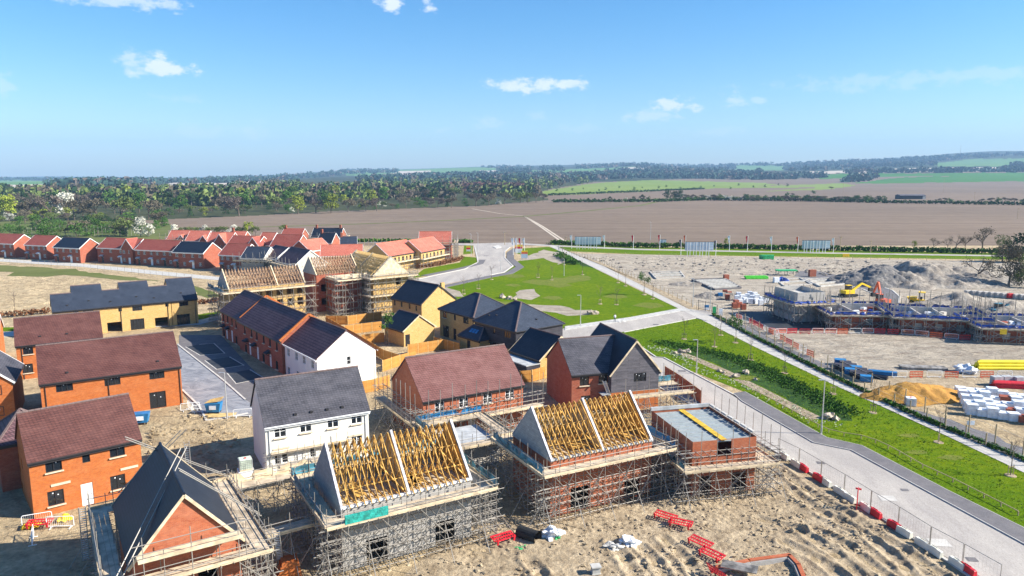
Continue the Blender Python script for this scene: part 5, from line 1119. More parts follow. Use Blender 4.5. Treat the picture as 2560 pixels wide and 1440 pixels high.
for i, (x, y, t_, k, wx) in enumerate([(6, 596, 563, 'green', 1.4), (60, 596, 563, 'green', 1.5), (112, 594, 562, 'green', 1.3), (135, 594, 562, 'green', 1.2), (165, 592, 563, 'olive', 1.3), (192, 592, 556, 'green', 1.4), (228, 590, 556, 'green', 1.4), (244, 585, 544, 'green', 1.1), (205, 582, 548, 'dark', 1.2), (150, 570, 545, 'green', 1.5), (300, 590, 545, 'dark', 1.2), (316, 592, 538, 'olive', 1.2), (352, 592, 541, 'blossom', .9), (372, 592, 552, 'blossom', 1.0), (620, 590, 552, 'lime', 1.1), (640, 590, 560, 'olive', 1.1), (706, 582, 556, 'olive', 1.1),
        (440, 588, 558, 'blossom', 1.2), (462, 590, 562, 'olive', 1.3), (485, 590, 562, 'olive', 1.4), (508, 590, 560, 'blossom', 1.3), (532, 590, 562, 'olive', 1.4), (556, 590, 560, 'olive', 1.3), (580, 590, 560, 'blossom', 1.4), (600, 590, 562, 'olive', 1.3)]):
    nm = {'green': 'rounded green tree', 'olive': 'olive brown shrub', 'dark': 'dark green tree', 'blossom': 'white blossoming hawthorn', 'lime': 'yellow green tree'}[k]
    plant(k, x, y, hpx(y, t_), '%s behind the estate roofs, %s from the left' % (nm, ORD(i)), 'trees just behind the estate', v=(10 if wx > 1.15 else 0)+i % 3, wx=wx)
for i in range(46):
    x = rn.uniform(-40, 420); y = rn.uniform(556, 592)
    if x > 330 and y > 575: continue
    k = rn.choice(['green', 'green', 'dark', 'olive', 'brown', 'green']); plant(k, x, y, rn.uniform(4, 9), {'green': 'rounded green tree', 'dark': 'dark green tree', 'olive': 'olive shrub', 'brown': 'brown leafless tree'}[k]+' on the rough grassland left of the ploughed field', 'trees of the rough grassland', v=10+i % 3 if k in ('green', 'dark') else i % 3, wx=1.35)
# distant woods, one mass each
GAPS = [[(745, 462), (830, 453), (905, 456), (880, 478), (745, 481)], [(425, 456), (690, 450), (690, 463), (430, 470)], [(-900, 446), (112, 450), (112, 482), (-900, 484)], [(445, 464), (555, 464), (545, 475), (445, 474)]]
def mass(name, label, polys, mat, n, h, s, q, seed, sy=1.0):
    rn = random.Random(seed); mb = MB(); bx = [(min(p[0] for p in P), max(p[0] for p in P), min(p[1] for p in P), max(p[1] for p in P)) for P in polys]; ar = [(b[1]-b[0])*(b[3]-b[2]) for b in bx]; tot = sum(ar)
    for P, b, a in zip(polys, bx, ar):
        for _ in range(int(n*a/tot)):
            x = rn.uniform(b[0], b[1]); y = rn.uniform(b[2], b[3])
            if not inpoly(x, y, P) or (P is W1 and any(inpoly(x, y+3, g) for g in GAPS)): continue
            p = T(x, y); hh = h*rn.uniform(.6, 1.25); leaves(mb, (p.x, p.y, p.z+hh*.5), (s*rn.uniform(.7, 1.3), s, hh*.5), q, s*.42, rn, shell=.4)
    return tag(mb.build(name, mat), label, 'wood', kind='stuff')
W1 = [(-900, 470), (-900, 505), (60, 505), (330, 515), (600, 515), (840, 505), (1190, 495), (1350, 492), (1340, 478), (1480, 458), (1480, 448), (1240, 446), (1100, 452), (850, 450), (700, 460), (560, 476), (300, 482), (100, 484)]
mass('woodland', 'distant green part of the broad wood behind the fields', [W1], LM['olive'], 1300, 13, 6.5, 34, 1)
mass('woodland', 'distant brown leafless part of the broad wood behind the fields', [W1], LM['brown'], 1100, 14, 6.5, 34, 2)
mass('woodland', 'distant dark part of the broad wood behind the fields', [W1, [(160, 478), (130, 466), (200, 455), (300, 452), (320, 478)]], LM['dark'], 700, 14, 7, 30, 3)
HW = [[(-900, 446), (160, 447), (180, 452), (-900, 452)], [(150, 476), (120, 468), (200, 455), (330, 456), (320, 474)], [(300, 455), (560, 449), (700, 442), (850, 431), (850, 440), (700, 452), (560, 458), (330, 462)], [(840, 431), (880, 423), (1000, 424), (990, 432), (860, 437)], [(1180, 416), (1240, 417), (1230, 420)], [(1240, 414), (1320, 414), (1340, 424), (1320, 430), (1250, 430)], [(1350, 418), (1400, 417), (1410, 428), (1350, 430)],
      [(1440, 412), (1600, 408), (1600, 414), (1500, 420), (1440, 424)], [(1600, 409), (1960, 408), (2200, 399), (2350, 389), (2560, 383), (2560, 390), (2420, 396), (2340, 404), (2340, 414), (2100, 424), (1980, 428), (1960, 426), (1960, 416), (1840, 414), (1840, 426), (1700, 436), (1600, 420)], [(1480, 436), (1560, 424), (1900, 432), (1920, 444), (1900, 450), (1620, 446), (1500, 450)], [(900, 446), (1100, 438), (1240, 434), (1480, 436), (1490, 452), (1240, 452), (900, 456)],
      [(1900, 440), (2060, 440), (2060, 446), (1900, 450)], [(2110, 456), (2130, 446), (2200, 443), (2150, 455)], [(2100, 430), (2520, 427), (2520, 431), (2100, 434)], [(2500, 430), (2530, 412), (2700, 408), (2700, 425), (2540, 432)]]
mass('woodland', 'dark woods on the far hills below the skyline', HW, LM['blue'], 5200, 15, 16, 16, 4)
mass('woodland', 'brownish woods on the far hills below the skyline', HW, LM['purple'], 1600, 15, 14, 16, 5)
# hedgerow trees of the middle distance
for i, (x, y, t_, k) in enumerate([(1412, 505, 495, 'dark'), (1440, 505, 497, 'dark'), (1470, 505, 494, 'dark'), (1487, 505, 495, 'dark'), (1512, 504, 493, 'olive'), (1525, 504, 490, 'dark'), (1565, 504, 493, 'blossom'), (1585, 503, 490, 'dark'), (1605, 503, 485, 'dark'), (1620, 503, 490, 'green'), (1640, 503, 494, 'olive'), (1668, 500, 474, 'dark'), (1686, 500, 477, 'dark'), (1700, 500, 474, 'dark'), (1716, 500, 482, 'brown'), (1735, 500, 483, 'brown')]):
    plant(k, x, y, hpx(y, t_), '%s along the track hedge beyond the field, %s from the left' % ({'dark': 'dark round tree', 'olive': 'olive shrub', 'blossom': 'white blossom bush', 'green': 'green shrub', 'brown': 'leafless tree'}[k], ORD(i)), 'hedgerow trees beyond the ploughed field', v=i % 3, wx=1.2)
for i in range(84):
    x = 1690+i*6.2+rn.uniform(-3, 3); y = 500+(x-1750)*.012+rn.uniform(-1, 1); k = rn.choice(['blossom', 'blossom', 'olive', 'brown', 'green']) if x < 1850 else rn.choice(['olive', 'green', 'brown', 'dark', 'green'])
    plant(k, x, y, rn.uniform(4, 7.5), {'blossom': 'white blossoming shrub', 'olive': 'olive shrub', 'green': 'green shrub', 'brown': 'brown leafless shrub', 'dark': 'dark green shrub'}[k]+' of the long hedge left of the black barn', 'shrubs of the hedge left of the barn', v=i % 3, wx=1.5, name='shrub', cat='shrub')
for i, (x, y, h) in enumerate([(1968, 492, 6), (1980, 491, 5), (2078, 475, 7), (2033, 486, 6), (2345, 506, 5), (2362, 505, 5), (2375, 507, 5), (2452, 507, 5), (2477, 508, 6.5), (2496, 508, 6), (2515, 508, 7), (2535, 508, 6), (2556, 508, 5)]):
    plant('brown' if i % 3 else 'green', x, y, h, 'lone round bush in the right hand fields, %s from the left' % ORD(i), 'lone bushes of the right hand fields', v=i % 3, wx=1.4)
for i in range(20):
    x = 1400+i*30+rn.uniform(-8, 8); plant('green', x, 478-(x-1400)*.02+rn.uniform(-6, 4), rn.uniform(3, 6), 'tiny bush on the pale meadow beyond the wood', 'bushes dotted on the far meadow', v=10, wx=1.4, name='bush', cat='bush')
# trees on the right
for i, (x, y, t_, k, wx, lab) in enumerate([(2333, 626, 586, 'bare', .9, 'thin leafless tree, left end of the row by the roadside hedge'), (2368, 624, 588, 'bare', .9, 'short leafless tree, second in the row by the roadside hedge'), (2390, 625, 577, 'bare', 1.0, 'leafless tree, third in the row by the roadside hedge'), (2412, 625, 580, 'bare', .9, 'leafless tree, fourth in the row by the roadside hedge'), (2455, 630, 553, 'bare', 1.15, 'tallest leafless tree by the roadside hedge at the right'),
        (2444, 706, 622, 'bare', 1.0, 'spreading leafless tree with a thin trunk beside the spoil heap'), (2505, 655, 584, 'olivebush', 1.0, 'olive budding tree behind the brown bush at the right edge'), (2548, 655, 578, 'dark', 1.3, 'dark green tree cut by the right edge of the photo'), (2522, 716, 608, 'twigbush', .95, 'large brown leafless bush at the right edge beside the green railing'), (2566, 718, 622, 'olivebush', .9, 'olive leafless bush at the extreme right edge'), (1814, 612, 594, 'lime', .8, 'small bright green tree in the roadside hedge near the middle hoarding'), (2286, 620, 600, 'lime', .9, 'small bright green tree in the roadside hedge near the right trees')]):
    plant(k, x, y, hpx(y, t_), lab, None, v=10 if 'bush' in k else i % 3, wx=wx, fine=5.0 if 'bush' in k else 1.0)
def hedge(name, label, pts, h, wd, mat, dens=7, s=.45, seed=0, kind=None, px=True):
    rn = random.Random(seed); mb = MB(); P = [G(*p) for p in pts]
    for a, b in zip(P, P[1:]):
        n = int((b-a).length*dens)
        for i in range(n):
            q = a.lerp(b, rn.random()); leaves(mb, (q.x+rn.gauss(0, wd*.3), q.y+rn.gauss(0, wd*.3), h*rn.uniform(.25, .8)), (s*1.4, s*1.4, h*.3), 4, s, rn)
    o = mb.build(name, mat); return tag(o, label, 'hedge')
hedge('hedge', 'clipped green hedge along the far side of the main road', [(1374, 611), (1600, 619), (1830, 622), (2080, 627), (2340, 632), (2600, 638)], 2.0, 1.2, LM['hedge'], 9, .5, 1)
hedge('hedge', 'long dark hedge doubling as shadow line between the big ploughed field and the fields beyond', [(1380, 506), (1640, 505), (1760, 501), (2000, 503), (2215, 508), (2560, 513), (2700, 515)], 3.2, 2.5, LM['green'], 3.5, .9, 11)  # leaf mass also stands in for the dark shadow line along the hedgerow
hedge('hedge', 'thin hedge along the near edge of the pale meadow', [(1372, 489), (1450, 486), (1600, 480), (1760, 473)], 3, 3, LM['dark'], 1.6, 1.0, 12)
hedge('hedge', 'low green hedge left of the junction', [(880, 605), (1000, 606), (1180, 607)], 1.5, 1.2, LM['hedge'], 8, .5, 2)
hedge('hedge', 'rust brown beech hedge beside the curving road', [(1045, 672), (1100, 664), (1158, 650)], 1.6, .8, LM['rust'], 16, .25, 3)
hedge('hedge', 'rust brown hedge left of the yellow terrace', [(-60, 800), (60, 790), (125, 783)], 1.3, .9, LM['rust'], 16, .25, 4)
hedge('hedge', 'rust brown hedge between the yellow terrace and the apartments', [(495, 762), (530, 757), (560, 754)], 1.2, .8, LM['rust'], 16, .25, 5)
hedge('hedge', 'low grassy hedge strip along the fenced side of the path', [(1782, 788), (1865, 833), (2074, 939), (2293, 1043), (2570, 1156)], .55, .45, LM['hedge'], 22, .16, 6)
hedge('shrubs', 'dark scrub on the grass mound beside the bare earth', [(1400, 640), (1425, 655), (1440, 662)], 1.6, 3, LM['hedge'], 12, .35, 7)
for P, n, hh, wd, lab, sd, mt in (([(1650, 856), (1740, 874), (1830, 893), (1930, 935), (2030, 985), (2120, 1036)], 60, .30, 3.4, 'tall dark grass filling the drainage swale', 8, 'hedge'), ([(1700, 905), (1800, 942), (1900, 985), (1980, 1022), (2050, 1058), (2110, 1062)], 5, .14, 1.8, 'pale flowering ground cover beside the gravel bed', 9, 'flower'), ([(1632, 868), (1680, 885), (1730, 905)], 12, .25, 2.5, 'pale dry grass at the top of the swale', 10, 'flower')):
    o = hedge('tall_grass' if mt == 'hedge' else 'ground_cover', lab, P, hh, wd, LM[mt], n, .13 if mt == 'hedge' else .1, sd); o['kind'] = 'stuff'; o['category'] = 'grass'
# grass tufts over the lawns
def tufts(name, label, polys, n, s, mat, seed):
    rn = random.Random(seed); mb = MB()
    for P in polys:
        Q = [G(*p) for p in P]; x0 = min(q.x for q in Q); x1 = max(q.x for q in Q); y0 = min(q.y for q in Q); y1 = max(q.y for q in Q); W = [(q.x, q.y) for q in Q]
        for _ in range(n):
            x, y = rn.uniform(x0, x1), rn.uniform(y0, y1)
            if inpoly(x, y, W): leaves(mb, (x, y, .05), (s, s, .06), 3, s*.8, rn, flat=1.5)
    return tag(mb.build(name, mat), label, 'grass', kind='stuff')
tufts('grass', 'short lush grass of the long lawn between road and path', [[(1550, 833), (1740, 797), (1765, 805), (2100, 969), (2350, 1082), (2620, 1212), (2600, 1345), (2376, 1226), (2154, 1112), (2066, 1092), (1862, 979), (1640, 891)]], 15000, .085, leafmat('grass_blades', (.15, .23, .012), .3), 3)
# saplings
def sap(px, py, h, label, leafy=False, fine=True):
    P = G(px, py); o = thing('sapling', label, 'sapling', (P.x, P.y, 0), rnd.random()*6.28, 'young trees planted on the green'); s = h/4.0
    key = ('sap', leafy, int(px) % 3)
    if key not in _tp:
        rn = random.Random(px); t = MB().tube((0, 0, 0), (0, 0, 2.1), .05, .035, n=5); c = MB(); tips = []
        for i in range(7): branch(c, Vector((0, 0, 1.7+i*.22)), Vector((rn.gauss(0, .55), rn.gauss(0, .55), 1)).normalized(), .75, .022, 2, rn, tips, .35)
        if leafy:
            for q in tips: leaves(c, q, (.3, .3, .3), 9, .1, rn)
        st = MB().tube((-.35, 0, 0), (-.35, 0, 1.1), .04, n=5).tube((.35, 0, 0), (.35, 0, 1.1), .04, n=5).box(-.4, -.02, .9, .4, .02, 1.0); ring = MB().tube((0, 0, 0), (0, 0, .07), .55, .5, n=12)
        _tp[key] = (t.mesh('trunk', LM['bark']), c.mesh('crown', LM['green'] if leafy else LM['bark']), st.mesh('stake', M['post_wood']), ring.mesh('soil_ring', M['mud']))
    t, c, st, rg = _tp[key]; o.scale = (s, s, s); obj('trunk', t, o); obj('crown', c, o); obj('stake', st, o); obj('soil_ring', rg, o)
for i, (x, y) in enumerate([(1710, 848), (1786, 867), (1801, 838), (1876, 900), (1961, 933), (2082, 985), (2182, 1032), (2346, 1106), (2526, 1189)]): sap(x, y, 4.0, 'bare staked sapling on the long lawn beside the path, %s from its top end' % ORD(i))
sap(1839, 857, 4.4, 'leafy young tree beside the path near the cross road', True)
for i, (x, y) in enumerate([(1159, 735), (1196, 722), (1229, 699), (1410, 662), (1456, 687), (1500, 760), (1541, 762), (1545, 707), (1564, 715), (1632, 747), (1345, 694), (1380, 700)]): sap(x, y, 4.2, 'bare sapling on the upper green, number %d from the left houses' % (i+1))
sap(1610, 737, 5.0, 'leafy young tree on the upper green beside the path', True); sap(970, 862, 5.0, 'leafy young tree in the garden beside the small garage', True)
sap(38, 782, 5.0, 'bare sapling left of the yellow terrace'); 
# boulders
for i, (x, y, s) in enumerate([(1688, 884, .55), (1699, 880, .8), (1708, 882, .7), (1721, 881, .85), (1703, 888, .5), (1798, 929, .6), (1809, 933, .5), (1839, 943, .8), (1866, 934, .9), (1888, 950, .5), (2068, 1046, 1.0), (2076, 1042, .8), (2090, 1050, .7), (1256, 745, 1.3), (1272, 748, 1.2), (1288, 750, .8), (1475, 786, 1.2), (1486, 785, 1.1), (1493, 784, .8)]):
    s *= .68; p = G(x, y); mb = MB().blob((0, 0, s*.35), (s, s*.8, s*.65), seed=i*3.1, sub=2, amp=.5); zone = 'beside the swale gravel' if i < 13 else 'on the bare patches of the upper green'
    tag(mb.build('boulder', M['rock'], None, (p.x, p.y, 0), i*1.3), 'pale boulder %s, %s from the left' % (zone, ORD(i if i < 13 else i-13)), 'boulder', 'landscape boulders')
# ------------------------------------------------------------------ fences along the path
def lerp_line(pts, step):
    P = [G(*p) for p in pts]; out = []; left = 0
    for a, b in zip(P, P[1:]):
        l = (b-a).length; t = left
        while t < l: out.append(a.lerp(b, t/l)); t += step
        left = t-l
    return out
def post_fence(label, pts, step, h, r, rails=(), rr=.02, name='fence', mat='post_wood', square=True, wires=()):
    P = lerp_line(pts, step); o = thing(name, label, 'fence', P[0], 0); b = P[0]
    for p in P:
        q = p-b; hh = h*rnd.uniform(.93, 1.07); rod('post', (q.x, q.y, -.02), (q.x+rnd.uniform(-.03, .03), q.y, hh), r, M[mat], o, 6)
    for z in rails:
        for p, q in zip(P, P[1:]): rod('rail', (p.x-b.x, p.y-b.y, z), (q.x-b.x, q.y-b.y, z), rr, M[mat], o, 4)
    for z in wires:
        for p, q in zip(P[::4], P[4::4]+[P[-1]]): rod('wire', (p.x-b.x, p.y-b.y, z), (q.x-b.x, q.y-b.y, z), .012, M['galv'], o, 4)
    return o
post_fence('low wooden post fence close along the path beside the building site', [(1800, 803), (1872, 838), (1960, 882), (1996, 902), (2026, 914), (2057, 928), (2090, 944), (2124, 963), (2162, 983), (2201, 1000), (2247, 1020), (2297, 1043), (2351, 1067), (2408, 1090), (2468, 1118), (2535, 1143), (2620, 1180)], 2.9, 1.55, .085, wires=(.6, 1.2))
post_fence('taller wooden posts standing a step behind the low path fence', [(1830, 795), (1960, 868), (2038, 908), (2104, 936), (2140, 955), (2219, 989), (2260, 1010), (2307, 1031), (2360, 1056), (2415, 1080), (2476, 1106), (2600, 1160)], 3.6, 2.2, .075, wires=(1.0, 2.0))
post_fence('weathered post and wire fence along the upper path', [(1500, 657), (1600, 706), (1640, 724), (1700, 752), (1742, 772)], 3.0, 1.5, .07, wires=(.7, 1.3))
post_fence('fence of closely set grey posts beside the top of the path', [(1400, 628), (1440, 640), (1500, 657)], 2.5, 1.6, .06, wires=(.8, 1.4))
post_fence('wire fence along the grass verge below the main road', [(1440, 636), (1640, 641), (1840, 645), (2080, 648), (2330, 652), (2560, 655)], 6.0, 1.3, .06, wires=(1.1,))
post_fence('low timber knee rail along the lawn beside the footpath', [(1882, 981), (1935, 1008), (2004, 1046), (2054, 1074), (2082, 1086), (2169, 1099), (2229, 1126), (2310, 1173), (2372, 1201), (2495, 1263), (2570, 1302)], 1.8, .42, .055, rails=(.42,), rr=.045)
post_fence('green railing by the leafless bushes at the right edge', [(2420, 712), (2468, 714), (2506, 717), (2545, 720), (2600, 723)], 4.5, 1.5, .09, rails=(.6, 1.4), rr=.05, mat='steel')
post_fence('wire mesh fence with green netting across the sandy plot on the left', [(-60, 655), (100, 664), (240, 676), (345, 686), (420, 697), (490, 704)], 3.2, 1.9, .04, mat='steel', wires=(.2, 1.0, 1.8))
post_fence('row of thin upright poles behind the front row of the estate', [(60, 596), (150, 592), (250, 590), (370, 588)], 1.6, 5.0, .07, name='pole_row', mat='steel')
post_fence('row of posts at the edge of the estate right of the slate roof', [(900, 614), (930, 613), (985, 612)], 1.8, 3.0, .08, name='pole_row', mat='post_wood')
# heras panels on the road
HP = [(1944, 1140), (1997, 1167), (2052, 1201), (2110, 1236), (2176, 1279), (2245, 1322), (2324, 1374), (2406, 1420), (2500, 1476)]
HW_ = [G(*p) for p in HP]
for i, (a, b) in enumerate(zip(HW_, HW_[1:])):
    d = b-a; l = d.length-.08; o = thing('mesh_fence', 'grey mesh fence panel along the road, %s from the scaffolded house' % ORD(i), 'fence panel', a, math.atan2(d.y, d.x), 'mesh fence panels along the road')
    fr = MB()
    for p, q in (((0, 0, .1), (0, 0, 1.95)), ((l, 0, .1), (l, 0, 1.95)), ((0, 0, 1.97), (l, 0, 1.97)), ((0, 0, .15), (l, 0, .15))): fr.tube(p, q, .028, n=5)
    fr.build('frame', M['steel'], o); wi = MB()
    for k in range(int(l/.3)): wi.tube((k*.3+.1, 0, .15), (k*.3+.1, 0, 1.95), .003, n=3, cap=False)
    for k in range(5): wi.tube((0, 0, .4+k*.35), (l, 0, .4+k*.35), .003, n=3, cap=False)
    wi.build('mesh_infill', M['steel'], o); MB().box(-.35, -.12, 0, .35, .12, .12).build('foot_block', M['concrete'], o)
# water filled barriers
def barrier_mesh(mat):
    mb = MB(); pr = [(-.2, 0), (.2, 0), (.2, .14), (.17, .3), (.15, .5), (.12, .56), (-.12, .56), (-.15, .5), (-.17, .3), (-.2, .14)]
    n = len(pr)
    for x in (-.72, -.68, .68, .72):
        k = 1 if abs(x) < .7 else .93; mb.v += [(x, a*k, b*(k if b > .3 else 1)) for a, b in pr]
    for s in range(3):
        for i in range(n): j = (i+1) % n; mb.f.append((s*n+i, s*n+j, (s+1)*n+j, (s+1)*n+i)); mb.m.append(0)
    mb.f.append(tuple(range(n))[::-1]); mb.f.append(tuple(range(3*n, 4*n))); mb.m += [0, 0]
    mb.box(-.3, -.02, .605, .3, .02, .68)
    return mb.mesh('road_barrier', M[mat])
bmr, bmw = barrier_mesh('red_plastic'), barrier_mesh('white_plastic')
rdir = math.atan2((HW_[4]-HW_[2]).y, (HW_[4]-HW_[2]).x)
for m_, lst, nm in ((bmr, [(2008, 1176), (2046, 1201), (2187, 1290), (2236, 1322), (2418, 1433)], 'red'), (bmw, [(1960, 1146), (1990, 1166), (2064, 1212), (2099, 1235), (2124, 1252), (2164, 1276), (2260, 1338), (2307, 1368), (2336, 1386), (2392, 1418)], 'cream')):
    for i, p in enumerate(lst): q = G(*p); tag(obj('road_barrier', m_, None, (q.x, q.y, .03), rdir+rnd.uniform(-.06, .06)), '%s plastic water filled road barrier, %s down the road from the scaffold' % (nm, ORD(i)), 'barrier', 'plastic road barriers')
# chapter barriers (perforated plastic)
def plastic_gate(mat, L=2.0, H=1.0):
    mb = MB(); mb.box(0, -.02, .12, L, .02, .24).box(0, -.025, H-.16, L, .025, H).box(0, -.02, .12, .08, .02, H).box(L-.08, -.02, .12, L, .02, H).box(.02, -.02, .48, L-.02, .02, .6)
    n = 9
    for i in range(1, n): x = L*i/n; mb.box(x-.03, -.016, .24, x+.03, .016, H-.16)
    mb.box(.15, -.25, 0, .3, .25, .06).box(L-.3, -.25, 0, L-.15, .25, .06); return mb.mesh('pedestrian_barrier', M[mat])
def steel_gate(L=2.2, H=1.05):
    mb = MB()
    for p, q in (((0, 0, .2), (0, 0, H-.1)), ((L, 0, .2), (L, 0, H-.1)), ((.1, 0, H), (L-.1, 0, H)), ((0, 0, H-.1), (.1, 0, H)), ((L, 0, H-.1), (L-.1, 0, H)), ((0, 0, .2), (L, 0, .2)), ((.3, -.3, .03), (.3, .3, .03)), ((L-.3, -.3, .03), (L-.3, .3, .03)), ((.3, 0, .03), (.3, 0, .2)), ((L-.3, 0, .03), (L-.3, 0, .2))): mb.tube(p, q, .035, n=5)
    for i in range(1, 14): mb.tube((L*i/14, 0, .2), (L*i/14, 0, H), .008, n=3, cap=False)
    return mb.mesh('crowd_barrier', M['white_upvc'])
pg, sg_, og = plastic_gate('red_plastic'), steel_gate(), plastic_gate('orange_plastic')
BL = lerp_line([(1838, 796), (1870, 806), (1905, 822), (1925, 836), (1979, 834), (2082, 835), (2197, 834), (2288, 839), (2388, 850), (2532, 854), (2640, 866)], 2.35)
for i, (a, b) in enumerate(zip(BL, BL[1:])):
    d = b-a; k = rnd.random() < .52; o = tag(obj('site_barrier', sg_ if k else (pg if i < 6 or rnd.random() < .5 else og), None, a, math.atan2(d.y, d.x)+rnd.uniform(-.12, .12)), '%s, number %d in the curved row below the blue netted scaffolds' % ('silver tube barrier' if k else 'red plastic barrier', i+1), 'barrier', 'barriers below the netted scaffolds')
    if k and rnd.random() < .7: tag(obj('site_barrier', og, None, a+Vector((.3, .45, 0)), math.atan2(d.y, d.x)), 'orange plastic barrier close behind silver barrier number %d of the curved row' % (i+1), 'barrier', 'barriers below the netted scaffolds')
BL = lerp_line([(1905, 832), (1935, 850), (1962, 866), (2000, 888), (2030, 902)], 2.8)
for i, (a, b) in enumerate(zip(BL, BL[1:])): d = b-a; tag(obj('site_barrier', [og, sg_, og, pg][i % 4], None, a+Vector((1.2, 0, 0)), math.atan2(d.y, d.x)+.1), '%s behind the path fence, %s below the corner' % (['orange plastic barrier', 'silver tube barrier', 'orange plastic barrier', 'red plastic barrier'][i % 4], ORD(i)), 'barrier', 'barriers behind the path fence')
BL = lerp_line([(2230, 945), (2330, 944), (2420, 945), (2560, 944)], 2.6)
for i, (a, b) in enumerate(zip(BL, BL[1:])): d = b-a; tag(obj('site_barrier', [sg_, og][i % 2], None, a, math.atan2(d.y, d.x)), '%s in the row below the pipe stacks, %s from the left' % (['silver tube barrier', 'orange plastic barrier'][i % 2], ORD(i)), 'barrier', 'barriers below the pipe stacks')
def lay(mesh, px, py, ang, label, tilt=1.45, z=.35, cat='barrier', name='fallen_barrier', group=None):
    p = G(px, py); o = tag(obj(name, mesh, None, (p.x, p.y, z)), label, cat, group); o.rotation_euler = (tilt, 0, ang); return o
for a in ((1240, 1372, R(32), 'red plastic barrier lying flat left of the black pipe'), (1630, 1300, R(-38), 'red plastic barrier lying on the mud, left of the upper pair'), (1668, 1320, R(-28), 'red plastic barrier lying on the mud, right of the upper pair'), (1715, 1362, R(-50), 'red plastic barrier lying on the mud, top of the lower pair'), (1742, 1392, R(-50), 'red plastic barrier lying in the middle of the lower row'), (60, 1330, R(10), 'red barrier fallen in front of the lowest brown roofed house')): lay(pg, *a[:3], a[3], tilt=-1.4, z=.45)
p = G(1775, 1432); tag(obj('fallen_barrier', pg, None, (p.x, p.y, .15), R(-60)), 'dark red plastic barrier leaning upright at the low end of the row', 'barrier').rotation_euler = (.5, 0, R(-60))
p = G(2143, 1268); o = thing('upright_barrier', 'dark red plastic barrier standing on its end beside the fence panels', 'barrier', (p.x, p.y, 0)); q = obj('barrier', pg, o); q.rotation_euler = (0, -math.pi/2, R(60)); q.location = (0, 0, 0)
for i, (x, y, a) in enumerate(((56, 1320, R(25)), (85, 1340, R(-60)), (480, 1035, R(20)), (584, 1045, R(12)), (470, 1020, R(-50)), (452, 1030, R(20)), (118, 1322, R(5)))):
    p = G(x, y); tag(obj('crowd_barrier', sg_, None, (p.x, p.y, .02), a), 'silver tube barrier near the brown roofed houses, %s in order from the left' % ORD((0, 1, 5, 6, 4, 3, 2)[i]), 'barrier', 'tube barriers near the brown roofed houses')
# pipe, bags, loose material in the foreground
p = G(1322, 1352); o = MB(); n = 16
for r0, r1 in ((.52, .52),): o.tube((0, 0, .5), (1.5, -1.1, .5), .52, n=18, cap=False).tube((0, 0, .5), (1.5, -1.1, .5), .44, n=18, cap=False)
o.tube((1.42, -1.04, .5), (1.54, -1.13, .5), .56, n=18, cap=False)
tag(o.build('drain_pipe', M['black_rubber'], None, (p.x-.8, p.y+.7, 0), smooth=False), 'short black drainage pipe lying on the mud in front of the brick truss house', 'pipe')
def rumple(name, label, px, py, s, mat, seed, hh=.5, cat='bag', P=None, n=3):
    p = P or G(px, py); mb = MB(); rn = random.Random(seed)
    for i in range(n): mb.blob((rn.uniform(-.5, .5)*s, rn.uniform(-.4, .4)*s, hh*.45), (s*rn.uniform(.45, .8), s*rn.uniform(.4, .7), hh*.6), seed=seed+i, sub=3, amp=.8)
    return tag(mb.build(name, M[mat], None, (p.x, p.y, p.z)), label, cat)
rumple('sheet', 'crumpled white plastic sheet on the mud between the red barriers', 1575, 1358, .9, 'white_sheet', 3, .5, 'sheet')
rumple('sheet', 'dirty beige plastic sheet left of the white one on the mud', 1533, 1370, .7, 'concrete', 4, .35, 'sheet')
rumple('bag', 'white bags of rubbish beside the black pipe', 1373, 1346, .9, 'white_sheet', 5, .7)
rumple('bag', 'small green bag at the end of the white rubbish', 1390, 1350, .3, 'green_plastic', 6, .3, n=1)
rumple('sheet', 'green sheet under the black pipe', 1312, 1368, .8, 'green_plastic', 7, .14, 'sheet', n=2)
p = G(1489, 1436); tag(MB().box(-.35, -.3, 0, .35, .3, .08).box(-.3, -.25, .08, .3, .25, .55).box(-.38, -.33, .55, .38, .33, .63).build('manhole_block', M['concrete'], None, (p.x, p.y, .1), R(10)), 'small square grey concrete chamber standing on the mud', 'concrete block')
o = thing('brick_footing', 'low red brick footing walls at the bottom edge on the mud', 'wall', G(1805, 1425), 0); b0 = o.location
pts = [G(1790, 1432), G(1870, 1414), G(1972, 1400), G(1995, 1424), G(2010, 1460)]
for i, (a, b) in enumerate(zip(pts, pts[1:])):
    d = b-a; q = MB().box(0, -.16, 0, d.length+.1, .16, .5).build('brick_wall', M['brick_pink'], o, a-b0); q.rotation_euler = (0, 0, math.atan2(d.y, d.x)); q = MB().box(0, -.35, 0, d.length, -.2, .42).build('inner_skin', M['blockwork'], o, a-b0); q.rotation_euler = (0, 0, math.atan2(d.y, d.x))
p = G(1845, 1445); mb = MB()
for i in range(9): mb.bar((-1.3, i*.13, .5), (1.3, i*.13+.1, .52), .09, .09)
tag(mb.build('steel_beams', M['steel'], None, (p.x, p.y, .1), R(-25)), 'stack of grey steel lengths inside the brick footing', 'beams')
def pallet_stack(px, py, rz, n, label, mat, w=1.1, d=1.0, h=.9, group=None, name='block_pallet', rows=1, P=None, cat='pallet'):
    p = P or G(px, py); o = thing(name, label, cat, (p.x, p.y, p.z), rz, group)
    pal = MB()
    for i in range(5): pal.box(-w/2, -d/2+i*d/5+.02, .1, w/2, -d/2+(i+1)*d/5-.05, .13)
    for i in range(3): pal.box(-w/2+i*(w-.1)/2, -d/2, 0, -w/2+.1+i*(w-.1)/2, d/2, .1)
    pal.build('pallet', M['timber_pale'], o)
    for k in range(n): MB().box(-w/2+.03, -d/2+.03, .135+k*(h/n), w/2-.03, d/2-.03, .125+(k+1)*(h/n)).build('pack', M[mat], o)
    return o
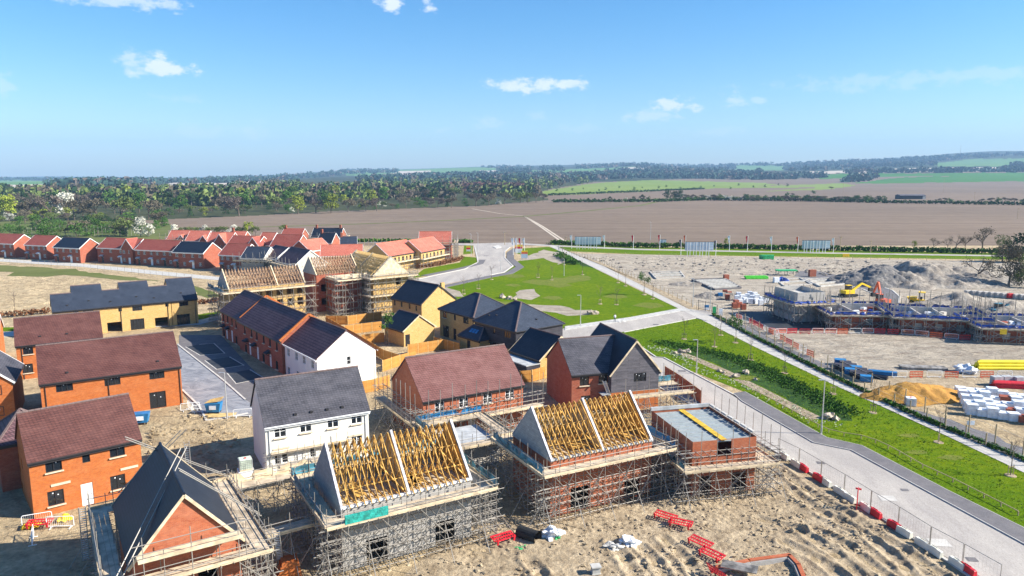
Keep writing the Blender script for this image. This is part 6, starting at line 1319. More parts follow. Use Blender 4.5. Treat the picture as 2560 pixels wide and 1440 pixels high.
for i, (x, y, m_, l) in enumerate([(1842, 752, 'white_sheet', ''), (1855, 750, 'white_sheet', ''), (1868, 748, 'white_sheet', ''), (1880, 752, 'white_sheet', ''), (1892, 750, 'white_sheet', ''), (1862, 758, 'white_sheet', ''), (1876, 760, 'white_sheet', ''), (1890, 760, 'white_sheet', ''), (1904, 756, 'white_sheet', ''), (1914, 758, 'white_sheet', ''), (1850, 762, 'white_sheet', ''), (1902, 764, 'white_sheet', ''), (1846, 744, 'white_sheet', ''), (1874, 742, 'white_sheet', ''), (1886, 744, 'white_sheet', ''), (1812, 738, 'brick_red', ''), (1822, 742, 'brick_red', ''), (1818, 750, 'brick_red', ''), (1836, 772, 'brick_red', ''), (1848, 770, 'brick_red', ''), (1858, 775, 'brick_red', ''), (1840, 764, 'brick_red', ''), (1800, 746, 'blue_plastic', '')]):
    pallet_stack(x, y, rnd.uniform(-.3, .3), 2, '%s pallet left of the square block building, number %d from the back' % ({'white_sheet': 'white wrapped', 'brick_red': 'red brick', 'blue_plastic': 'blue wrapped'}[m_], i+1), m_, h=1.2, group='pallets left of the block building')
# brick courses, ground works (low foundations) on the right site
def foundation(label, pts, h=.35, mat='blockwork', w=.35, cross=0):
    P = [G(*p) for p in pts]; o = thing('foundation', label, 'foundation', P[0], 0); b = P[0]
    for a, c in zip(P, P[1:]+P[:1]):
        d = c-a; q = MB().box(0, -w/2, 0, d.length, w/2, h).build('footing_wall', M[mat], o, a-b); q.rotation_euler = (0, 0, math.atan2(d.y, d.x))
    for i in range(cross):
        t = (i+1)/(cross+1); a = P[0].lerp(P[3], t); c = P[1].lerp(P[2], t); d = c-a; q = MB().box(.2, -.3, 0, d.length-.2, .3, h+.1).build('floor_beam', M['concrete'], o, a-b); q.rotation_euler = (0, 0, math.atan2(d.y, d.x))
foundation('long foundation with pale floor beams left of the green pile', [(1730, 702), (1812, 699), (1852, 722), (1786, 726)], .5, 'asphalt_dark', .4, 6)
foundation('low blockwork foundation left of the beam floor', [(1625, 682), (1700, 680), (1712, 695), (1640, 698)], .4, 'block_pale', .3, 2)
foundation('pale foundation right of the site road bend', [(2010, 700), (2080, 697), (2110, 712), (2050, 718)], .4, 'concrete', .4, 2)
foundation('low foundation behind the block building', [(1940, 700), (2000, 697), (2030, 712), (1960, 716)], .3, 'block_pale', .4, 1)
for i, (x, y, s, m_, l) in enumerate([(1815, 700, 1.0, 'brick_red', 'pair of dark red brick packs at the back of the beam floor'), (2030, 692, 1.4, 'brick_red', 'red brick pack beside the site road'), (1940, 745-38, 1.0, 'white_sheet', 'white bag in front of the blue tarpaulin')]): pallet_stack(x, y, .2, 2, l, m_, w=1.5*s, h=1.4*s)
rumple('tarpaulin', 'bright blue tarpaulin heap near the green pile', 1955, 706, 1.5, 'blue_net', 11, 1.2, 'tarpaulin')
p = G(1890, 697); mb = MB()
for i in range(6): mb.box(-3.2, -1+i*.32, .1+.05*i, 3.2, -.75+i*.32, .6+.12*(i % 3))
tag(mb.build('green_formwork', M['lime'], None, (p.x, p.y, 0), .05), 'bright lime green stack of formwork on the pale ground', 'formwork')
p = G(1918, 649); mb = MB(); mb.prism([(-2, -.9), (2, -.9), (2.6, .9), (-2.6, .9)], .1, 1.6).box(-1.7, -.95, .3, 1.7, -.9, 1.3); tag(mb.build('skip', M['green_plastic'], None, (p.x, p.y, 0)), 'green skip on the pale ground below the hedge', 'skip')
p = G(1965, 688); o = thing('work_platform', 'green topped work platform beside the ring kerb', 'platform', (p.x, p.y, 0), 0); MB().box(-3, -1.2, 1.3, 3, 1.2, 1.6).build('deck', M['green_plastic'], o)
for x in (-2.6, 0, 2.6):
    for y in (-1, 1): rod('leg', (x, y, 0), (x, y, 1.3), .08, M['steel'], o)
for i in range(3): p = G(2109+i*5.5, 642); tag(MB().box(-.45, -.3, 0, .45, .3, .25).box(-.4, -.1, .25, .4, .1, 1.1).box(-.3, -.14, .5, .3, -.1, .9).build('yellow_bollard', M['yellow_paint'], None, (p.x, p.y, 0)), 'yellow plastic block on the verge below the right hoarding, %s of three' % ORD(i), 'barrier', 'yellow blocks on the verge')
# ------------------------------------------------------------------ netted scaffold buildings on the right site
def netted(label, slabel, A, rz, L, D, h, wall, top, fillers=8, net='blue_net', ops=(), inner=True, r=.06, extra=3.4):
    o = thing('unfinished_house', label, 'house', (A.x, A.y, 0), R(rz)); mx, e = block(o, L, D, h, h, wall, wall, ops, kind='flat', noroof=True, o=.02, ox=.02)
    MB().box(.15, .15, 0, L-.15, D-.15, h-1.1).build('floor', M['concrete'], o)
    if inner:
        for i in range(1, int(L/4)): MB().box(i*4-.1, .2, h-1.1, i*4+.1, D-.2, h+.3).build('inner_wall', M['block_pale'], o)
        for s_ in ((.05, D-.3), ): MB().box(.1, s_[1], h-1.0, L-.1, s_[1]+.2, h+.5).build('back_wall', M['block_pale'], o)
    rn = random.Random(int(L*10))
    for i in range(fillers):
        x, y = rn.uniform(.8, L-1), rn.uniform(.8, D-1); q = MB().box(-.5, -.45, h-1.1, .5, .45, h-1.1+rn.uniform(.5, 1.1)).build('block_pack', M[rn.choice(['white_sheet', 'white_sheet', 'white_sheet', 'block_pale', 'brick_red', 'blue_net'])], o, (x, y, 0)); q.rotation_euler = (0, 0, rn.uniform(0, 1))
    return o, scaffold(slabel, o.location, R(rz), 0, L, 0, D, top, extra=extra, bay=2.0, r=r, net={s: net for s in 'FRBL'}, lifts=[top*.5, top], raker=False, boards='timber_board')
VW = lambda x, z: ('F', x, z, ('void', 1.3, 1.2))
netted('square unfinished house of pale blocks inside blue netting, beside the dark slab', 'scaffolding with blue netting round the square block house', G(1990, 806), 11, 6.2, 8.5, 6.2, 'block_pale', 3.6, 0, ops=[('F', 1.5, 1.2, ('void', 1.4, 2.0)), ('F', 4.4, 1.2, ('void', 1.4, 2.0)), ('L', 3, 4.4, ('void', 1.2, 1.3)), ('F', 3, 4.5, ('void', 1.0, 1.0))], inner=False, extra=2.0)
netted('low unfinished red brick house heaped with white packs, second of the netted row', 'scaffolding with violet blue netting round the low brick house', G(2085, 822), -4, 11.0, 9, 3.0, 'brick_red', 2.7, 26, ops=[VW(2.5, 1.4), VW(6.5, 1.4)])
netted('long unfinished red brick house with pale inner walls, third of the netted row', 'scaffolding with blue netting round the long brick house', G(2245, 832), -14, 14.2, 9, 3.2, 'brick_red', 2.9, 16, ops=[VW(3.4, 1.4), VW(6.8, 1.4), VW(10.4, 1.4)])
netted('unfinished red brick house at the right edge heaped with pale packs', 'scaffolding with blue netting round the house at the right edge', G(2462, 855), -10, 12, 9, 2.8, 'brick_red', 2.5, 24, ops=[VW(3.4, 1.2), VW(8, 1.2)])
p = G(2508, 835, 2.4); tag(MB().box(-.55, -.03, 0, .55, .03, .9).box(-.6, -.05, -.05, .6, -.03, 0).build('notice_board', M['yellow_paint'], None, p, -.1), 'yellow notice board on the rightmost netted scaffold', 'notice')
# machines
def dumper(px, py, rz, label):
    p = G(px, py); o = thing('site_dumper', label, 'dumper', (p.x, p.y, 0), rz)
    MB().prism([(-1.5, -.8), (.2, -.8), (.2, .8), (-1.5, .8)], .7, 1.3).build('chassis', M['yellow_paint'], o)
    q = MB(); q.v = [(.2, -.8, .8), (1.6, -.7, 1.0), (1.6, .7, 1.0), (.2, .8, .8), (0, -1.05, 1.9), (2.1, -1.0, 1.7), (2.1, 1.0, 1.7), (0, 1.05, 1.9)]; q.f = [(0, 1, 2, 3), (0, 4, 5, 1), (1, 5, 6, 2), (2, 6, 7, 3), (3, 7, 4, 0), (7, 6, 5, 4)]; q.m = [0]*6; q.build('skip', M['yellow_paint'], o)
    for x in (-1.4, -.3):
        for y in (-.7, .7): rod('cab_post', (x, y, 1.3), (x, y, 2.9), .07, M['black_upvc'], o)
    MB().box(-1.55, -.85, 2.9, -.15, .85, 3.05).build('cab_roof', M['yellow_paint'], o); MB().box(-1.0, -.3, 1.3, -.5, .3, 1.9).build('seat', M['black_rubber'], o)
    for x in (-1.0, 1.1):
        for y in (-.95, .75): w_ = MB().tube((x, y, .55), (x, y+.3, .55), .55, n=14).build('wheel', M['black_rubber'], o); MB().tube((x, y-.02, .55), (x, y+.32, .55), .25, n=10).build('rim', M['yellow_paint'], w_)
dumper(2292, 762, 2.6, 'yellow site dumper with a roof behind the long netted house')
def digger(px, py, rz, mat, label, reach=4.5, up=3.5):
    p = G(px, py); o = thing('excavator', label, 'excavator', (p.x, p.y, 0), rz)
    for y in (-1.1, .6): MB().prism([(-1.7, y), (1.7, y), (1.7, y+.5), (-1.7, y+.5)], .15, .75).tube((-1.7, y, .45), (-1.7, y+.5, .45), .32, n=10).tube((1.7, y, .45), (1.7, y+.5, .45), .32, n=10).build('track', M['black_rubber'], o)
    b = MB().prism([(-1.7, -1.1), (1.0, -1.1), (1.0, 1.1), (-1.7, 1.1)], .9, 1.7).build('body', M[mat], o); MB().box(-.2, .1, 1.7, 1.0, 1.05, 2.7).build('cab', M['glass'], o); MB().box(-.3, .05, 2.7, 1.1, 1.1, 2.8).build('cab_roof', M[mat], o)
    MB().bar((.8, -.3, 1.6), (.8+reach*.5, -.3, 1.6+up), .35, .5).build('boom', M[mat], o); MB().bar((.8+reach*.5, -.3, 1.6+up), (.8+reach, -.3, 1.6+up*.3), .28, .4).build('arm', M[mat], o)
    MB().prism([(reach+.5, -.8), (reach+1.3, -.7), (reach+1.3, .1), (reach+.5, .2)], 1.6+up*.3-1.0, 1.6+up*.3-.1).build('bucket', M['black_rubber'], o)
digger(2120, 742, .3, 'yellow_paint', 'yellow excavator with a long lowered arm on the right site', 5.5, 1.6)
digger(2205, 765, 1.9, 'orange_plastic', 'orange excavator with its arm raised between the netted houses', 2.2, 3.6)
digger(2495, 792, .2, 'cyan_sheet', 'small teal machine beside the mound at the right edge', 2.0, 1.0)
# row of pale baskets at far right
for i in range(11):
    p = G(2420+i*15, 738+i*1.2); pallet_stack(0, 0, .1, 2, 'pale crate in the long row behind the brown mound, %s from the left' % ORD(i), 'block_pale' if i != 7 else 'red_plastic', w=1.5, d=1.1, h=1.1, group='row of pale crates at the right', P=p, name='crate', cat='crate')
# ------------------------------------------------------------------ storage compound
o = thing('pipe_stack', 'stack of bright yellow plastic pipes at the right edge', 'pipes', G(2520, 925), R(-1)); k = 0
for row, n in enumerate((4, 3, 2)):
    for i in range(n): z = .25+row*.42; y = i*.5+row*.25; q = MB().tube((-4.6+.2*row+rnd.uniform(-.5, .5), y, z), (6, y, z), .24, n=12).tube((-4.7, y, z), (-4.62, y, z), .01, n=4); q.build('yellow_pipe', M['yellow_pipe'], o, smooth=False)
def pipes(label, px, py, rz, n, l, r, mat, rows=2):
    o = thing('pipe_bundle', label, 'pipes', G(px, py), rz)
    for i in range(n):
        row = i % rows; MB().tube((-l/2+rnd.uniform(-.2, .2), (i//rows)*r*2.1, r+row*r*1.8), (l/2, (i//rows)*r*2.1, r+row*r*1.8), r, n=8).build('pipe', M[mat], o)
pipes('bundle of grey pipes in front of the pale ground', 2312, 926, R(-8), 12, 6.5, .13, 'steel'); pipes('bundle of blue pipes right of the dark pallets', 2205, 938, R(-22), 6, 4.0, .16, 'blue_plastic'); pipes('dark pipes lying beside the sand heap', 2180, 945, R(-40), 8, 4.0, .12, 'black_upvc')
pipes('pile of dark red pipes behind the white packs', 2530, 972, R(-10), 12, 4.5, .16, 'red_plastic', 3)
rumple('bag', 'white bags at the end of the grey pipes', 2425, 932, 1.6, 'white_sheet', 21, 1.0)
for i in range(6):
    for j in range(2):
        p = G(2100+i*13, 912+i*6+j*12); pallet_stack(0, 0, R(-20), 3, 'dark blue wrapped pallet in the block beside the path fence, number %d' % (i*2+j+1), 'clad_black' if (i+j) % 3 else 'blue_plastic', w=1.7, d=1.3, h=.8, group='dark pallets beside the path fence', P=p)
rn = random.Random(9)
for i in range(7):
    for j in range(5):
        x = 2400+i*26-j*2+j*9; y = 985+j*13+i*4; p = G(x, y)
        if x > 2600: continue
        k = rn.random() < .94; pallet_stack(0, 0, R(-18)+rn.uniform(-.1, .1), 2, '%s pack in the big stack behind the path fence, row %s, place %s' % ('white wrapped' if k else 'red banded', ORD(j), ORD(i)), 'white_sheet' if k else 'brick_red', w=1.3, d=1.15, h=rn.uniform(.8, 1.5), group='white packs behind the path fence', P=p)
for i, (x, y) in enumerate(((2490, 963), (2515, 962), (2545, 964))): pallet_stack(x, y, .1, 2, 'grey wrapped pack behind the red pipes, %s from the left' % ORD(i), 'grey_board', w=1.4, h=1.2, group='grey packs behind the red pipes')
def ibc(px, py, label, P=None, rz=0):
    p = P or G(px, py); o = thing('water_tank', label, 'tank', (p.x, p.y, p.z), rz); MB().box(-.55, -.5, .14, .55, .5, 1.1).build('tank', M['crate_green' if P else 'white_sheet'], o); c = MB()
    for i in range(6):
        z = .16+i*.18
        for a, b in (((-.6, -.55, z), (.6, -.55, z)), ((.6, -.55, z), (.6, .55, z)), ((.6, .55, z), (-.6, .55, z)), ((-.6, .55, z), (-.6, -.55, z))): c.tube(a, b, .015, n=4)
    for i in range(7):
        t = -.6+i*.2
        for y in (-.55, .55): c.tube((t, y, .14), (t, y, 1.08), .015, n=4)
        for x in (-.6, .6): c.tube((x, t*.9, .14), (x, t*.9, 1.08), .015, n=4)
    c.build('cage', M['galv'], o); MB().box(-.6, -.55, 0, .6, .55, .13).build('pallet_base', M['timber_pale'], o); MB().tube((0, 0, 1.1), (0, 0, 1.16), .12, n=10).build('cap', M['red_plastic'], o)
ibc(2275, 1014, 'caged white water tank in front of the orange sand heap', rz=R(-15))
# water cubes and dumpy bags beside the white house, site bins
p = G(616, 1205); pallet_stack(0, 0, R(28), 1, 'white bag pallet under the greenish tank beside the white house', 'white_sheet', w=1.5, d=1.4, h=1.2, P=p)
ibc(0, 0, 'greenish white stack of crates on the white bag beside the white house', P=Vector((p.x, p.y, 1.35)), rz=R(28))
def bin_(px, py, label, rz=0, wood=True):
    p = G(px, py); o = thing('site_bin', label, 'bin', (p.x, p.y, .05), rz); b = MB(); b.v = [(-.75, -.5, .25), (.75, -.5, .25), (.75, .5, .25), (-.75, .5, .25), (-.95, -.65, 1.35), (.95, -.65, 1.35), (.95, .65, 1.35), (-.95, .65, 1.35)]; b.f = [(0, 3, 2, 1), (0, 1, 5, 4), (1, 2, 6, 5), (2, 3, 7, 6), (3, 0, 4, 7), (4, 5, 6, 7)]; b.m = [0]*6; b.build('tub', M['blue_plastic'], o)
    for x in (-.6, .6):
        for y in (-.45, .45): MB().tube((x, y-.05, .12), (x, y+.05, .12), .12, n=10).build('wheel', M['black_rubber'], o)
    MB().box(-.4, -.66, .6, .4, -.62, 1.1).build('notice', M['white_sheet'], o)
    if wood:
        for i in range(6): MB().bar((-1.0+.1*i, -.4+.12*i, 1.42+.05*i), (.9+.05*i, -.3+.15*i, 1.6+.07*i), .14, .05).build('timber_offcut', M['timber'], o)
p = G(548, 1040); tag(MB().box(-1.9, -.7, 0, 1.9, .9, .08).build('plywood_sheet', M['timber'], None, (p.x, p.y, .02), R(5)), 'flat orange plywood sheets under the blue bin on the paved street', 'plywood')
bin_(536, 1033, 'blue wheeled bin full of timber offcuts on the paved street', R(5)); bin_(354, 1060, 'blue wheeled bin beside the corner of the brown roofed house', R(15), False)
for i, (x, y) in enumerate(((168, 1300), (80, 1318))): rumple('yellow_sack', 'yellow sack on the sand before the lowest brown roofed house, %s of two' % ('right' if i == 0 else 'left'), x, y, .6, 'yellow_paint', 31+i, .35)
p = G(722, 1440); o = thing('brick_pile', 'pile of bright orange bricks at the bottom edge beside the scaffold', 'bricks', (p.x, p.y, 0), .4)
for i in range(5): MB().box(-.9+i*.1, -.6, i*.28, .9-i*.05, .6, i*.28+.27).build('brick_layer', M['brick_orange'], o)
# ------------------------------------------------------------------ garden fences
def board_fence(label, pts, h=1.8, mat='fence_orange'):
    P = [G(*p) for p in pts]; o = thing('garden_fence', label, 'fence', P[0], 0); b = P[0]
    for a, c in zip(P, P[1:]):
        d = c-a; n = max(1, round(d.length/1.9)); ang = math.atan2(d.y, d.x)
        for i in range(n):
            s_ = a+d*(i/n); q = MB().box(.05, -.02, .05, d.length/n-.05, .02, h).box(0, -.06, h-.5, d.length/n, -.021, h-.42).box(0, -.06, .4, d.length/n, -.021, .48).build('fence_panel', M[mat], o, s_-b); q.rotation_euler = (0, 0, ang)
            q = MB().box(-.05, -.05, 0, .05, .05, h+.06).build('post', M['timber'], o, s_-b); q.rotation_euler = (0, 0, ang)
for l, p in (('orange board fence at the top of the gardens below the apartments', [(815, 812), (870, 812), (955, 800)]), ('orange board fence running down behind the stepped terrace', [(815, 814), (890, 858), (960, 902), (1000, 915)]), ('orange board fence dividing the first garden behind the terrace', [(862, 838), (905, 832), (955, 826)]),
             ('orange board fence dividing the second garden behind the terrace', [(905, 862), (935, 858), (962, 856)]), ('orange board fence right of the white gable', [(957, 930), (1000, 915), (1040, 905)]), ('orange board fence between the white gable and the pink roofed house', [(905, 985), (940, 978), (975, 968)]), ('orange board fence in front of the small garage gardens', [(1020, 888), (1070, 880), (1120, 872)]),
             ('orange board fence between the pink roofed house and the dark gabled house', [(1300, 958), (1330, 955), (1365, 945)]), ('red brown fence behind the roofless brick house along the road', [(1662, 945), (1700, 970), (1752, 1010)]), ('orange fence below the hipped houses', [(1085, 868), (1120, 876), (1150, 884)])): board_fence(l, p, mat='fence_orange' if 'red brown' not in l else 'brick_pink')
# ------------------------------------------------------------------ lamps, signs, hoardings, flags
def lamp(px, py, h, label, arm=-.7, wood=False):
    p = G(px, py); o = thing('lamp_post', label, 'lamp post', (p.x, p.y, 0), 0, 'street lamps'); MB().tube((0, 0, 0), (0, 0, h), .085, .055, n=8).tube((0, 0, 0), (0, 0, 1.0), .11, n=8).build('pole', M['galv'] if not wood else M['post_wood'], o); MB().box(min(0, arm), -.1, h-.02, max(0, arm), .1, h+.07).build('lantern', M['galv'], o)
for a in ((568, 1047, 5.8, 'lamp post at the corner of the paved street left of the white house'), (2053, 1086, 6.5, 'lamp post on the long lawn beside the boulders'), (1741, 934, 5.2, 'pale post on the lawn near the top of the swale'), (1451, 816, 6.2, 'lamp post at the edge of the upper green beside the cross road'), (1178, 640, 8, 'lamp post left of the junction, nearer one'), (1195, 628, 7, 'lamp post left of the junction, farther one'), (1252, 676, 3.0, 'short dark lamp post on the bend of the road'), (1262, 610, 5, 'lamp post at the back of the junction'), (1626, 600, 8, 'thin pole beside the ploughed field above the second flag'), (1775, 780, 5.5, 'pole beside the site gate'), (1732, 768, 6.5, 'pole at the end of the upper path'), (1410, 690, 5.0, 'short lamp post on the upper green')): lamp(*a)
FC = {'r': 'red_plastic', 'w': 'white_sheet', 'o': 'orange_plastic', 'k': 'clad_grey'}
for i, (x, y, t_, c) in enumerate([(1429, 622, 587, 'w'), (1511, 622, 587, 'w'), (1583, 623, 587, 'r'), (1649, 624, 586, 'r'), (1713, 627, 587, 'o'), (1823, 627, 588, 'w'), (1868, 628, 589, 'r'), (1928, 629, 590, 'w'), (1994, 630, 591, 'o'), (2083, 632, 594, 'w'), (1283, 638, 594, 'w'), (1292, 636, 594, 'w'), (1302, 634, 594, 'r'), (1311, 632, 594, 'w'), (1702, 638, 598, 'k'), (1789, 641, 600, 'k')]):
    p = G(x, y); h = hpx(y, t_); o = thing('flagpole', ('%s flag on a thin pole by the main road, %s from the left' if i < 10 else '%s flag at the site entrance or middle hoarding, %s in order') % ({'r': 'red', 'w': 'white', 'o': 'orange', 'k': 'dark'}[c], ORD(i if i < 10 else i-10)), 'flagpole', (p.x, p.y, 0), 0, 'flags along the main road' if i < 10 else 'flags at the site entrance')
    MB().tube((0, 0, 0), (0, 0, h), .1, .07, n=6).build('pole', M['white_upvc'], o); f = MB(); n = 5
    for k in range(n): z1 = h-.1-k*.5; f.poly([(-.1, .03*math.sin(k*2), z1), (-.1-(.75-.1*k), .1*math.sin(k*2), z1-.15), (-.1-(.65-.1*k), .1*math.sin(k*2+2), z1-.65), (-.1, .03*math.sin(k*2+2), z1-.5)])
    f.build('flag', M[FC[c]], o)
def hoarding(px0, px1, pyb, top, ped, label, n=8, mat='white_sheet'):
    a, b = G(px0, pyb), G(px1, pyb); d = b-a; o = thing('hoarding', label, 'hoarding', a, math.atan2(d.y, d.x), 'big hoardings by the main road'); L = d.length; h = hpx(pyb, top); z0 = hpx(pyb, ped)
    for k in range(4): MB().box(L*k/4+.02, -.04, z0, L*(k+1)/4-.02, .04, h).build('panel', M['hoard'], o)
    MB().box(-.05, -.06, h, L+.05, .06, h+.15).build('top_rail', M['fascia_dark'], o)
    for k in range(n): x = L*(.06+.88*((k//2)+.42*(k % 2)+.1)/(n/2)); rod('post', (x, -.15, 0), (x, -.15, h), .13, M['white_upvc'], o, 4)
    for k in range(3): z = z0+(h-z0)*(k+.5)/3; MB().box(0, -.12, z-.05, L, -.05, z+.05).build('batten', M['galv'], o)
M['hoard'] = plain('hoarding_back', (.50, .60, .68), .6, .08, .6)
hoarding(1437, 1502, 623, 592, 611, 'pale blue backed hoarding on white legs, leftmost of the three big ones'); hoarding(1712, 1783, 641, 605, 626, 'pale blue backed hoarding on white legs, middle of the three big ones'); hoarding(2004, 2074, 632, 601, 621, 'pale blue backed hoarding on white legs, rightmost of the three big ones'); hoarding(1648, 1665, 618, 599, 611, 'small pale blue sign board between the left and middle hoardings', 2)
def signboard(px0, px1, pyb, top, ped, label, bands):
    a, b = G(px0, pyb), G(px1, pyb); d = b-a; o = thing('sign_board', label, 'sign', a, math.atan2(d.y, d.x)); L = d.length; h = hpx(pyb, top); z0 = hpx(pyb, ped)
    for f, g, mt in bands: MB().box(0, -.06, z0+(h-z0)*f, L, .06, z0+(h-z0)*g).build('face_band', M[mt], o)
    for x in (.1, L-.1): rod('post', (x, .12, 0), (x, .12, h), .08, M['white_upvc'], o, 4)
signboard(1288, 1306, 634, 611, 632, 'tall sign board with yellow, red and white bands at the site entrance, left one', [(.75, 1, 'yellow_paint'), (.5, .75, 'red_plastic'), (0, .5, 'white_sheet')])
signboard(1303, 1319, 648, 626, 645, 'tall sign board with yellow, red and white bands at the site entrance, right one', [(.8, 1, 'yellow_paint'), (.55, .8, 'orange_plastic'), (0, .55, 'hoard')])
signboard(1166, 1176, 630, 615, 628, 'small yellow and red sign board on the verge left of the junction', [(.7, 1, 'yellow_paint'), (.35, .7, 'red_plastic'), (0, .35, 'white_sheet')])
signboard(1781, 1790, 788, 766, 784, 'green site notice beside the gate', [(0, 1, 'green_plastic')]); signboard(1761, 1772, 776, 762, 775, 'blue and white notice on the site gate', [(0, .5, 'white_sheet'), (.5, 1, 'blue_plastic')]); signboard(1797, 1806, 790, 771, 788, 'white notice right of the site gate', [(0, 1, 'white_sheet')])
o = post_fence('dark mesh gate at the corner where path and cross road meet', [(1746, 774), (1775, 780), (1797, 787)], 2.0, 2.1, .06, rails=(2.0, .3), rr=.04, name='gate', mat='black_upvc')
p = G(2122, 1072); 
o = thing('safety_sign', 'small white notice fixed on the rear fence post', 'sign', G(2423, 1082)+Vector((0, 0, 1.0)), 0); MB().box(-.45, -.12, 0, .45, -.09, .5).build('board', M['white_sheet'], o)
# barn, masts, far poles
A = T(2250, 498); B = T(2314, 498); d = B-A; o = thing('barn', 'black open fronted barn beyond the big ploughed field', 'barn', A, math.atan2(d.y, d.x)); L = d.length; MB().box(0, 0, 0, L, 11, 4.0).build('wall', M['clad_black'], o); q = MB(); q.v = [(-.3, -.6, 4.0), (L+.3, -.6, 4.0), (L+.3, 5.5, 5.4), (-.3, 5.5, 5.4), (L+.3, 11.6, 4.0), (-.3, 11.6, 4.0)]; q.f = [(0, 1, 2, 3), (3, 2, 4, 5), (1, 4, 2), (0, 3, 5)]; q.m = [0]*4; q.build('roof', M['clad_grey'], o); MB().box(L-3.5, -.1, 0, L-.3, -.02, 3.6).build('end_bay', M['concrete'], o)
for i, (x, y, t_) in enumerate(((2358, 482, 447), (2107, 488, 458), (2435, 508, 480), (2543, 548, 520), (1262, 612, 578), (1415, 610, 590), (2100, 628, 590), (2176, 632, 600))):
    p = T(x, y); h = hpx(y, t_); o = thing('power_pole', 'thin dark pole standing in the fields, %s in the list from far to near' % ORD(i), 'pole', p, 0, 'poles in the fields'); MB().tube((0, 0, 0), (0, 0, h), .16, .1, n=5).build('pole', M['post_wood'], o); MB().box(-.9, -.06, h-.6, .9, .06, h-.45).build('crossarm', M['post_wood'], o)
p = T(2400, 392); tag(MB().tube((0, 0, 0), (0, 0, 75), 1.5, .5, n=5).build('radio_mast', M['steel'], None, p), 'thin radio mast on the far wooded skyline', 'mast')
# village roofs in the wood
for i in range(14):
    p = T(1120+i*13+rnd.uniform(-5, 5), 476+rnd.uniform(-4, 3)); o = thing('village_house', 'tiny brick village house half hidden in the distant wood', 'house', (p.x, p.y, 0), rnd.uniform(-.6, .6), 'village houses in the distant wood'); MB().box(0, 0, 0, 14, 8, 9).build('wall', M['brick_pink'], o); q = MB(); q.v = [(-.4, -.4, 9), (14.4, -.4, 9), (14.4, 4, 13), (-.4, 4, 13), (14.4, 8.4, 9), (-.4, 8.4, 9)]; q.f = [(0, 1, 2, 3), (3, 2, 4, 5), (1, 4, 2), (0, 3, 5)]; q.m = [0]*4; q.build('roof', M['tile_brown'], o)
# ------------------------------------------------------------------ people and bicycle
def person(px, py, label, rz=0, top='cloth_white', legs='cloth_grey', P=None, step=.12):
    p = P or G(px, py); o = thing('person', label, 'person', (p.x, p.y, .02), rz)
    V = [((0, 0, .95), (.15, .11)), ((0, 0, 1.2), (.15, .10)), ((0, 0, 1.42), (.17, .10)), ((0, 0, 1.52), (.06, .06)), ((0, -.01, 1.58), (.065, .07)), ((0, -.01, 1.68), (.085, .1)), ((0, 0, 1.76), (.06, .07)),
         ((.1, -step*.4, .9), (.09, .09)), ((.1, -step*.8, .5), (.062, .062)), ((.1, -step, .1), (.045, .05)), ((.11, -step-.14, .04), (.045, .035)), ((-.1, step*.4, .9), (.09, .09)), ((-.1, step*.6, .5), (.062, .062)), ((-.1, step, .1), (.045, .05)), ((-.11, step-.14, .04), (.045, .035)),
         ((.21, 0, 1.4), (.06, .06)), ((.26, -.02, 1.12), (.045, .045)), ((.2, -.22, 1.08), (.035, .035)), ((-.21, 0, 1.4), (.06, .06)), ((-.27, .02, 1.12), (.045, .045)), ((-.24, -.08, .88), (.035, .035))]
    E_ = [(0, 1), (1, 2), (2, 3), (3, 4), (4, 5), (5, 6), (0, 7), (7, 8), (8, 9), (9, 10), (0, 11), (11, 12), (12, 13), (13, 14), (2, 15), (15, 16), (16, 17), (2, 18), (18, 19), (19, 20)]
    me = bpy.data.meshes.new('body'); me.from_pydata([v[0] for v in V], E_, []); b = obj('body', me, o); me.materials.append(M['skin']); me.materials.append(M[top]); me.materials.append(M[legs])
    b.modifiers.new('skin', 'SKIN'); 
    for i, v in enumerate(V): me.skin_vertices[0].data[i].radius = v[1]
    me.skin_vertices[0].data[0].use_root = True; s = b.modifiers.new('sub', 'SUBSURF'); s.levels = 1; s.render_levels = 1
    dg = bpy.context.evaluated_depsgraph_get(); ev = b.evaluated_get(dg); m2 = bpy.data.meshes.new_from_object(ev); b.modifiers.clear(); b.data = m2; m2.materials.clear()
    for mt in ('skin', top, legs): m2.materials.append(M[mt])
    for f in m2.polygons: c = f.center; f.material_index = 2 if c.z < 1.0 and abs(c.x) < .19 else (1 if c.z < 1.5 and not (c.z < 1.15 and abs(c.x) > .19) else 0); f.use_smooth = True
    MB().blob((0, .01, 1.71), (.105, .115, .1), sub=2, amp=.05).build('hair', M['black_upvc'], o); MB().box(-.11, -.02, 1.60, -.09, .01, 1.66).box(.09, -.02, 1.60, .11, .01, 1.66).build('ear', M['skin'], o)
    return o
person(1537, 806, 'person in a white top standing on the pavement beside a bicycle', R(200)); person(1397, 626, 'far pedestrian on the path in a white top, left of two', R(160)); person(1406, 628, 'far pedestrian on the path in dark clothes, right of two', R(160), 'cloth_grey')
p = G(1556, 806); o = thing('bicycle', 'grey bicycle lying tilted beside the standing person', 'bicycle', (p.x, p.y, .02), R(15)); o.rotation_euler = (R(-25), 0, R(15))
for x in (-.52, .52):
    w_ = MB(); n = 16
    for i in range(n): a, b = 2*math.pi*i/n, 2*math.pi*(i+1)/n; w_.tube((x+.33*math.cos(a), 0, .34+.33*math.sin(a)), (x+.33*math.cos(b), 0, .34+.33*math.sin(b)), .025, n=4)
    for i in range(5): a = math.pi*i/5; w_.tube((x+.33*math.cos(a), 0, .34+.33*math.sin(a)), (x-.33*math.cos(a), 0, .34-.33*math.sin(a)), .008, n=3)
    w_.build('wheel', M['galv'], o)
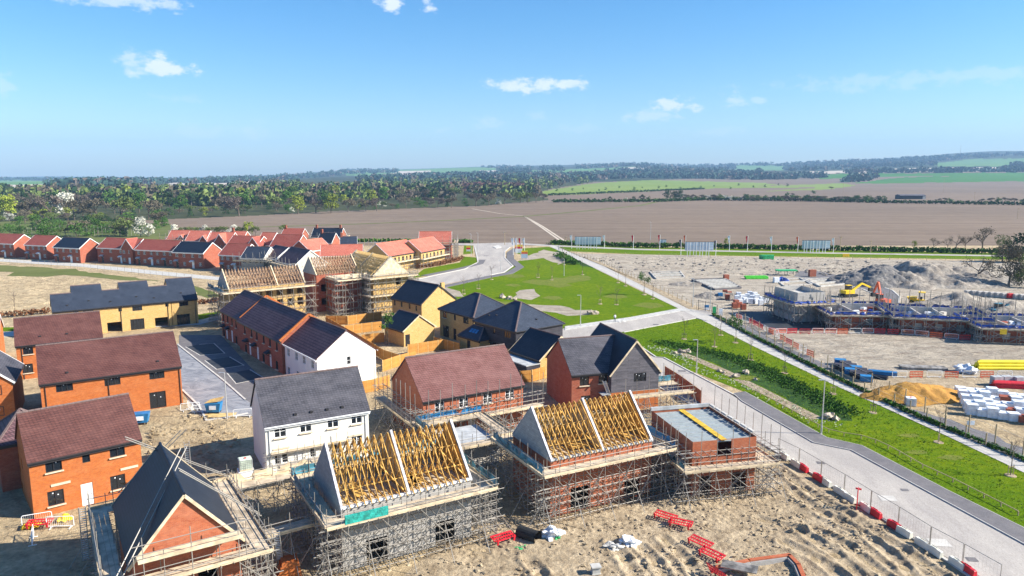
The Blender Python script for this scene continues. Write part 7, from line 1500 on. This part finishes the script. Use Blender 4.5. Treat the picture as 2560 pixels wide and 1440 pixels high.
MB().tube((-.52, 0, .34), (-.12, 0, .3), .02).tube((-.12, 0, .3), (.35, 0, .8), .02).tube((-.12, 0, .3), (-.22, 0, .85), .02).tube((-.2, 0, .78), (.35, 0, .8), .02).tube((-.52, 0, .34), (-.2, 0, .75), .015).tube((.52, 0, .34), (.35, 0, .85), .02).build('bicycle_frame', M['galv'], o)
MB().box(-.33, -.07, .85, -.1, .07, .9).build('saddle', M['black_upvc'], o); MB().tube((.3, -.25, .95), (.3, .25, .95), .02).tube((.35, 0, .8), (.3, 0, .95), .02).build('handlebar', M['black_upvc'], o)

def ladder(a, b, label, w=.42):
    d = b-a; o = thing('ladder', label, 'ladder', a, 0); side = d.cross(Vector((0, 0, 1))).normalized() if abs(d.normalized().z) < .99 else Vector((1, 0, 0)); side *= w/2; O = Vector((0, 0, 0))
    rod('stile', O-side, d-side, .035, M['galv'], o); rod('stile', O+side, d+side, .035, M['galv'], o); n = int(d.length/.3)
    for i in range(1, n): q = d*(i/n); rod('rung', q-side, q+side, .025, M['galv'], o)
ladder(G(215, 1400), G(205, 1268, 6.2), 'tall ladder rising at the left side of the black roofed house scaffold'); ladder(G(475, 1215), G(466, 1105, 5.6), 'ladder standing behind the black roofed house in the shade')
ladder(G(1522, 985, 2.4), G(1510, 952, 5.2), 'ladder leaning under the upper window of the dark gabled house'); ladder(G(700, 1400, 1.0), G(690, 1330, 5.0), 'ladder in the shaded gap left of the blockwork house')
# clods and stones over the churned soil
_q = random.Random(77)
def clods(label, poly, n, s0, s1, mat, hf):
    P2 = [(p.x, p.y) for p in (G(*q) for q in poly)]; x0 = min(p[0] for p in P2); x1 = max(p[0] for p in P2); y0 = min(p[1] for p in P2); y1 = max(p[1] for p in P2); mb = MB(); k = 0
    while k < n:
        x, y = _q.uniform(x0, x1), max(38, _q.uniform(y0, y1)); k += 1
        if noise.noise(Vector((x*.35, y*.35, 2))) < -.05 or not inpoly(x, y, P2): continue
        s = s0+(s1-s0)*_q.random()**3; mb.blob((x, y, hf(x, y)+s*.2), (s, s*_q.uniform(.6, 1), s*.6), seed=k*.37, sub=1, amp=.6)
    tag(mb.build('clods', mat), label, 'clods', kind='stuff')
clods('loose clods and stones over the foreground mud', [(1180, 1300), (1420, 1300), (1700, 1225), (1940, 1165), (2150, 1275), (2400, 1440), (2450, 1500), (1000, 1500)], 5200, .05, .24, M['mud'], lambda x, y: max(0, mudh(x, y)[0])-.02)
clods('loose clods on the sandy plot between the left houses', [(370, 1080), (450, 1040), (612, 1050), (600, 1215), (480, 1230), (370, 1150)], 1500, .06, .28, M['sand'], lambda x, y: rough_h(x, y)-.03)
clods('loose clods over the pale right hand site', [(1440, 642), (2100, 652), (2560, 662), (2560, 690), (1860, 690), (1600, 688)], 2500, .15, .7, M['heap'], lambda x, y: .05)
# ------------------------------------------------------------------ air
hz = MB().box(-9000, -60, -40, 9000, 9400, 420); ho = hz.build('haze', None or M['glass']); ho.data.materials.clear()
m = bpy.data.materials.new('haze'); m.use_nodes = True; nt = m.node_tree; nt.nodes.clear(); ou = nt.nodes.new('ShaderNodeOutputMaterial'); pv = nt.nodes.new('ShaderNodeVolumePrincipled')
pv.inputs['Color'].default_value = (.42, .68, 1.0, 1); pv.inputs['Density'].default_value = 0.00011; pv.inputs['Anisotropy'].default_value = 0.0; nt.links.new(pv.outputs[0], ou.inputs['Volume'])
ho.data.materials.append(m); tag(ho, 'thin blue air haze over the whole landscape', 'haze', kind='stuff')
if __name__ == '__main__':
    for _o in bpy.data.objects:
        if 'label' in _o and not 4 <= len(_o['label'].split()) <= 16: print('LABELLEN', len(_o['label'].split()), _o['label'])
